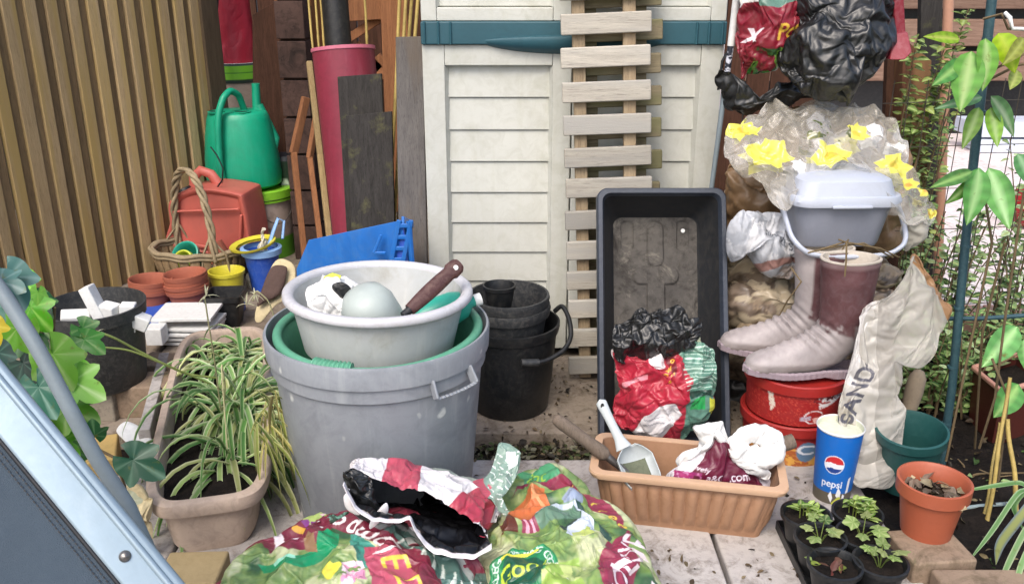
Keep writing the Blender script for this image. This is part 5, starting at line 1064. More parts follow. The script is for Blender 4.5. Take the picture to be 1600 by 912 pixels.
soft_body(px_outline(ol, 2.04), P(1265,616,2.04), (0,-.5,.8), .006, 12, 60, .003, .03, 3, mb=m1); tag(m1.build('paper_scrap', M['cream_sack'], smooth=60), 'flattened cream paper scrap under the heel of the front boot', 'paper')
# boots (profile in boot plane: x forward(toe), z up)
def boot(name, label, loc, rz, flop=0, sc=1.0, shade=0):
    t = thing(name, label, 'boot', loc, rz, 'pair of faded maroon wellington boots', ry=0); t.scale = (.93,.95,.97)
    # stations from shaft top down round the ankle to the toe: centre (x,z), half-length a (in section plane), half-width b, section normal angle
    st = [(-.085,.315,.078,.058,90),(-.086,.27,.075,.056,90),(-.088,.22,.07,.053,90),(-.088,.17,.065,.049,88),(-.084,.13,.063,.045,80),(-.068,.10,.066,.042,62),(-.040,.078,.066,.041,45),(-.005,.062,.058,.041,28),(.035,.05,.048,.043,16),(.075,.042,.041,.044,8),(.11,.038,.036,.043,2),(.14,.034,.031,.038,-4),(.16,.03,.024,.028,-8),(.172,.026,.012,.014,-10)]
    st = np.array(st, float); tt = np.linspace(0, len(st)-1, 70); S = np.stack([np.interp(tt, range(len(st)), st[:,k]) for k in range(5)], -1)
    for _ in range(3): S[1:-1] = (S[:-2]+2*S[1:-1]+S[2:])/4
    N = 56; a = np.linspace(0, 2*pi, N, endpoint=False); Q = []
    for x, z, ha, hb, an in S:
        d = A(sin(R(an)), 0, cos(R(an)))    # long axis of the section, in the profile plane
        d = A(cos(R(90-an)), 0, -sin(R(90-an))) if False else A(sin(R(an)), 0, cos(R(an)))
        q = A(x,0,z)+np.cos(a)[:,None]*ha*d+np.sin(a)[:,None]*hb*A(0,1,0); Q.append(q)
    Q = np.array(Q); Q[...,2] = np.maximum(Q[...,2], .012)
    heel = (Q[...,2] < .02)
    Q[:,:,0] -= flop*np.clip(Q[:,:,2]-.15, 0, 1)**1.5*3
    ank = np.exp(-((Q[...,2]-.115)/.04)**2)*np.clip((Q[...,0]+.1)*12, 0, 1); Q -= normals(Q)*(.0025*fbm(Q*22, 5)+.0022*folds(Q, 7, .09, 4)+.0045*ank*np.sin((Q[...,2]-Q[...,0]*.8)*260+3*vn(Q*12, 4))-.0018*(np.abs(Q[...,2]-.305) < .004)-.0016*(np.abs(Q[...,2]-.045) < .005)*(Q[...,0] > -.2))[...,None]
    # colours: maroon shaft, bleached lilac foot
    nz_ = fbm(Q*14, 9, 4); front = Q[...,0]; edge = Q[...,2]+.5*(front+.09)*-1+.05*nz_
    foot = 1/(1+np.exp((Q[...,2]-.135-.9*np.clip(front+.03,0,.2)*1+.05*nz_+.05*fbm(Q*45,19,4))/.0025))
    if shade: foot = np.clip(foot+(front > -.06)*1.0, 0, 1)
    mar, lil = np.array(lin('#57383a')), np.array(lin('#a09897')); col = mar*(1-foot[...,None])+lil*foot[...,None]; col *= (1+.5*nz_[...,None])*(1-.35*np.clip(fbm(Q*60,3,3),0,1)[...,None]); mud = np.clip((.05-Q[...,2]+.03*nz_)*30, 0, 1)[...,None]*.5; col = col*(1-mud)+np.array(lin('#6b6052'))*mud
    w = np.clip((np.abs(Q[...,2]-.262) < .010)*(Q[...,1] < 0)*(np.abs(Q[...,0]+.075) < .055)*(vn(Q*70,3) > -.25), 0, 1)[...,None]; col = col*(1-w*.7)+np.array(lin('#b5a8a8'))*w*.7
    col = np.where((Q[...,2] > .303)[...,None], col*.6+np.array(lin('#8d7a7a'))*.4, col)
    m1 = MB(); m1.grid(Q, cv=True, col=col, flip=False); m1.F.append(tuple(range(m1.n-N, m1.n))); m1.M.append(0); m1.build('upper', M['boot'], t, smooth=70)
    m1 = MB(); inn = [Q[0], Q[0]*A(.985,.96,1)+A(-.001,0,.004), Q[0]*A(1,.9,1)+A(0,0,.002)]
    top = Q[0]; cc = top.mean(0); lin_ = [top, cc+(top-cc)*1.03+A(0,0,.002), cc+(top-cc)*1.02+A(0,0,.006), cc+(top-cc)*.94+A(0,0,.006), cc+(top-cc)*.92-A(0,0,.01), cc+(top-cc)*.84-A(0,0,.05), cc+(top-cc)*.01-A(0,0,.055)]
    m1.grid(np.array(lin_), cv=True); m1.build('lining', M['boot_in'], t, smooth=50)
    # sole
    so_ = []; xs = np.linspace(-.152, .176, 40)
    def hw(x):
        u_ = (x+.152)/.328; return max(.0, .036+.012*sin(min(1,max(0,(u_-.35)/.5))*pi)) * (1-max(0,(u_-.86)/.14)**2.2)**.5*(1-max(0,(.07-u_)/.07)**2)**.5
    ol_ = [(x, hw(x)) for x in xs]+[(x, -hw(x)) for x in xs[::-1]]; o2 = np.array(ol_)
    o2 = np.repeat(o2, 3, 0); o2 = o2*(1+.018*np.sign(np.sin(np.arange(len(o2))*1.0))[:,None]*A(.3,1)); m1 = MB(); R0 = np.c_[o2*A(1,1.03), np.where(o2[:,0] < -.06, 0, .006+.01*np.clip((o2[:,0]-.08)/.1,0,1))]; R1 = np.c_[o2*A(1,1.05), np.full(len(o2), .02)+.012*np.clip((o2[:,0]-.08)/.1,0,1)]; R2 = np.c_[o2*A(.98,.9), np.full(len(o2), .024)+.012*np.clip((o2[:,0]-.08)/.1,0,1)]
    cR = R0.mean(0); m1.grid(np.array([cR+(R0-cR)*.01, R0, R1, R2]), cv=True, col=np.tile(np.array(lin('#93858c')), (4,len(o2),1))); m1.build('sole', M['boot'], t, smooth=40)
    return t
bl = P(1262, 594, 2.06); 
boot('wellington_boot', 'nearer faded maroon wellington boot standing on the red sweet tub', A(P(1256,590,2.08)[0], 2.075, .232), R(180+4), sc=1)
boot('wellington_boot', 'farther bleached wellington boot partly hidden behind the nearer one', A(P(1216,560,2.2)[0], 2.19, .232), R(180-10), flop=.0, shade=1)
# twine tied over boots
tw = P(1320,380,2.1); m1 = MB()
for pts in ([(1275,392,2.02),(1320,378,2.02),(1375,388,2.06),(1405,402,2.12)], [(1323,376,2.01),(1322,410,1.995),(1320,432,1.995)], [(1262,395,2.03),(1300,386,2.02),(1350,380,2.04),(1395,402,2.1)], [(1236,418,2.12),(1252,440,2.05),(1230,470,2.1),(1218,492,2.12)], [(1310,374,2.02),(1330,382,2.01),(1316,390,2.01),(1326,374,2.01)]):
    m1.tube([P(*q) for q in pts], .0022, 6)
tag(m1.build('garden_twine', M['twine'], smooth=60, loc=tw), 'rough garden twine knotted over the tops of the boots', 'twine')

# ================================================================== PILE OF SACKS, CADDY, DAFFODIL BAG
cvg = Canvas(300, 200, '#b9bcc2'); cvg.blot(cvg.x < 2, ['#d0d1d4','#a3a7ae'], 5, 3, .08); cvg.poly([(.3,.75),(1,.7),(1,.8),(.3,.86)], '#a07a72'); cvg.text('sunny', .62,.35,.2,-.3,'#2c3340', bold=.01); cvg.text('ILE SE', .78,.52,.17,-.35,'#3a4250', bold=.01); cvg.blot(cvg.y>.85, ['#b5a8a0'], 8, 5, 0)
cvb = Canvas(200, 120, '#75675a'); cvb.blot(cvb.x < 2, ['#8d7c68','#5b4e42','#a3957e'], 6, 3, .12)
cvb2 = Canvas(200, 120, '#695b4c'); cvb2.blot(cvb2.x < 2, ['#867660','#4a3e32','#9a8c74'], 6, 13, .12)
def sack(ol, Yf, cen_, tw_, th, label, cv, seed, m=None, amp=.012, name='sack', cat='sack', group='sacks piled between the black trough and the mesh', lam=.1, back=1.2, rings=46, n=180, fine=.3):
    o = fbag(px_outline(ol, Yf), cen_, tw_, th, name, m or M['print'], cv, None, cen_, N=52, expand=.15, anchor=.075, seed=seed, back=back, bend=.03)
    return tag(o, label, cat, group)
sack([(1120,560),(1140,500),(1170,488),(1260,490),(1330,500),(1400,510),(1405,570),(1330,600),(1250,590),(1150,590)], 2.36, P(1240,540,2.36), (0,-1,.15), .10, 'lowest crumpled brown sack in the pile behind the boots', cvb2, 5)
sack([(1125,490),(1135,440),(1180,430),(1250,440),(1330,440),(1400,450),(1400,490),(1320,505),(1250,508),(1170,510)], 2.38, P(1230,470,2.38), (0,-1,.15), .10, 'middle glossy brown sack in the pile behind the boots', cvb, 9)
sack([(1130,440),(1130,395),(1160,380),(1260,390),(1330,390),(1400,400),(1400,440),(1320,450),(1200,450)], 2.42, P(1240,418,2.42), (0,-1,.15), .09, 'dark brown sack under the grey printed sack', cvb2, 19)
sack([(1140,400),(1142,340),(1165,322),(1215,328),(1245,352),(1250,395),(1240,428),(1215,430),(1190,412),(1165,385)], 2.30, P(1195,375,2.30), (0,-1,.3), .055, 'grey and white printed plastic sack left of the caddy', cvg, 23, amp=.012)
sack([(1120,610),(1140,580),(1200,575),(1300,590),(1400,600),(1400,700),(1300,700),(1180,700),(1130,700)], 2.42, P(1260,640,2.42), (0,-1,.1), .1, 'black sack at the very bottom of the pile behind the sweet tubs', None, 33, m=M['blackfilm'])
m1 = MB(); g0 = P(1230,660,2.62); m1.box((.9, 2.62, .22), (.5,.18,.44)); tag(m1.build('crate_stack', M['dark_timber'], bev=.005, loc=(.9,2.62,0)), 'dark wooden crate behind the pile of sacks', 'crate')
sack([(1130,330),(1128,260),(1150,240),(1200,235),(1260,245),(1330,250),(1400,260),(1420,340),(1380,400),(1260,400),(1150,390)], 2.50, P(1260,320,2.5), (0,-1,.1), .1, 'dull brown sack behind the grey caddy', None, 38, m=M['brown_sack'])

# caddy
CY = 2.28; cz = P(1315,388,CY-.1)[2]; cxm = P(1318,360,CY-.1)[0]
ca = thing('food_caddy', 'grey lidded food waste caddy with lowered handle above the boots', 'caddy', (cxm, CY, cz), rz=R(2))
hcad = P(1318,322,CY-.12)[2]-cz
def rsq(w, l, r, z): return np.array(rr2d(w, l, r, z, 8))
m1 = MB(); m1.grid(np.array([rsq(.001,.001,.0004,0), rsq(.205,.17,.035,0), rsq(.215,.18,.04,.01), rsq(.25,.215,.045,hcad), rsq(.24,.2,.04,hcad), rsq(.01,.01,.004,hcad-.01)]), cv=True); m1.build('body', M['caddy'], ca, smooth=50)
m1 = MB(); m1.grid(np.array([rsq(.25,.21,.04,hcad-.006), rsq(.283,.245,.05,hcad-.004), rsq(.287,.249,.05,hcad+.008), rsq(.278,.24,.05,hcad+.02), rsq(.265,.228,.045,hcad+.022), rsq(.258,.22,.045,hcad+.018), rsq(.235,.2,.045,hcad+.055), rsq(.2,.17,.045,hcad+.064), rsq(.05,.05,.02,hcad+.066), rsq(.001,.001,.0004,hcad+.066)]), cv=True); m1.build('lid', M['caddy_lid'], ca, smooth=40)
m1 = MB(); pts = [A(-.145,.0,hcad-.005), A(-.149,-.06,hcad*.8), A(-.145,-.12,hcad*.35), A(-.13,-.145,.02), A(-.1,-.15,-.002), A(0,-.152,-.008), A(.1,-.15,-.002), A(.135,-.145,.02), A(.15,-.12,hcad*.35), A(.152,-.06,hcad*.8), A(.148,0,hcad-.005)]
pp = np.array(pts); tt = np.linspace(0, len(pp)-1, 90); hq = np.stack([np.interp(tt, range(len(pp)), pp[:,k]) for k in range(3)], -1)
for _ in range(10): hq[1:-1] = (hq[:-2]+hq[1:-1]*2+hq[2:])/4
m1.tube(hq, .006, 10, flat=1.4); m1.build('handle', M['caddy_lid'], ca, smooth=60)
m1 = MB(); m1.box((.0,-.128,hcad-.001), (.1,.01,.007)); m1.build('lid_tab', M['caddy_lid'], ca, bev=.002)

# daffodil printed clear bag: mound draping over the caddy
W_, H_ = 560, 420; cvd = Canvas(W_, H_, '#c9c5bd')
cvd.blot(cvd.x < 2, ['#d8d6d2','#b5afa2'], 3, 3, .1); cvd.a[...,3] = .36
def flower(x, y, s, rot_, col='#d6cf5a', mid='#c9a32a', asp=W_/H_):
    for k in range(6):
        a = rot_+k*pi/3+.2*sin(k*5); dx, dy = cos(a)*s, sin(a)*s*asp*.75
        px_, py_ = -dy/asp*.42, dx*asp*.42
        cvd.poly([(x,y),(x+dx*.5+px_,y+dy*.5+py_),(x+dx,y+dy),(x+dx*.5-px_,y+dy*.5-py_)], col)
    cvd.ell(x, y, s*.3, s*.3*asp*.8, mid, op=.6)
for f in ((.2,.52,.125,.3),(.5,.52,.11,.9),(.8,.60,.10,.1),(.1,.3,.10,1.9),(.66,.36,.07,.4)): flower(*f)
for f in ((.76,.33,.06,.2),(.86,.42,.055,1.0),(.33,.62,.05,.5)): flower(*f, col='#e3e1de', mid='#cfcdc8')
cvd.blot(cvd.inpoly([(.4,.3),(.62,.3),(.62,.42),(.4,.42)]), ['#6a6a30','#4d5428'], 12, 5, .1)
for f in ((.86,.72,.05,0),(.93,.78,.05,.5),(.96,.9,.04,.2)): flower(*f, mid='#b9602c')
ol = [(1132,215),(1140,190),(1165,160),(1210,150),(1290,150),(1330,150),(1350,138),(1375,165),(1420,195),(1430,225),(1430,255),(1452,285),(1470,320),(1462,340),(1425,345),(1400,330),(1390,305),(1330,275),(1270,272),(1245,300),(1225,325),(1200,300),(1180,275),(1140,250)]
def dY(x, y): return 2.46-(y-150)*.00165+(.0 if x < 1400 else (x-1400)*.0006)
tag(fbag(px_outline(ol, dY), P(1290,225,2.38), (0,-.8,.6), .05, 'bulb_bag', M['film'], cvd, None, P(1290,300,2.36), N=110, expand=.2, anchor=.06, seed=71, back=.7, sub=2, bend=.02, amp=.010), 'large clear plastic bag printed with yellow daffodils draped over the caddy', 'bag')
m1 = MB(); 
# filling of the daffodil bag region: brown compost bag below it (visible through the film)
sack([(1150,250),(1150,200),(1200,170),(1300,165),(1370,180),(1420,230),(1430,280),(1380,300),(1260,300),(1180,290)], lambda x, y: 2.56-(y-170)*.0012, P(1290,235,2.5), (0,-.8,.6), .05, 'full brown sack under the daffodil bag', None, 91, m=M['brown_sack'], back=1.5)
# clear corner hanging right of caddy
ol = [(1408,345),(1440,335),(1450,360),(1432,385),(1425,392),(1412,372)]
tag(fbag(px_outline(ol, 2.2), P(1428,360,2.2), (0,-.9,.3), .01, 'clear_wrap', M['film_milky'], None, None, P(1428,360,2.2), N=24, expand=.2, anchor=.04), 'little crumpled clear wrapper hanging right of the caddy', 'wrapper')

# black sack top, maroon compost sack, red shovel
ol = [(1226,-60),(1238,20),(1222,70),(1226,115),(1262,138),(1332,156),(1345,130),(1385,85),(1398,40),(1400,-60)]
tag(fbag(px_outline(ol, lambda x, y: 2.46-.0006*y), P(1312,30,2.42), (-.1,-1,.15), .07, 'refuse_sack', M['blackfilm'], None, None, P(1312,100,2.42), N=90, expand=.24, anchor=.07, seed=83, back=1, amp=.016, lam=.2, bend=.02), 'big folded black plastic sack hanging at the top above the daffodil bag', 'sack')
ol = [(1150,130),(1190,150),(1228,120),(1262,130),(1320,150),(1260,158),(1200,168),(1140,166),(1132,150),(1122,120),(1128,100)]
tag(fbag(px_outline(ol, 2.48), P(1190,145,2.46), (0,-1,.3), .03, 'refuse_sack', M['blackfilm'], None, None, P(1190,160,2.46), N=50, expand=.25, anchor=.05, seed=85, back=1, bend=.03), 'loose black plastic under the maroon compost bag left of the daffodil bag', 'sack')
cvm = Canvas(330, 420, '#7d1528'); cvm.poly([(-.1,-.1),(.45,-.1),(.1,.42),(-.1,.5)], '#c9c8c8'); cvm.poly([(.35,-.1),(1.1,-.1),(1.1,.3),(.55,.42),(.3,.42)], '#56786a'); cvm.blot(cvm.inpoly([(.1,.0),(.5,0),(.3,.38),(.0,.38)]), ['#8a9a92','#dcdcd6'], 8, 4, 0)
cvm.text('x', .22,.62,.24,.0,'#d8ccd0', shear=.3, bold=.02); cvm.text('Post', .72,.60,.17,.12,'#cfa83a', shear=.35, bold=.015); cvm.blot(cvm.inpoly([(.35,.74),(1,.7),(1,.95),(.45,1.05),(.22,1)]), ['#3f8a3a','#7db04a','#2c5a2a'], 12, 9, -.02); cvm.ring(.06,.83,.06,.045,.3,'#d8ccd0')
ol = [(1150,-60),(1250,-60),(1262,20),(1240,70),(1215,100),(1190,116),(1150,120),(1144,90),(1150,40)]
tag(fbag(px_outline(ol, 2.47), P(1200,40,2.45), (0,-1,.1), .05, 'compost_bag', M['print'], cvm, None, P(1200,110,2.47), N=60, expand=.2, anchor=.05, seed=87, back=1, sub=2, bend=.04), 'maroon printed compost bag at the top right of the shed', 'compost bag')
m1 = MB(); rp = P(1405,90,2.4)
t1 = thing('dustpan', 'dark red plastic scoop hanging at the top beside the black sack', 'scoop', rp)
for (a0, a1, w0, w1) in ((P(1404,-30,2.42), P(1407,55,2.42), .024, .03),): 
    n = unit(A(0,-1,0)); s_ = A(1,0,0); m1.add([a0-s_*w0/2-rp, a0+s_*w0/2-rp, a1+s_*w1/2-rp, a1-s_*w1/2-rp, a0-s_*w0/2-rp+A(0,.02,0), a0+s_*w0/2-rp+A(0,.02,0), a1+s_*w1/2-rp+A(0,.02,0), a1-s_*w1/2-rp+A(0,.02,0)], [(0,3,2,1),(4,5,6,7),(0,1,5,4),(1,2,6,5),(2,3,7,6),(3,0,4,7)])
m1.build('handle', M['rust'], t1, bev=.004)
m1 = MB(); q = [P(1396,52,2.40), P(1419,50,2.40), P(1426,82,2.36), P(1414,94,2.35), P(1390,94,2.36)]; V = [p-rp for p in q]+[p-rp+A(0,.03,0) for p in q]
m1.add(V, [(4,3,2,1,0),(5,6,7,8,9)]+[(i,(i+1)%5,5+(i+1)%5,5+i) for i in range(5)]); m1.build('blade', M['rust'], t1, bev=.004)
# walking pole beside shed
p0, p1, p2, p3 = P(1155,-40,2.5), P(1142,72,2.5), P(1133,135,2.5), P(1112,292,2.5)
wp = thing('walking_pole', 'slim trekking pole white above and grey below leaning at the shed corner', 'pole', p3)
MB().tube([p0-p3, p1-p3], .010, 12).build('upper_shaft', M['white'], wp, smooth=60)
cv = Canvas(60, 200, '#1c2230'); cv.blot(cv.x<2, ['#c9ccd6'], 14, 3, .03); Qm = MB(); Fm = frame_to(p1-p2); wrap(Qm, .0085, .0085, 0, np.linalg.norm(p1-p2), cv, 20, 60, c=p2-p3, Rm=Fm); Qm.build('patterned_shaft', M['print_matt'], wp, smooth=60)
ext = p3+(p3-p2)*1.9; ext[2] = max(ext[2], 0.0)
MB().tube([p2-p3, ext-p3], [.0075,.006], 12).build('lower_shaft', M['pole'], wp, smooth=60)
m1 = MB(); m1.tube([p1-p3, p1-p3+A(-.02,0,-.04), p2-p3+A(-.018,0,-.01), p2-p3], .004, 6); m1.build('strap', M['black'], wp, smooth=60)

# SAND bag
cvx = Canvas(330, 740, '#aeaaa2', asp=164/368); cvx.a[...,3] = .84; cvx.poly([(.62,.05),(.36,.18),(.2,.4),(.1,.7),(.0,1.0),(-.1,1.0),(-.1,.3)], '#c6c3c0', a=.9); cvx.blot(cvx.x<2, ['#a8a295','#bbb7ae'], 3, 3, .12); cvx.a[...,3] = np.where(cvx.x < .35, .82, .5); cvx.poly([(.66,.02),(.74,.0),(1.0,.22),(1.0,.36),(.82,.14)], '#8c6a48')
cvx.text('SAND', .17, .60, .10, 1.25, '#4a4a54', bold=.02)
ol = [(1340,474),(1372,450),(1400,434),(1420,408),(1430,388),(1442,388),(1460,422),(1482,458),(1490,480),(1474,515),(1462,555),(1446,570),(1420,556),(1420,620),(1412,700),(1400,755),(1362,760),(1336,750),(1318,700),(1304,650),(1314,590),(1328,530)]
_sand = mat('sand_film', '#ffffff', .35, .2, '#8d8470', 6, 0, .35, 40, attr=True, crinkle=.35, alpha='attr')
tag(fbag(px_outline(ol, lambda x, y: 2.06-(y-400)*.0006), P(1385,560,1.97), (0,-1,.15), .018, 'sand_bag', _sand, cvx, None, P(1385,740,2.0), N=90, expand=.07, anchor=.10, seed=95, back=.8, sub=2, bend=.05), 'tall milky plastic bag lettered SAND hanging beside the boots', 'plastic bag')

# ================================================================== RIGHT FRONT: cup, pots, blocks
g = G(1306, 784); cupr = .051
ZC = .19
t1 = thing('drink_cup', 'tall blue paper drinks cup with round logo standing behind the seedlings', 'cup', (P(1306,720,g[1]+.03)[0], g[1]+.03, 0))
cvc = Canvas(900, 420, '#0f63b8'); cvc.put(cvc.y > .83, '#5a5448'); lx, ly, lr = .43, .42, .088; ra = 900/420/ (2*pi*.052/.19)
rX, rY = .075, .075*(2*pi*.052)/.19
cvc.ell(lx, ly, rX, rY, '#dfe3ea'); 
mk = ((cvc.x-lx)/(rX*.92))**2+((cvc.y-ly)/(rY*.92))**2 < 1
wv = ly+rY*.15*np.sin((cvc.x-lx)/rX*2.6-.3)+ -rY*.25*(cvc.x-lx)/rX
cvc.put(mk & (cvc.y < wv-rY*.12+.1*rY*(cvc.x-lx)/rX), '#c02a30'); cvc.put(mk & (cvc.y > wv+rY*.42), '#123a86')
cvc.asp = (2*pi*.052)/.19; cvc.text('pepsi', .43, .70, .14, -.03, '#dfe6f0', bold=.015)
for pl in ([(.56,.62),(.585,.6),(.58,.82),(.555,.84)], [(.47,.86),(.485,.74),(.51,.8),(.51,.93)], [(.53,.84),(.55,.86),(.545,.98),(.52,.96)], [(.41,.88),(.43,.8),(.45,.9),(.44,.97)]): cvc.poly(pl, '#e3e6ea')
cvc.line([(.46,.98),(.5,.9),(.54,.98)], .05, '#b9bf4a')
m1 = MB(); wrap(m1, .043, .053, 0, ZC, cvc, 320, 110); m1.build('wall', M['print_matt'], t1, smooth=60)
m1 = MB(); m1.lathe([(.0535,ZC-.004),(.0555,ZC),(.0535,ZC+.003),(.052,ZC)], 48); m1.build('rim', M['white'], t1, smooth=60)
m1 = MB(); m1.lathe([(.052,ZC),(.051,ZC-.012)], 48); m1.lathe([(.0515,ZC-.012),(.02,ZC-.011),(0,ZC-.0105)], 48); m1.build('contents', mat('pale_froth', '#c9ccb8', .7, .35, '#9aa08a', 14), t1, smooth=60)
# green pots (two nested), tilted
g = G(1410, 762); t1 = pot('plant_pot', 'dark green pot tilted forward behind the terracotta pot', 'pot', (P(1416,700,1.93)[0], 1.915, .015), .062, .078, .15, mat('dark_green', '#1f4a48', .4, .2, '#3f6a66', 9, .1), rx=R(6), ry=R(-4), rim=.014, rimw=.004)
MB().lathe([(.079,.148),(.083,.15),(.0835,.158),(.078,.16),(.074,.15),(.062,.04),(0,.03)], 48).build('inner_pot', bpy.data.materials['dark_green'], t1, smooth=40)
# blocks
def blockobj(px, py, ztop, sx, sy, sz, yaw_, label, m=None, group='clay paving blocks lying about'):
    g = G(px, py, ztop); mb = MB(); nx_ = 8
    mb.box((0,0,0), (sx, sy, sz)); o = mb.build('paving_block', m or M['block'], bev=.006); o.location = (g[0], g[1], ztop-sz/2); o.rotation_euler = (0,0,yaw_)
    return tag(o, label, 'block', group)
blockobj(1455, 850, .05, .14, .12, .075, R(6), 'mossy block under the terracotta pot at the lower right')
blockobj(1545, 912, .043, .19, .10, .075, R(0), 'pale block at the bottom right edge of the soil bed')
g = G(1446, 828, .05)
tp = pot('plant_pot', 'bright terracotta plastic pot with dried stems on the mossy block', 'pot', g, .052, .070, .128, mat('terra_bright', '#a0543a', .5, .25, '#8a4a34', 9, .1), rim=.03, rimw=.005, soil=.09, soilm=M['litter'])
m1 = MB(); rnd.seed(4)
for i in range(46): flake(m1, (rnd.gauss(0,.025), rnd.gauss(0,.025), .095+rnd.uniform(0,.012)), rnd.uniform(.015,.04), rnd.choice(['#8d7f70','#b5a88a','#6a5d52','#d0c8a8','#4a4038']))
m1.build('dead_stems', M['leaf'], tp)

# seedling pots
rnd.seed(15)
def seedling(mb, kind, z=.07):
    if kind == 'round':
        for i in range(6):
            a = i*1.05+rnd.uniform(-.3,.3); r = rnd.uniform(.012,.035); top = A(r*cos(a), r*sin(a), z+rnd.uniform(.02,.045)); mb.tube([A(0,0,z-.01), A(r*.4*cos(a),r*.4*sin(a),z+.015), top], .0012, 5, col=np.array(lin('#6a7a3c')))
            n_ = unit(A(rnd.gauss(0,.3), rnd.gauss(-.3,.3), 1)); ivy(mb, top-unit(A(cos(a),sin(a),0))*.008, A(cos(a),sin(a),.1), n_, rnd.uniform(.02,.034), rnd.choice(['#7d9a4e','#8fa860','#5f8048','#9aa868']), '#c3cf90', None, .2, 24)
    elif kind == 'tall':
        for i in range(5):
            x, y = rnd.gauss(0,.014), rnd.gauss(0,.014); h = rnd.uniform(.015,.04); mb.tube([A(x,y,z-.01), A(x*1.2,y*1.2,z+h)], .0012, 5, col=np.array(lin('#7a8a3c')))
            for j in range(4):
                a = rnd.uniform(0,6.28); ovate(mb, (x*1.2,y*1.2,z+h*(.5+j*.15)), A(cos(a),sin(a),.5), A(0,0,1), rnd.uniform(.02,.03), .012, rnd.choice(['#8db04c','#a5bf62','#6a9240']), '#c3cf90', .2, .3, 5)
    else:
        for i in range(10): flake(mb, (rnd.gauss(0,.015), rnd.gauss(0,.015), z+rnd.uniform(0,.02)), rnd.uniform(.015,.03), rnd.choice(['#8d4a40','#6a4a3c','#7a8a3c','#5d3a34','#8fa860']))
spots = [(1260,802,'tall','back left seedling pot with a sparse green sprout'), (1340,800,'tall','back right seedling pot with pale green leafy sprigs below the cup'), (1282,838,'round','middle left seedling pot with round pale leaves'), (1348,834,'round','middle right seedling pot with one large round leaf'), (1305,880,'dead','front left seedling pot with withered reddish stems'), (1376,876,'round','front right seedling pot with lobed pale leaves')]
for i, (px, py, kd, lab) in enumerate(spots):
    g = G(px, py, .088); t = pot('seedling_pot', lab, 'seedling pot', (g[0], g[1], .006), .034, .051, .083, M['black'], 'six black seedling pots in a tray', rim=.01, rimw=.003, soil=.07)
    m1 = MB(); seedling(m1, kd)
    if i == 1:
        for _ in range(1): seedling(m1, 'tall', .075)
    m1.build('plant', M['leaf'], t)
c6 = G(1322, 838, .088); m1 = MB(); m1.box((c6[0]+.0, c6[1]+.005, .004), (.19,.30,.006)); 
for s in (-1,1): m1.box((c6[0]+s*.095, c6[1]+.005, .012), (.004,.30,.022)); 
for s in (-1,1): m1.box((c6[0], c6[1]+.005+s*.15, .012), (.19,.004,.022))
tag(m1.build('seed_tray', M['black'], bev=.001, loc=c6*A(1,1,0)), 'shallow black tray carrying the six seedling pots', 'tray')
# long strappy leaves at lower right
m1 = MB(); bs = G(1600, 830, -.02)+A(.03,.0,.0); rnd.seed(8)
def arch(px_pts, Ys, w, c1, c2, mb):
    q = np.array([P(x, y, yy) for (x, y), yy in zip(px_pts, Ys)]); tt = np.linspace(0, len(q)-1, 24); pts = np.stack([np.interp(tt, range(len(q)), q[:,k]) for k in range(3)], -1)
    for _ in range(6): pts[1:-1] = (pts[:-2]+2*pts[1:-1]+pts[2:])/4
    T = np.gradient(pts, axis=0); rows = []
    for i, (p, tv) in enumerate(zip(pts, T)):
        s = unit(np.cross(tv, A(0,-.5,1))); t = i/23; ww = w*min(1,.5+2*t)*(1 if t < .6 else 1-((t-.6)/.4)**1.7)+.0005; n_ = unit(np.cross(s, tv))
        rows.append([p-s*ww/2+n_*ww*.15, p-s*ww*.2, p+s*ww*.2, p+s*ww/2+n_*ww*.15])
    Q = np.array(rows); c = np.zeros(Q.shape); c[:,0] = c[:,3] = lin(c2); c[:,1] = c[:,2] = lin(c1); mb.grid(Q, col=c)
arch([(1620,790),(1600,752),(1560,758),(1495,768)], (1.75,1.76,1.78,1.8), .012, '#5f8a50', '#9ab888', m1)
arch([(1620,780),(1595,760),(1550,830),(1512,878)], (1.72,1.7,1.66,1.62), .010, '#5f8a50', '#a9c49a', m1)
arch([(1625,770),(1600,800),(1560,850),(1556,882)], (1.7,1.68,1.66,1.64), .02, '#a9b36a', '#7d8fa0', m1)
arch([(1630,790),(1600,830),(1575,880),(1556,925)], (1.62,1.58,1.55,1.5), .012, '#7da868', '#c3d3a9', m1)
arch([(1640,800),(1610,850),(1592,890),(1585,930)], (1.6,1.56,1.53,1.5), .012, '#7da868', '#b5c99a', m1)
arch([(1640,760),(1600,765),(1580,790),(1600,830)], (1.75,1.74,1.72,1.7), .014, '#4f7a40', '#8fae78', m1)
tag(m1.build('strap_leaf_plant', M['leaf'], smooth=60, loc=bs), 'strappy variegated leaves arching in from the lower right edge', 'plant')

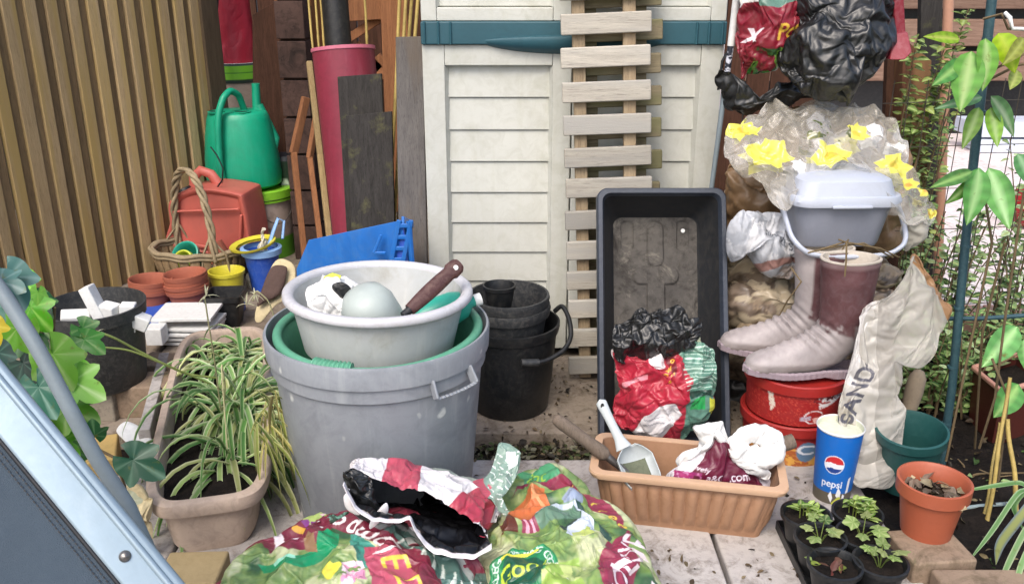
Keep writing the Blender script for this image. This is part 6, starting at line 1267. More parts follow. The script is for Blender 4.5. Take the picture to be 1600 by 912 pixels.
# ================================================================== RIGHT GARDEN
m1 = MB(); m1.tube([A(1.13,2.06,-.03), A(1.12,2.06,.2), P(1516,300,2.06), P(1552,-20,2.06)], .0105, 12)
for k in range(7):
    p = A(1.13,2.06,0)+(P(1552,-20,2.06)-A(1.13,2.06,0))*(k+.6)/7.3; m1.tube([p, p+A(0,0,.006)], .0125, 12)
tag(m1.build('plant_stake', M['stake'], smooth=50, loc=(1.13,2.06,0)), 'thick blue green garden stake with climbing leaves', 'stake')
m1 = MB(); m1.tube([P(1470,498,2.1), P(1540,497,2.1), P(1640,490,2.1)], .006, 8); tag(m1.build('cross_stake', M['stake'], smooth=60, loc=P(1540,497,2.1)), 'thin blue green cane tied across the upright stake', 'stake')
p0, p1 = G(1455, 700)*A(1,1,0)+A(.12,.6,0), P(1484,-40,3.0); p0 = A(P(1445,600,3.0)[0], 3.0, 0); m1 = MB(); m1.tube([p0, p1], .016, 14); tag(m1.build('garden_pole', M['copper'], smooth=60, loc=p0), 'pinkish copper coloured pole behind the mesh', 'pole')
plank('timber_post', 'leaning brown sawn off timber post behind the daffodil bag', 'post', (1412,60), (1456,95), (1398,480), (1440,480), 2.95, 2.8, .05, M['brown_post'])
plank('timber_post', 'dark narrow post just right of the black sack', 'post', (1388,60), (1410,60), (1372,480), (1398,480), 3.0, 2.85, .03, M['dark_timber'])
plank('slate_post', 'dark grey slate coloured post behind the leaning timber', 'post', (1440,-20), (1474,-20), (1430,480), (1462,480), 3.15, 3.15, .03, M['plank_dark'])
# wire mesh
wm = MB(); rnd.seed(31)
for i in range(15):
    x = 1.02+i*.055; wm.tube([A(x, 2.45+i*.01, -.03), A(x+.004*sin(i), 2.45+i*.01, .5), A(x+.006*cos(i*2), 2.45+i*.01, .92)], .0014, 5)
for k in range(8): wm.tube([A(1.0, 2.447, .02+k*.12), A(1.5, 2.52, .02+k*.12+.004*sin(k)), A(1.82, 2.59, .02+k*.12)], .0012, 5)
tag(wm.build('wire_mesh', M['wire'], smooth=60, loc=(1.3,2.45,0)), 'rusty wire mesh panel in front of the pale patio', 'mesh')
# shrubs behind mesh: leafy sprays
def shrub(name, label, cat, cx_, cy_, w, d, h, nst, leaf, cols, seed, z0=-.03, lw=.6, group=None, stemcol=None, low=.15):
    r = random.Random(seed); t = thing(name, label, cat, (cx_, cy_, z0), group=group); st = MB(); fo = MB()
    for i in range(nst):
        bx_, by_ = r.uniform(-w/2, w/2)*.7, r.uniform(-d/2, d/2)*.7; hh_ = h*r.uniform(.45, 1.0); tip = A(bx_*1.4+r.gauss(0,.04), by_*1.4+r.gauss(0,.03), hh_); mid = A(bx_+r.gauss(0,.02), by_, hh_*.5)
        q = np.array([A(bx_,by_,0), mid, tip]); tt = np.linspace(0,2,12); pts = np.stack([np.interp(tt, [0,1,2], q[:,k]) for k in range(3)], -1)
        for _ in range(2): pts[1:-1] = (pts[:-2]+2*pts[1:-1]+pts[2:])/4
        st.tube(pts, np.linspace(.004,.0015,12), 5)
        k = int(hh_/leaf*1.1)
        for j in range(k):
            f = low+(1-low)*(j+r.random())/k; p = np.array([np.interp(f*2, tt, pts[:,c]) for c in range(3)])
            for s in (0, pi):
                a = j*1.9+s+r.gauss(0,.5); dd = A(cos(a), sin(a), r.uniform(-.2,.6)); L = leaf*r.uniform(.6,1.25)
                ovate(fo, p+dd*.006, dd, A(r.gauss(0,.4), r.gauss(0,.4)-.3, 1), L, L*lw, r.choice(cols), '#a8b878', .25, r.uniform(0,.4), 4)
    st.build('stems', M['twig'], t, smooth=60); fo.build('foliage', M['leaf'], t); return t
gc = ['#5f8450','#7a9a66','#8fb07a','#44663f','#a3bd88','#b5cba0']
shrub('leafy_shrub', 'small leaved shrub growing up the mesh beside the sand bag', 'shrub', 1.27, 2.66, .44, .24, .66, 38, .032, gc, 1)
shrub('leafy_shrub', 'low bright green bush below the cross cane', 'shrub', 1.24, 2.40, .42, .26, .32, 64, .030, ['#6f9a55','#86a860','#9dbb7d','#4f7a44','#b5c99a'], 2)
shrub('leafy_shrub', 'tall thin sprig with little leaves beside the leaning timber post', 'shrub', 1.31, 2.85, .12, .08, 1.02, 14, .03, ['#6f9a55','#86a860','#9dbb7d','#a8b860'], 3)
shrub('leafy_shrub', 'open shrub against the bright patio at the right edge', 'shrub', 1.74, 2.75, .6, .3, .80, 22, .034, gc, 4)
shrub('leafy_shrub', 'dark leafed low plant behind the brown trough', 'shrub', 1.62, 2.52, .6, .24, .36, 52, .034, ['#5f8450','#7a9a66','#44663f','#8fb07a'], 5)
shrub('leafy_shrub', 'yellowish leaved sprig at the very top behind the black sack', 'shrub', 1.2, 2.75, .12, .08, 1.2, 6, .034, ['#8a9a4e','#6f8a45'], 6, low=.7)
shrub('weed', 'tiny weed seedling in the dark soil bed', 'weed', 1.2, 1.98, .1, .2, .05, 5, .03, ['#6f9a55','#9dbb7d'], 8)
# climbing plant with large pointed leaves on stake
cl = thing('climbing_plant', 'climber with large pointed light green leaves on the tall stake', 'climber', (1.16, 2.03, -.02)); o0 = A(1.16,2.03,-.02)
st = MB()
for pts in ([G(1500,700,-.02)+A(.04,0,0), P(1535,520,2.0), P(1560,420,2.0), P(1570,380,1.98)], [P(1478,720,2.0), P(1520,520,2.02), P(1550,380,2.02), P(1538,300,2.04)], [P(1530,120,2.0), P(1560,105,1.98), P(1600,85,1.97)], [P(1536,30,2.0),P(1565,22,1.98),P(1575,45,1.97),P(1620,48,1.97)], [P(1545,125,2.0), P(1590,102,1.98), P(1640,95,1.97)], [P(1530,700,1.95), P(1555,620,1.93), P(1570,500,1.93), P(1582,420,1.93), P(1600,300,1.93)], [P(1560,750,1.9), P(1575,620,1.9), P(1550,560,1.92)]): st.tube([q-o0 for q in pts], .0032, 6)
st.build('stems', M['twig'], cl, smooth=60)
fo = MB(); big = [(1518,80,-100,92,46,'#5f9a3c','#a3c07a'),(1540,60,-85,75,38,'#6aa040','#a3c07a'),(1500,62,170,48,18,'#8fb830','#c0d060'),(1560,52,-60,62,40,'#a8d010','#c8e040'),(1505,95,-140,55,26,'#4f8a44','#8fb86a'),(1535,152,190,58,18,'#6a9a6a','#a3c09a'),(1530,168,-110,58,24,'#6f9a3a','#a3c07a'),(1548,168,-78,60,26,'#7aa838','#a3c07a'),(1548,150,-50,75,34,'#6a9a5c','#b0c8a0'),(1530,262,-96,85,44,'#5fa050','#a3cf8a'),(1545,262,-70,100,46,'#6aa858','#b0d89a'),(1520,268,200,62,22,'#4f8040','#8fb86a'),(1520,280,-130,50,22,'#5a8a38','#a3c07a'),(1590,510,-130,80,46,'#5f9a54','#a3cf8a'),(1592,600,-125,62,46,'#4f8a44','#8fb86a'),(1600,530,-80,50,30,'#6aa858','#a3cf8a'),(1600,60,-120,40,22,'#a0a84a','#c0c86a'),(1590,240,-60,60,30,'#4f8a50','#8fb88a'),(1590,110,-110,30,20,'#8a9a4a','#b0b86a')]
for x, y, an, L, W, c1, c2 in big:
    Yd = 1.96+rnd.uniform(-.04,.04); b0 = P(x, y, Yd); e = P(x+cos(R(an))*L, y-sin(R(an))*L, Yd-.05+rnd.uniform(-.02,.02)); ovate(fo, b0-o0, e-b0, A(rnd.gauss(0,.25),-1,.45), np.linalg.norm(e-b0)*1.02, W/F*2.0, c1, c2, .18, rnd.uniform(.05,.25), 10)
fo.build('foliage', M['leaf'], cl)
m1 = MB(); m1.tube([P(1570,20,1.97), P(1578,28,1.96), P(1582,45,1.96), P(1640,47,1.96)], [.004,.005,.004,.004], 8); m1.build('cut_stem', M['white'], cl, smooth=60).location = tuple(-o0)
# canes in bed
for i, (x0, y0, x1, y1, Yd, r_, lab) in enumerate(((1538,805,1562,660,1.86,.0035,'thin bamboo cane in the soil right of the terracotta pot'), (1546,800,1578,590,1.84,.005,'thicker bamboo cane in the soil right of the terracotta pot'), (1604,760,1575,655,1.84,.006,'cane leaning left at the far right of the soil bed'))):
    a_ = P(x0,y0,Yd-.03); a_[2] = -.03; cane(a_, P(x1,y1,Yd+.05), r_, lab, 'bamboo canes in the soil bed')
m1 = MB(); m1.tube([P(1470,798,1.86), P(1530,790,1.87), P(1580,786,1.87)], .005, 8); tag(m1.build('plant_tie', M['pale_tube'], smooth=60, loc=P(1530,790,1.87)), 'pale flat plastic strip lying on the soil', 'strip')
# brown trough planter at right
def lip(pts, w, h, m, name, parent): 
    q = MB()
    for a_, b_ in zip(pts[:-1], pts[1:]): q.bar(a_, b_, w, h)
    return q.build(name, m, parent, bev=.003)
bt0, bt1 = P(1520,574,2.32), P(1566,612,2.16); bt2 = P(1640,590,2.2); bt3 = bt0+(bt2-bt1)
bt = thing('brown_trough', 'dark maroon brown trough with pinkish rim at the right edge', 'planter', A(bt1[0], bt1[1], 0)); o0 = A(bt1[0], bt1[1], 0)
m1 = MB(); top = [bt0,bt1,bt2,bt3]; c_ = sum(top)/4; bot = [A(*(c_+(p-c_)*.85)[:2], -.03) for p in top]
m1.add([p-o0 for p in top+bot], [(0,1,5,4),(1,2,6,5),(2,3,7,6),(3,0,4,7),(4,5,6,7)]); m1.build('body', M['maroon'], bt, bev=.003)
lip([p-o0 for p in top+[bt0]], .012, .012, M['pink'], 'rim', bt)
m1 = MB(); q = [c_+(p-c_)*.97-A(0,0,.03)-o0 for p in top]; m1.add(q, [(0,1,2,3)]); m1.build('soil', M['soil'], bt)
# rounded stone behind green pot
m1 = MB(); m1.lathe([(0,-.0),(.02,.0),(.024,.05),(.022,.09),(.012,.108),(0,.112)], 24, Rm=rot(R(-8),R(10),0)); o = m1.build('wood_peg', M['rubber'], smooth=60); o.location = tuple(A(P(1420,640,2.16)[0], 2.16, .09)); tag(o, 'grey rounded peg end sticking up behind the green pot', 'peg')
m1 = MB(); m1.tube([A(0,0,-.1), A(0,0,.02)], .016, 10); 
# far things
sl_ = MB()
for k, (y0, y1) in enumerate(((-40,14),(30,72),(80,125))):
    zt_, zb_ = P(1540,y0,6.8)[2], P(1540,y1,6.8)[2]; sl_.box((5.2, 6.8+(.0 if k < 2 else -.03), (zt_+zb_)/2), (7,.1,zt_-zb_))
tag(sl_.build('sleeper_wall', M['sleeper'], bev=.01, loc=(5.2,6.8,0)), 'stacked brown timber sleepers with dark gaps at the far right', 'wall')
m1 = MB(); m1.box((5.2, 6.9, .7), (7.1,.05,1.5)); m1.build('gap_shade_panel', M['black'], bpy.data.objects['sleeper_wall']).location = (-5.2,-6.8,0)  # black panel behind the sleepers stands in for the shade in their gaps
p = P(1570,195,6.2); m1 = MB(); m1.box((p[0]+.25, 6.25, p[2]-.02), (1.0,.3,.1)); m1.box((p[0]+.25,6.2,p[2]-.13), (.9,.2,.09)); m1.box((p[0]-.1,6.25,(p[2]-.17)/2), (.05,.2,p[2]-.17)); m1.box((p[0]+.6,6.25,(p[2]-.17)/2), (.05,.2,p[2]-.17))
tag(m1.build('garden_bench', M['bluewhite'], bev=.01, loc=(p[0],6.25,0)), 'pale bluish white low bench in front of the sleepers', 'bench')
p = G(1606, 355); pr_ = .11; t = thing('play_ball', 'dark red ball on the pale patio at the right edge', 'ball', (p[0], p[1], 0))
m1 = MB(); a_ = np.linspace(-pi/2, pi/2, 24); m1.lathe(np.stack([pr_*np.cos(a_), pr_+pr_*np.sin(a_)], -1), 36); m1.build('ball_skin', M['tomato'], t, smooth=60)
# brick strip edging of far patio
m1 = MB()
for k in range(14): m1.box((1.2+k*.21, 3.03, .0), (.2,.1,.08))
tag(m1.build('brick_edging', mat('pink_brick', '#b58d7c', .85, .3, '#8d6f62', 9), bev=.004, loc=(2.5,3.03,0)), 'row of pinkish bricks edging the pale patio', 'edging')

# ================================================================== LEFT SIDE
# black tub with white blocks
g = A((160-800)/F*2.55, 2.33, .09)
t1 = thing('nursery_tub', 'large black plant tub filled with white polystyrene pieces at the left', 'tub', g)
zt_ = P(160, 474, 2.33)[2]-.09; m1 = MB(); m1.lathe([(0,0),(.105,0),(.112,.008),(.128,zt_-.035),(.136,zt_-.033),(.139,zt_),(.133,zt_+.001),(.129,zt_-.03),(.108,.02),(0,.02)], 72); m1.build('body', M['black_dusty'], t1, smooth=40)
rnd.seed(2)
for (px, py, sx, sy, sz, rx_, ry_, rz_, lab) in ((118,494,.075,.05,.06,.2,.1,.4,'white block at the left inside the black tub'),(152,474,.03,.05,.14,-.1,-.35,.1,'tall white strip leaning inside the black tub'),(172,486,.05,.04,.08,.1,.1,-.3,'white block right of the tall strip in the tub'),(200,486,.04,.04,.08,0,.1,.2,'greyish white block at the right inside the tub'),(218,492,.05,.04,.04,.1,.5,.2,'small flat white piece at the far right in the tub')):
    p = P(px, py+4, 2.31); m1 = MB(); m1.box((0,0,0), (sx,sy,sz), rot(rx_,ry_,rz_)); o = m1.build('foam_block', M['white'], bev=.004); o.location = tuple(p-A(0,0,.01)); tag(o, lab, 'block', 'white blocks in the black tub')
# filler under blocks inside tub
m1 = MB(); m1.lathe([(0,zt_-.09),(.112,zt_-.09)], 40); m1.build('filling', M['white'], t1)
# pavers
blockobj(222, 592, .098, .2, .11, .098, R(4), 'clay block with dirty top right in front of the black tub')
blockobj(252, 560, .098, .12, .10, .098, R(-8), 'clay block behind the dirty topped one beside the trough')
blockobj(152, 590, .09, .18, .2, .09, R(-3), 'grey mossy block under the left of the black tub', M['block_grey'])
blockobj(120, 560, .09, .14, .2, .09, R(5), 'grey block farthest left beneath the black tub', M['block_grey'])
blockobj(300, 885, .05, .125, .11, .05, R(2), 'yellowish sandstone block in front of the long trough', mat('sandstone', '#a3906a', .9, .35, '#7a6a3c', 9, .12, .6, 60))
blockobj(150, 700, .05, .1, .14, .09, R(20), 'pale broken yellow stone beside the ivy', mat('yellow_stone', '#c2a465', .9, .4, '#8d7a4a', 12, .15, .6, 50))
# white tiles stack
t0 = G(288, 541); 
for k in range(5):
    m1 = MB(); m1.box((0,0,0), (.2,.16,.011)); o = m1.build('wall_tile', M['white'], bev=.002); o.location = (t0[0]+rnd.uniform(-.006,.006), 2.86+rnd.uniform(-.006,.006), .007+.0175*k+(.02 if k == 4 else 0)); o.rotation_euler = (0,0,rnd.uniform(-.08,.08))
    tag(o, ['lowest white tile of the stack beside the trough','second white tile from the bottom of the stack','third white tile from the bottom of the stack','fourth white tile, just under the top one','topmost white tile of the stack behind the clay blocks'][k], 'tile', 'white tiles stacked behind the trough')
m1 = MB(); m1.box((0,0,0), (.055,.06,.06)); o = m1.build('foam_block', M['white'], bev=.004); o.location = tuple(P(243,508,2.75)); tag(o, 'white block left of the tile stack, beside the black tub', 'block'); o.location.z = .06
m1 = MB(); m1.box((0,0,0), (.40,.16,.03)); o = m1.build('navy_board', M['blue_deep'], bev=.004, loc=None); o.location = (P(285,480,3.04)[0], 3.06, .016); tag(o, 'dark blue slab under the terracotta pots, behind the tiles', 'slab')
# long trough with spider plants
A0, A1 = G(321, 782, .14), G(352, 512, .14)
tax = unit((A1-A0)*A(1,1,0)); TLn = np.linalg.norm((A1-A0)[:2])+.0; tyaw = atan2(tax[1], tax[0])-pi/2
TWd = .275; cenT = (A0+A1)/2; cenT[2] = 0
tt1 = thing('long_planter', 'long weathered terracotta trough planted with spider plants', 'planter', cenT, rz=tyaw)
Nr = 400
def stadium(w, l, z, cut=.45):
    # rectangular with a bowed, rounded front and back
    a = np.linspace(0, 2*pi, Nr, endpoint=False); e = 5.5; x = np.sign(np.cos(a))*np.abs(np.cos(a))**(2/e)*w/2; y = np.sign(np.sin(a))*np.abs(np.sin(a))**(2/e)*l/2
    return np.stack([x, y, np.full(Nr, z)], -1)
hT = .14; m1 = MB(); sh_ = [(0,.86),(.01,.87),(hT-.035,.96)]
def st2(k, z, dw=0): return stadium(TWd*k-.03+dw, TLn*(.9+.1*k)-.03+dw, z)
m1.grid(np.array([stadium(.001,.001,0), st2(.8,0), st2(.86,.012), st2(.98,hT-.03)]), cv=True); m1.grid(np.array([st2(.98,hT-.01,-.01), st2(.85,.03,-.01)]), cv=True)
m1.build('body', M['old_planter'], tt1, smooth=60)
m1 = MB(); m1.grid(np.array([st2(.98,hT-.032,0), st2(.98,hT-.034,.035), st2(.98,hT-.02,.042), st2(.98,hT-.004,.038), st2(.98,hT,.026), st2(.98,hT,.0), st2(.98,hT-.006,-.008), st2(.98,hT-.02,-.01)]), cv=True); m1.build('rim', M['old_planter'], tt1, smooth=50)
m1 = MB(); q = np.linspace(0.01,1,30)[:,None,None]; S0 = st2(.93,.095,-.012); Q = np.concatenate([S0[None,:,:2]*q, np.full((30,Nr,1), .098)], -1); Q[...,2] += .01*fbm(Q*40, 4); m1.grid(Q, cv=True); m1.build('soil', M['soil'], tt1, smooth=60)
def spider(label, px, py, z, nl, Lm, seed, spread=1.0, bias=(0,0), cols=None, droop=.55):
    r = random.Random(seed); c = G(px, py, z); t = thing('spider_plant', label, 'spider plant', c, group='spider plants growing in the long trough'); fo = MB()
    for i in range(nl):
        a = r.uniform(0, 2*pi); el = r.uniform(-.1, .62); d = A(cos(a)*cos(el)+bias[0]*r.random(), sin(a)*cos(el)+bias[1]*r.random(), sin(el)); L = Lm*r.uniform(.55,1.15)
        cm, ce = r.choice(cols or [('#5f9048','#ccd8a8'),('#72a058','#d6deb4'),('#4f7d40','#b5cb92'),('#86ae66','#dfe4c0'),('#9ab56c','#d4deac'),('#a8b070','#d8d8ac')])
        blade(fo, (r.gauss(0,.03), r.gauss(0,.045), -.01), d, L, r.uniform(.009,.015)*spread, droop*r.uniform(.7,1.2), cm, ce, 10, r.uniform(-.8,.8))
    fo.build('foliage', M['leaf'], t, smooth=70)
    return t, c
s1, c1 = spider('front spider plant in the long trough, palest and sparsest', 352, 708, .10, 70, .30, 1, spread=1.1, bias=(.9,-.1), droop=.6)
s2, c2 = spider('middle spider plant with dense arching leaves spilling toward the grey bin', 368, 630, .13, 300, .34, 2, spread=1.15, bias=(1.1,-.45), droop=.75)
s3, c3 = spider('rear spider plant beside the black square pot', 368, 555, .13, 190, .25, 3, spread=1.1, bias=(.7,-.3), droop=.75)
m1 = MB()
def runner(pts, r_=.002, col='#9aa860'):
    q = np.array(pts); tt = np.linspace(0, len(q)-1, 30); p = np.stack([np.interp(tt, range(len(q)), q[:,k]) for k in range(3)], -1)
    for _ in range(6): p[1:-1] = (p[:-2]+2*p[1:-1]+p[2:])/4
    m1.tube(p-c2, r_, 6, col=np.array(lin(col)))
runner([P(340,590,2.1), P(290,585,2.05), P(220,550,2.0), P(175,525,1.95), P(130,512,1.92)], .003); runner([P(330,600,2.08), P(260,570,2.0), P(200,545,1.95), P(150,542,1.92), P(125,545,1.9)], .0025)
runner([P(345,640,2.0), P(335,560,1.98), P(325,500,1.97), P(320,465,1.97)], .0018, '#b8b48a'); runner([P(350,640,2.0), P(352,600,1.9), P(345,560,1.9), P(355,700,1.85)], .0018, '#c8c49a')
runner([P(430,500,2.2), P(420,470,2.2), P(400,452,2.2), P(395,470,2.2)], .0018, '#b8b48a')
for c_, s_ in ((P(128,512,1.92),1),(P(140,540,1.92),2),(P(322,462,1.97),3),(P(398,460,2.2),4),(P(385,475,2.15),5),(P(150,520,1.93),6)):
    r = random.Random(s_)
    for i in range(9): blade(m1, c_-c2, A(r.gauss(0,1), r.gauss(0,1), r.gauss(.2,.5)), r.uniform(.015,.035), .003, .3, '#b8b890', '#dcd8c0', 4)
# trailing roots / dried leaves on the right side of trough
for i in range(46):
    r = random.Random(100+i); b0 = P(r.uniform(395,440), r.uniform(600,700), 1.75+r.uniform(-.05,.1)); blade(m1, b0-c2, A(r.gauss(.2,.4), r.gauss(-.1,.3), -.6), r.uniform(.08,.2), r.uniform(.004,.01), .4, r.choice(['#8d9a4a','#b0a860','#6f8446','#a89a60']), '#c9c490', 8, r.uniform(-1,1))
m1.build('runners', M['leaf'], s2, smooth=60)
# shed wedge: grey stone shard + white pieces
m1 = MB(); ol = [(182,672),(198,658),(225,672),(245,700),(240,718),(215,708),(196,690)]
soft_body(px_outline(ol, lambda x, y: 2.08-(y-660)*.002), P(215,688,2.03), (0,-.7,.7), .01, 14, 60, .002, .06, 3, mb=m1); tag(m1.build('stone_shard', M['white'], smooth=60), 'pale thin stone shard lying between the ivy leaf and clay block', 'stone')
m1 = MB(); ol = [(186,775),(210,750),(235,768),(240,800),(230,860),(205,850),(190,810)]
tag(fbag(px_outline(ol, 1.62), P(215,800,1.62), (0,-.8,.5), .02, 'crumpled_paper', M['cream_sack'], None, None, P(215,800,1.62), N=32, expand=.2, anchor=.04), 'crumpled pale paper wedged left of the long trough', 'paper')
m1 = MB(); ol = [(230,700),(275,680),(285,560),(270,560),(262,640),(228,690)]
# pale board alongside trough
m1.box((0,0,0), (.03,.5,.1)); o = m1.build('edging_board', M['paving_front'], bev=.003); q = G(262, 660); o.location = (q[0]-.03, q[1]+.02, .05); o.rotation_euler = (0,0,tyaw); tag(o, 'pale concrete edging strip alongside the long trough', 'edging')

# ivy & pole
iv = thing('ivy_plant', 'mass of bright green ivy leaves at the left edge under the fence', 'ivy', (-.93,1.75,0)); o0 = A(-.93,1.75,0)
fo = MB(); st = MB(); rnd.seed(77)
leaves = [(28,415,.0,'#4f7f78','#9fbcb8',80,1.45),(20,470,0,'#4f7f70','#9fbcb8',60,1.42),(70,500,0,'#68a334','#b5d080',80,1.55),(95,535,0,'#78b43c','#c0da8c',90,1.55),(118,590,0,'#86bf54','#cbe4a6',85,1.55),(60,470,0,'#4f9a1c','#a0d060',70,1.6),(40,520,0,'#2f6a34','#7ba870',70,1.6),(75,590,0,'#3a6f5c','#9fc0b0',80,1.45),(30,600,0,'#2a5248','#6f9a88',80,1.5),(110,640,0,'#68a334','#b5d080',80,1.55),(130,620,0,'#629c38','#b5d080',70,1.6),(70,650,0,'#2f5f34','#7ba870',70,1.5),(20,540,0,'#26463c','#6f9a88',60,1.45),(100,690,0,'#4f9a1c','#a0d060',60,1.55),(8,500,0,'#b3a01c','#d8cc5a',50,1.4),(45,560,0,'#1f4034','#5f8a78',70,1.6),(90,610,0,'#1f4030','#5f8a78',60,1.65),(10,440,0,'#5f8f88','#afccc8',60,1.42),(120,560,0,'#6fba2e','#c8ea80',60,1.6),(60,430,0,'#5fa82e','#a0d060',40,1.65),(140,660,0,'#4f8a2c','#a0d060',50,1.6),(50,700,0,'#22442c','#5f8a68',80,1.6),(130,700,0,'#35602c','#5f8a68',60,1.65),(20,650,0,'#1c382c','#5f8a68',80,1.6),(85,455,0,'#77b84a','#a0d060',30,1.6)]
for x, y, _, c1_, c2_, s_, Yd in leaves:
    x -= 26
    b0 = P(x, y-8, Yd); S = s_/F*Yd*1.0; ivy(fo, b0-o0, A(rnd.gauss(.35,.5), -.35, -.75+rnd.gauss(0,.3)), A(rnd.gauss(.1,.25), -.8, .6+rnd.gauss(0,.2)), S, c1_, c2_, None, rnd.uniform(.1,.3))
for i in range(46):
    x, y = rnd.uniform(-30,130), rnd.uniform(430,760); Yd = rnd.uniform(1.62,1.85)
    if y < 430+abs(x)*.4: continue
    ivy(fo, P(x,y,Yd)-o0, A(rnd.gauss(.2,.6), -.35, -.6), A(rnd.gauss(0,.4), -.8, .6), rnd.uniform(.04,.075), rnd.choice(['#2f6a2c','#3f7f30','#24502c','#4f9434','#1f4430']), '#8fb070', None, .2)
fo.build('foliage', M['leaf_gloss'], iv, smooth=60)
for i in range(9):
    x = rnd.uniform(-20,120); st.tube([P(x,780,1.75)-o0, P(x+rnd.uniform(-30,30),640,1.7)-o0, P(x+rnd.uniform(-40,20),480,1.65)-o0], [.006,.005,.003], 6)
st.build('stems', M['twig'], iv, smooth=60)
iv2 = thing('ivy_sprig', 'single dark glossy five lobed ivy leaf sprig in front of the white shard', 'ivy', P(200,790,1.5)); o1 = P(200,790,1.5)
fo = MB(); ivy(fo, P(186,705,1.5)-o1, A(.75,-.1,-.45), A(.1,-.75,.6), .088, '#2f6048', '#8fb59a', None, .12); ivy(fo, P(150,690,1.52)-o1, A(.1,-.2,.9), A(.3,-.8,.3), .05, '#2c6034', '#7ba870', None, .2); ivy(fo, P(192,770,1.52)-o1, A(.4,-.3,-.6), A(.1,-.8,.5), .05, '#b9bda0', '#dcdcc4', None, .2)
fo.build('foliage', M['leaf_gloss'], iv2, smooth=60)
MB().tube([P(205,850,1.55)-o1, P(195,760,1.52)-o1, P(180,715,1.51)-o1, P(150,700,1.53)-o1], .003, 6).build('stem', M['twig'], iv2, smooth=60)
gp = [P(-60,380,1.40), P(0,450,1.38), P(60,545,1.35), P(110,640,1.32), P(150,715,1.3), P(200,790,1.28)]
m1 = MB(); pp = np.array(gp); tt = np.linspace(0, len(pp)-1, 60); hq = np.stack([np.interp(tt, range(len(pp)), pp[:,k]) for k in range(3)], -1)
for _ in range(12): hq[1:-1] = (hq[:-2]+hq[1:-1]*2+hq[2:])/4
ext = hq[-1]+(hq[-1]-hq[-8])*4.2; ext[2] = 0; m1.tube(np.vstack([hq, ext]), .0125, 16)
tag(m1.build('metal_pole', M['pole'], smooth=60, loc=ext), 'grey metal tube slanting through the ivy behind the folding chair', 'pole')

# folding chair: grey fabric panel with aluminium edge, close to the camera
ch = thing('folding_chair', 'folded chair with dark blue grey fabric and aluminium frame at lower left', 'chair', (-.75,.9,0)); o0 = A(-.75,.9,0)
def CPt(px, py, Y): return P(px, py, Y)-o0
# frame tube: from upper left to lower right, edges of the band in the photo: upper edge (0,585)-(290,912)
Ya, Yb = 1.06, .94
f0, f1 = P(-60,487,Ya), P(330,960,Yb)
dirf = unit(f1-f0); 
# flat section bar of width ~ 62px
nrm = unit(np.cross(dirf, A(1,.1,.9))); vw = unit(ray(100,700)); nrm = unit(-vw); wv_ = unit(np.cross(dirf, nrm))
if wv_[2] > 0: wv_ = -wv_
W0 = .058
e0, e1 = f0+wv_*W0/2-A(0,0,0), f1+wv_*W0/2
m1 = MB(); Fm = np.stack([wv_, nrm, dirf], 1); m1.box((e0+e1)/2-o0, (W0, .022, np.linalg.norm(e1-e0)), Fm); m1.build('frame', M['alu'], ch, bev=.007)
m1 = MB(); m1.tube([e0-wv_*.014+nrm*.012-o0, e1-wv_*.014+nrm*.012-o0], .0045, 10); m1.build('frame_bead', M['alu'], ch, smooth=60)
# fabric
sA, sB = f0+wv_*(W0-.004)+nrm*.004, f1+wv_*(W0-.004)+nrm*.004
U, V_ = np.meshgrid(np.linspace(0,1,60), np.linspace(0,1,60), indexing='ij'); far = .62
Q = sA+(sB-sA)*U[...,None]+wv_*V_[...,None]*far; Q = Q+nrm*(-.02*np.sin(V_*pi)*np.sin(U*pi))[...,None]
m1 = MB(); m1.grid(Q-o0); m1.build('fabric', M['chair_cloth'], ch, smooth=60, solid=.002)
m1 = MB()
for o_ in (.006, .012):
    p = sA+wv_*(o_+.006)+nrm*.003; q = sB+wv_*(o_+.006)+nrm*.003; L_ = np.linalg.norm(q-p); n_ = int(L_/.006)
    for k in range(n_):
        a_ = p+(q-p)*k/n_; m1.tube([a_-o0, a_+(q-p)/n_*.6-o0], .0009, 4)
m1.build('stitching', M['cable'], ch)
m1 = MB(); m1.tube([sA+wv_*.004+nrm*.003-o0, sB+wv_*.004+nrm*.003-o0], .003, 8); m1.build('piping', M['cable'], ch, smooth=60)
rv_ = P(194,868,.975); m1 = MB(); Fr = frame_to(nrm); m1.lathe([(0,.006),(.004,.005),(.0065,.003),(.0075,0),(.0075,-.01)], 24, e0+(e1-e0)*np.dot(rv_-e0, dirf)/np.linalg.norm(e1-e0)+nrm*.0115-o0+wv_*.004, Fr); m1.build('rivet', M['steel'], ch, smooth=50)
m1 = MB(); a_ = e0+(e1-e0)*.62-nrm*.03-o0; m1.bar(a_, A(a_[0]+.1, a_[1]+.05, 0), .025, .015); a_ = e0-nrm*.0-o0; m1.bar(a_-dirf*.0, A(a_[0]-.02, a_[1]+.1, 0), .025, .015); m1.build('leg', M['alu'], ch, bev=.004)
m1 = MB(); j0 = P(235,885,.955)-o0; m1.tube([j0, j0+wv_*.04+dirf*.02, j0+wv_*.09+dirf*.08], .01, 10); m1.box(j0+dirf*.01-nrm*.01, (.03,.02,.04), Fm); m1.build('bracket', M['alu'], ch, smooth=50)

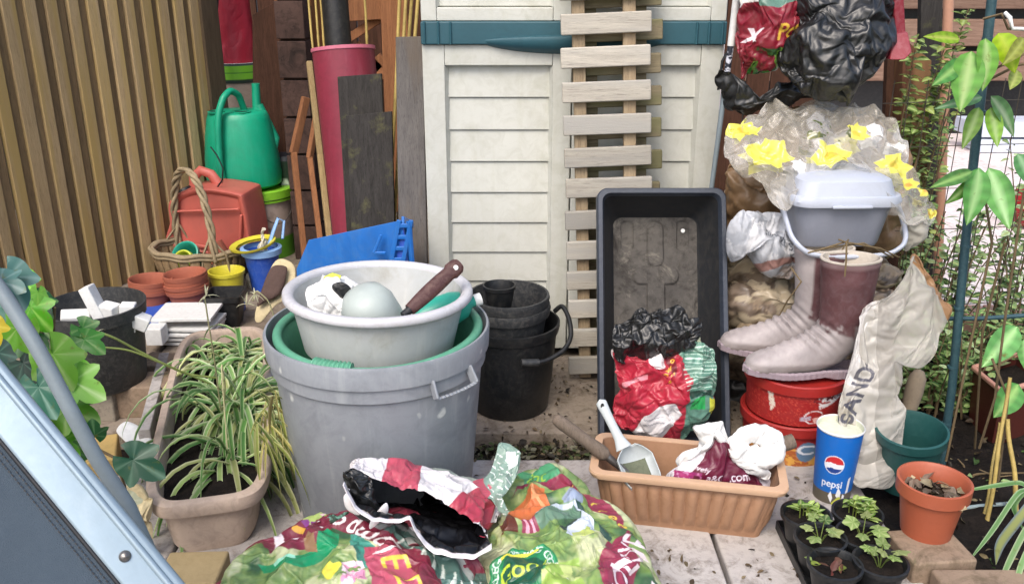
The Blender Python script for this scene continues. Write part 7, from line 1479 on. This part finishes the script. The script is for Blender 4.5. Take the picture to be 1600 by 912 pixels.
# ================================================================== FOREGROUND COMPOST BAGS
def ground_bag(name, label, foot, top, cvx_, seed, amp=.014, cat='compost bag', lam=.13, fine=.3, prof=3.0, mat_=None, zoff=0.0, rings=120, n=460):
    """foot: XY outline on the ground; top: max height. canvas maps to the XY bounding box"""
    c = smooth_loop([(x, y, 0) for x, y in foot], 200).mean(0)
    o = film(film_ground(foot, top, N=116, seed=seed), name, M['print'], cvx_, None, (c[0], c[1], 0), expand=.15, anchor=.07, seed=seed, sub=2, bend=.05)
    return tag(o, label, cat, 'printed compost bags lying in front of the grey bin')
def toUV(foot, zt):
    """helper: picture point -> canvas uv for a point at height zt on the bag"""
    f = smooth_loop([(x, y, 0) for x, y in foot], 200); mn, mx = f.min(0), f.max(0)
    def g_(px, py, z=zt):
        p = G(px, py, z); return ((p[0]-mn[0])/(mx[0]-mn[0]), 1-(p[1]-mn[1])/(mx[1]-mn[1]))
    return g_
# left bag
footL = [(-.57,1.28),(-.56,1.42),(-.42,1.54),(-.28,1.60),(-.14,1.58),(-.04,1.52),(.02,1.40),(.02,1.22),(-.06,1.05),(-.28,1.0),(-.46,1.08)]
gL = toUV(footL, .222); cL = Canvas(760, 760, '#76263a', asp=1.0); wL, hL = .55, .60; cL.asp = wL/hL
def pl(cv, g_, pts, col, **k): cv.poly([g_(*p) for p in pts], col, **k)
pl(cL, gL, [(340,890),(350,850),(375,828),(400,822),(425,850),(450,870),(500,862),(520,840),(545,842),(600,870),(640,912),(640,1100),(330,1100)], '#6b8a48')
msk = cL.inpoly([gL(*p) for p in [(340,890),(350,850),(375,828),(400,822),(425,850),(450,870),(500,862),(520,840),(545,842),(600,870),(640,912),(640,1100),(330,1100)]])
cL.foliage(msk, ['#2f5436','#48683c','#64824a','#7f9858','#688650','#9aaa70','#bcc29a'], 11, 41)
pl(cL, gL, [(340,850),(372,808),(420,790),(480,776),(540,790),(545,842),(520,840),(500,862),(450,868),(425,846),(400,818),(375,824),(352,846)], '#76263a'); pl(cL, gL, [(398,868),(420,874),(460,876),(490,866),(500,850),(512,842),(530,846),(528,864),(505,880),(470,890),(430,888),(404,880)], '#128a5a'); pl(cL, gL, [(420,874),(460,876),(462,880),(422,879)], '#9adcc0')
pl(cL, gL, [(470,842),(480,832),(492,850),(490,872),(474,868)], '#8a6a4a'); cL.line([gL(432,806),gL(428,830),gL(438,850),gL(458,852)], .022, '#e0d5d8'); cL.line([gL(420,806),gL(446,794)], .02, '#c9b23a'); cL.line([gL(458,806),gL(474,812),gL(466,828)], .018, '#cfa03a')
pl(cL, gL, [(465,790),(485,778),(510,782),(505,800),(478,808)], '#a3b86a'); cL.blot(cL.inpoly([gL(*p) for p in [(468,800),(505,795),(515,810),(480,830)]]), ['#d8b8c0','#7d3a80'], 30, 3, .1)
pl(cL, gL, [(545,842),(560,850),(590,870),(600,905),(570,905),(548,870)], '#3f8f80'); pl(cL, gL, [(500,895),(512,888),(520,898),(536,900),(524,910),(508,915)], '#d8d04a'); cL.blot(cL.inpoly([gL(*p) for p in [(535,898),(570,890),(575,930),(530,930)]]), ['#d890b0','#e8d0d8'], 26, 6, .0)
pl(cL, gL, [(470,812),(520,838),(600,868),(640,905),(700,960),(760,960),(700,880),(640,850),(560,820),(500,800)], '#76263a'); pl(cL, gL, [(570,870),(600,866),(650,905),(690,960),(600,1000)], '#b25266')
for i, chh in enumerate('Compost'): 
    px_, py_ = 618-i*22, 872-i*9.5; cL.text(chh, *gL(px_, py_), .075 if i else .10, pi-.42, '#e6e0e2', shear=.25, bold=.015)
cL.text('E', *gL(618,895), .09, -1.2, '#cfbd4a', bold=.008); cL.text('D', *gL(640,925), .09, -1.2, '#cfbd4a', bold=.008)
pl(cL, gL, [(545,820),(600,812),(650,818),(690,840),(740,880),(760,960),(730,960),(690,890),(640,860),(590,842)], '#9aa09e')
pl(cL, gL, [(600,848),(640,838),(690,850),(750,900),(770,960),(720,960),(690,900),(650,868)], '#4a6a64')
for i in range(7): cL.line([gL(640+i*14,852+i*8), gL(628+i*16,862+i*9)], .006, '#c9d3cc'); cL.line([gL(655+i*14,850+i*9), gL(648+i*16,872+i*9)], .005, '#b9c6bd')
ground_bag('compost_bag', 'left compost bag printed maroon with a green garden scene', footL, .235, cL, 3, amp=.015)
# right bag
footR = [(-.11,1.30),(-.11,1.48),(-.06,1.64),(.03,1.76),(.12,1.76),(.21,1.63),(.265,1.44),(.285,1.2),(.23,1.05),(.08,1.0),(-.04,1.06)]
gR = toUV(footR, .228); cR = Canvas(760, 900, '#7d9a58'); cR.asp = .395/.76
mR = cR.x > -1; cR.foliage(mR, ['#38583a','#517446','#6d8a4a','#839c56','#688650','#98a86a','#bac096'], 9, 21)
pl(cR, gR, [(790,760),(800,742),(820,725),(870,722),(930,745),(970,790),(990,860),(1010,912),(1040,1000),(950,1000),(935,912),(955,850),(975,820),(958,790),(905,768),(860,755),(800,745)], '#8a3048')
pl(cR, gR, [(812,700),(850,705),(885,728),(840,738),(812,728)], '#4a9468'); cR.text('Pot', *gR(835,722), .05, -.5, '#9ac24a', bold=.01)
pl(cR, gR, [(775,830),(795,768),(820,755),(850,756),(855,800),(830,812),(790,812)], '#c26a3a'); cR.line([gR(830,756),gR(852,800)], .01, '#dc9a6a'); cR.line([gR(795,775),gR(845,768)], .012, '#d88a5a'); pl(cR, gR, [(770,805),(800,808),(808,828),(780,828)], '#5a2c1c')
pl(cR, gR, [(832,810),(900,795),(912,798),(905,812),(840,828)], '#5f7f6a'); cR.line([gR(838,806),gR(905,790),gR(914,800)], .014, '#c9d3dc'); cR.line([gR(908,785),gR(935,815),gR(955,835)], .016, '#2a4a40'); cR.line([gR(905,815),gR(880,840)], .02, '#2c4038')
pl(cR, gR, [(870,780),(900,770),(915,784),(880,792)], '#8d9ab0'); pl(cR, gR, [(890,830),(915,800),(935,830),(930,850),(885,850)], '#c9d3e0'); pl(cR, gR, [(895,840),(925,835),(928,855),(900,858)], '#b5c26a')
for k_ in range(5): cR.line([gR(812+k_*5,812), gR(815+k_*5,827)], .008, '#d8a0b0' if k_ % 2 else '#8a3a50')
for i, chh in enumerate('peat free'): cR.text(chh, *gR(868+i*13, 752+i*i*.75), .035, -.35-.03*i, '#d8bf4a', bold=.01)
cx0, cy0 = gR(812, 905, .225); rr0 = .17; cR.ell(cx0, cy0, rr0, rr0*cR.asp, '#1f7a4a'); cR.ring(cx0, cy0, rr0*.95, rr0*.95*cR.asp, .08, '#3f9a68')
s_txt = 'TELEGARDENING GOOD'
for i, chh in enumerate(s_txt):
    a_ = pi*1.0-i*pi/len(s_txt)*1.0; cR.text(chh, cx0+rr0*.8*cos(a_), cy0-rr0*.8*cR.asp*sin(a_), .024, a_-pi/2, '#c9dccf', bold=.01)
cR.ell(cx0, cy0, rr0*.6, rr0*.6*cR.asp, '#14503a'); cR.text('Good', cx0, cy0-.01, .05, .05, '#b5cc3a', bold=.01); cR.line([(cx0-.08,cy0-.05),(cx0+.06,cy0-.065)], .008, '#d8d04a')
for i, chh in enumerate('10 Litres'[::-1]): pass
cR.text('TO LOVE', *gR(985,888), .07, 1.35, '#e0d0d4', bold=.01); cR.text('C', *gR(1000,905), .12, 1.2, '#e6dade', bold=.01)
cR.blot(cR.inpoly([gR(*p) for p in [(850,895),(900,885),(920,960),(830,960)]]), ['#d8dccc','#b5c27a','#8fae50'], 24, 8, 0)
ground_bag('compost_bag', 'right compost bag printed with trowel and terracotta pot picture', footR, .25, cR, 13, amp=.016)
# empty bag with torn mouth lying across both
eb = thing('torn_bag', 'empty compost bag with torn black lined mouth lying across the two bags', 'compost bag', A(-.1,1.46,.0)); o0 = A(-.1,1.46,0)
upper = [(538,738),(552,724),(590,722),(620,732),(660,745),(700,742),(735,752),(765,762),(772,790),(768,845)]
lowerm = [(540,752),(560,775),(590,800),(605,812),(640,800),(648,832),(670,850),(700,860),(735,858),(762,848)]
def Yeb(x, y): return 1.52-(y-730)*.0008
def resample(p, n):
    p = np.asarray(p, float); s = np.r_[0, np.cumsum(np.linalg.norm(np.diff(p, axis=0), axis=1))]; t = np.linspace(0, s[-1], n); q = np.stack([np.interp(t, s, p[:,k]) for k in range(p.shape[1])], -1)
    for _ in range(2): q[1:-1] = (q[:-2]+2*q[1:-1]+q[2:])/4
    return q
n_ = 180
# upper flap: rim line at front (y of flap's torn lower edge), going back/up
torn_u = [(540,745),(552,730),(575,745),(600,752),(628,762),(655,765),(690,785),(720,800),(745,815),(765,838)]
tu = resample([P(x, y, 1.44-(y-740)*.0006) for x, y in torn_u], n_); jag = vn(np.c_[np.linspace(0,22,n_), np.zeros(n_), np.zeros(n_)], 5)*.006; tu[:,2] += jag
bk = resample([P(x, y, 1.56) for x, y in [(545,735),(560,722),(595,720),(625,728),(660,742),(700,740),(735,748),(762,758),(778,775),(775,800)]], n_)
back2 = resample([A(*(P(x, y, 1.66))[:2], max(.1, P(x,y,1.66)[2]-.05)) for x, y in [(560,760),(575,745),(600,740),(630,745),(660,750),(700,750),(735,755),(760,765),(785,780),(790,810)]], n_)
lip_l = [(538,755),(556,788),(585,808),(615,806),(642,806),(654,832),(678,853),(708,865),(742,862),(768,846)]
ll = resample([P(x, y, 1.36-(y-740)*.0004) for x, y in lip_l], n_); ll[:,2] += .0; ll[:,2] += vn(np.c_[np.linspace(0,18,n_), np.zeros(n_), np.zeros(n_)], 9)*.005
cU = Canvas(600, 200, '#dcd8d9', asp=3.0); cU.poly([(.26,-.1),(.50,-.1),(.40,1.1),(.3,1.1)], '#b04a5c'); cU.poly([(.70,.0),(.86,.0),(1.1,.1),(.96,.5),(.8,.35)], '#a83a4c'); cU.put(cU.y > .55, '#8f9a92')
for i in range(30): cU.line([(.05+.03*i,.6),(.065+.03*i,.66)], .02, '#dfe5e0')
vv1 = np.linspace(0, 1, 44)[:,None,None]
top_ = tu[None]*(1-vv1)**2+2*bk[None]*vv1*(1-vv1)+back2[None]*vv1**2; top_[...,2] += .03*np.sin(vv1[...,0]*pi)
lmid = (ll+back2)/2; lmid[:,2] = .205; low_ = ll[None]*(1-vv1)**2+2*lmid[None]*vv1*(1-vv1)+(back2-A(0,0,.006))[None]*vv1**2
tube_ = np.concatenate([top_[:, ::2], low_[:, ::-2]], 1); nn = tube_.shape[1]; uu = np.tile(np.r_[np.linspace(0,1,nn//2), np.linspace(1,0,nn-nn//2)][None], (44,1)); cc4 = np.stack([uu, np.tile(vv1[...,0], (1,nn)), np.ones_like(uu), np.ones_like(uu)], -1); cc4[0, ::3, 3] = .5
m1 = MB(); m1.grid(tube_, cv=True, col=cc4, flip=True)
ml = bpy.data.materials['printed_film'].copy(); ml.name = 'lined_film'; t_ = ml.node_tree; b_n = t_.nodes['Principled BSDF']; lk = b_n.inputs['Base Color'].links[0].from_socket; ge = t_.nodes.new('ShaderNodeNewGeometry')
t_.links.new(_mix(t_, ge.outputs['Backfacing'], lk, lin('#0c0c0f')), b_n.inputs['Base Color'])
film(m1, 'film', ml, cU, eb, expand=.16, anchor=.045, seed=51, sub=2, bend=.04, backcol=None).location = tuple(-o0)
# white torn lip band around the lower edge + underside printed flap
v = np.linspace(0,1,14)[:,None,None]; wid = ((.004+.014*np.clip((np.linspace(0,1,n_)-.35)*4,0,1))*(.75+.5*vn(np.c_[np.linspace(0,14,n_), np.zeros(n_), np.zeros(n_)], 77)))[None,:,None]
band = ll[None]+A(0,-.02,-.8)*v*wid*.55+A(0,-.012,0)*np.sin(v*pi); m1 = MB(); m1.grid(band, col=np.tile(np.array(lin('#dedadd')), (14,n_,1))); m1.build('torn_edge', M['print'], eb, smooth=60, solid=.001).location = tuple(-o0)
under = resample([A(P(x,y,1.33)[0], 1.33-(y-800)*.0005, .15) for x, y in [(556,822),(575,832),(600,838),(640,836),(662,846),(690,862),(715,872),(740,876),(760,868),(775,852)]], n_)
v = np.linspace(0,1,24)[:,None,None]; un = band[-1][None]*(1-v)+under[None]*v; un += A(0,-.02,.02)*np.sin(v*pi); cA = Canvas(300, 120, '#9aa29e', asp=2.2); cA.put((cA.y > .42)&(cA.y < .52), '#76263a'); cA.put(cA.y >= .52, '#4a645c')
for i in range(16): cA.line([(.05+.06*i,.6), (.075+.06*i,.72)], .025, '#cdd6cf'); cA.line([(.06+.06*i,.78), (.085+.06*i,.92)], .02, '#c3cec6')
ol = [(545,838),(570,818),(600,808),(640,806),(665,838),(700,858),(745,868),(765,900),(770,960),(725,960),(700,905),(660,880),(620,862),(575,856)]
fbag([G(x, y, .215) for x, y in ol], G(665,865,.225), (0,-.2,1), .010, 'loose_apron', M['print'], cA, eb, N=60, expand=.18, anchor=.05, seed=7, back=.3, sub=2, bend=.04).location = tuple(-o0)
# green text tail rising to the right (780,690)
ol = [(735,757),(765,720),(778,692),(785,683),(800,684),(812,700),(812,722),(800,745),(785,775),(775,800),(768,790),(770,765)]
cT = Canvas(260, 360, '#7d968a'); cT.poly([(-.1,.9),(.0,.55),(.45,.02),(.55,.0),(.62,.06),(.2,.6),(.0,1.0)], '#7d968a')
for i in range(9):
    for j in range(3):
        x_, y_ = .35+.18*j+.02*i*0, .2+.085*i; cT.line([(x_,y_),(x_+.1,y_+.04)], .014, '#dfe5e0')
cT.line([(.3,.3),(.55,.02),(.75,.0)], .03, '#a0304a'); cT.poly([(.7,.2),(.95,.15),(.9,.32),(.75,.35)], '#dfe0e4'); cT.poly([(-.05,.5),(.12,.42),(.42,.62),(.3,.75),(.0,.7)], '#b04a5c')
fbag(px_outline(ol, lambda x, y: 1.60-(y-690)*.0014), P(782,738,1.53), (0,-.8,.6), .014, 'printed_tail', M['print'], cT, eb, N=48, expand=.12, anchor=.05, sub=2).location = tuple(-o0)
# left black-white corner lump
ol = [(536,735),(550,725),(575,745),(590,775),(600,800),(590,815),(565,805),(545,780),(536,760)]
fbag(px_outline(ol, 1.40), P(566,770,1.39), (0,-.85,.5), .022, 'crumpled_lining', M['blackfilm'], None, eb, N=32, expand=.28, anchor=.03, bend=.05).location = tuple(-o0)
m1 = MB()
for ol in ([(537,775),(545,770),(552,790),(562,803),(552,802),(540,792)], [(578,815),(592,795),(604,785),(606,800),(590,818),(578,826)]): soft_body(px_outline(ol, 1.365), P(*np.mean(ol,0),1.365), (0,-.85,.5), .005, 10, 50, .002, .04, 2, back=.9, mb=m1, canvas=Canvas(8,8,'#dedadd'))
m1.build('white_fold', M['print'], eb, smooth=60).location = tuple(-o0)
# dark green crumple between
ol = [(497,825),(505,808),(535,798),(548,802),(550,825),(540,835),(515,838)]
cG = Canvas(60,60,'#2c4a3c'); cG.blot(cG.x<2, ['#5f8f80','#1c3028'], 7, 3, .1)
tag(fbag(px_outline(ol, 1.47), P(525,818,1.46), (0,-.7,.7), .014, 'film_scrap', M['print'], cG, None, P(525,830,1.46), N=32, expand=.25, anchor=.03), 'crumpled dark green film scrap on the left compost bag', 'scrap')

run_film(14)
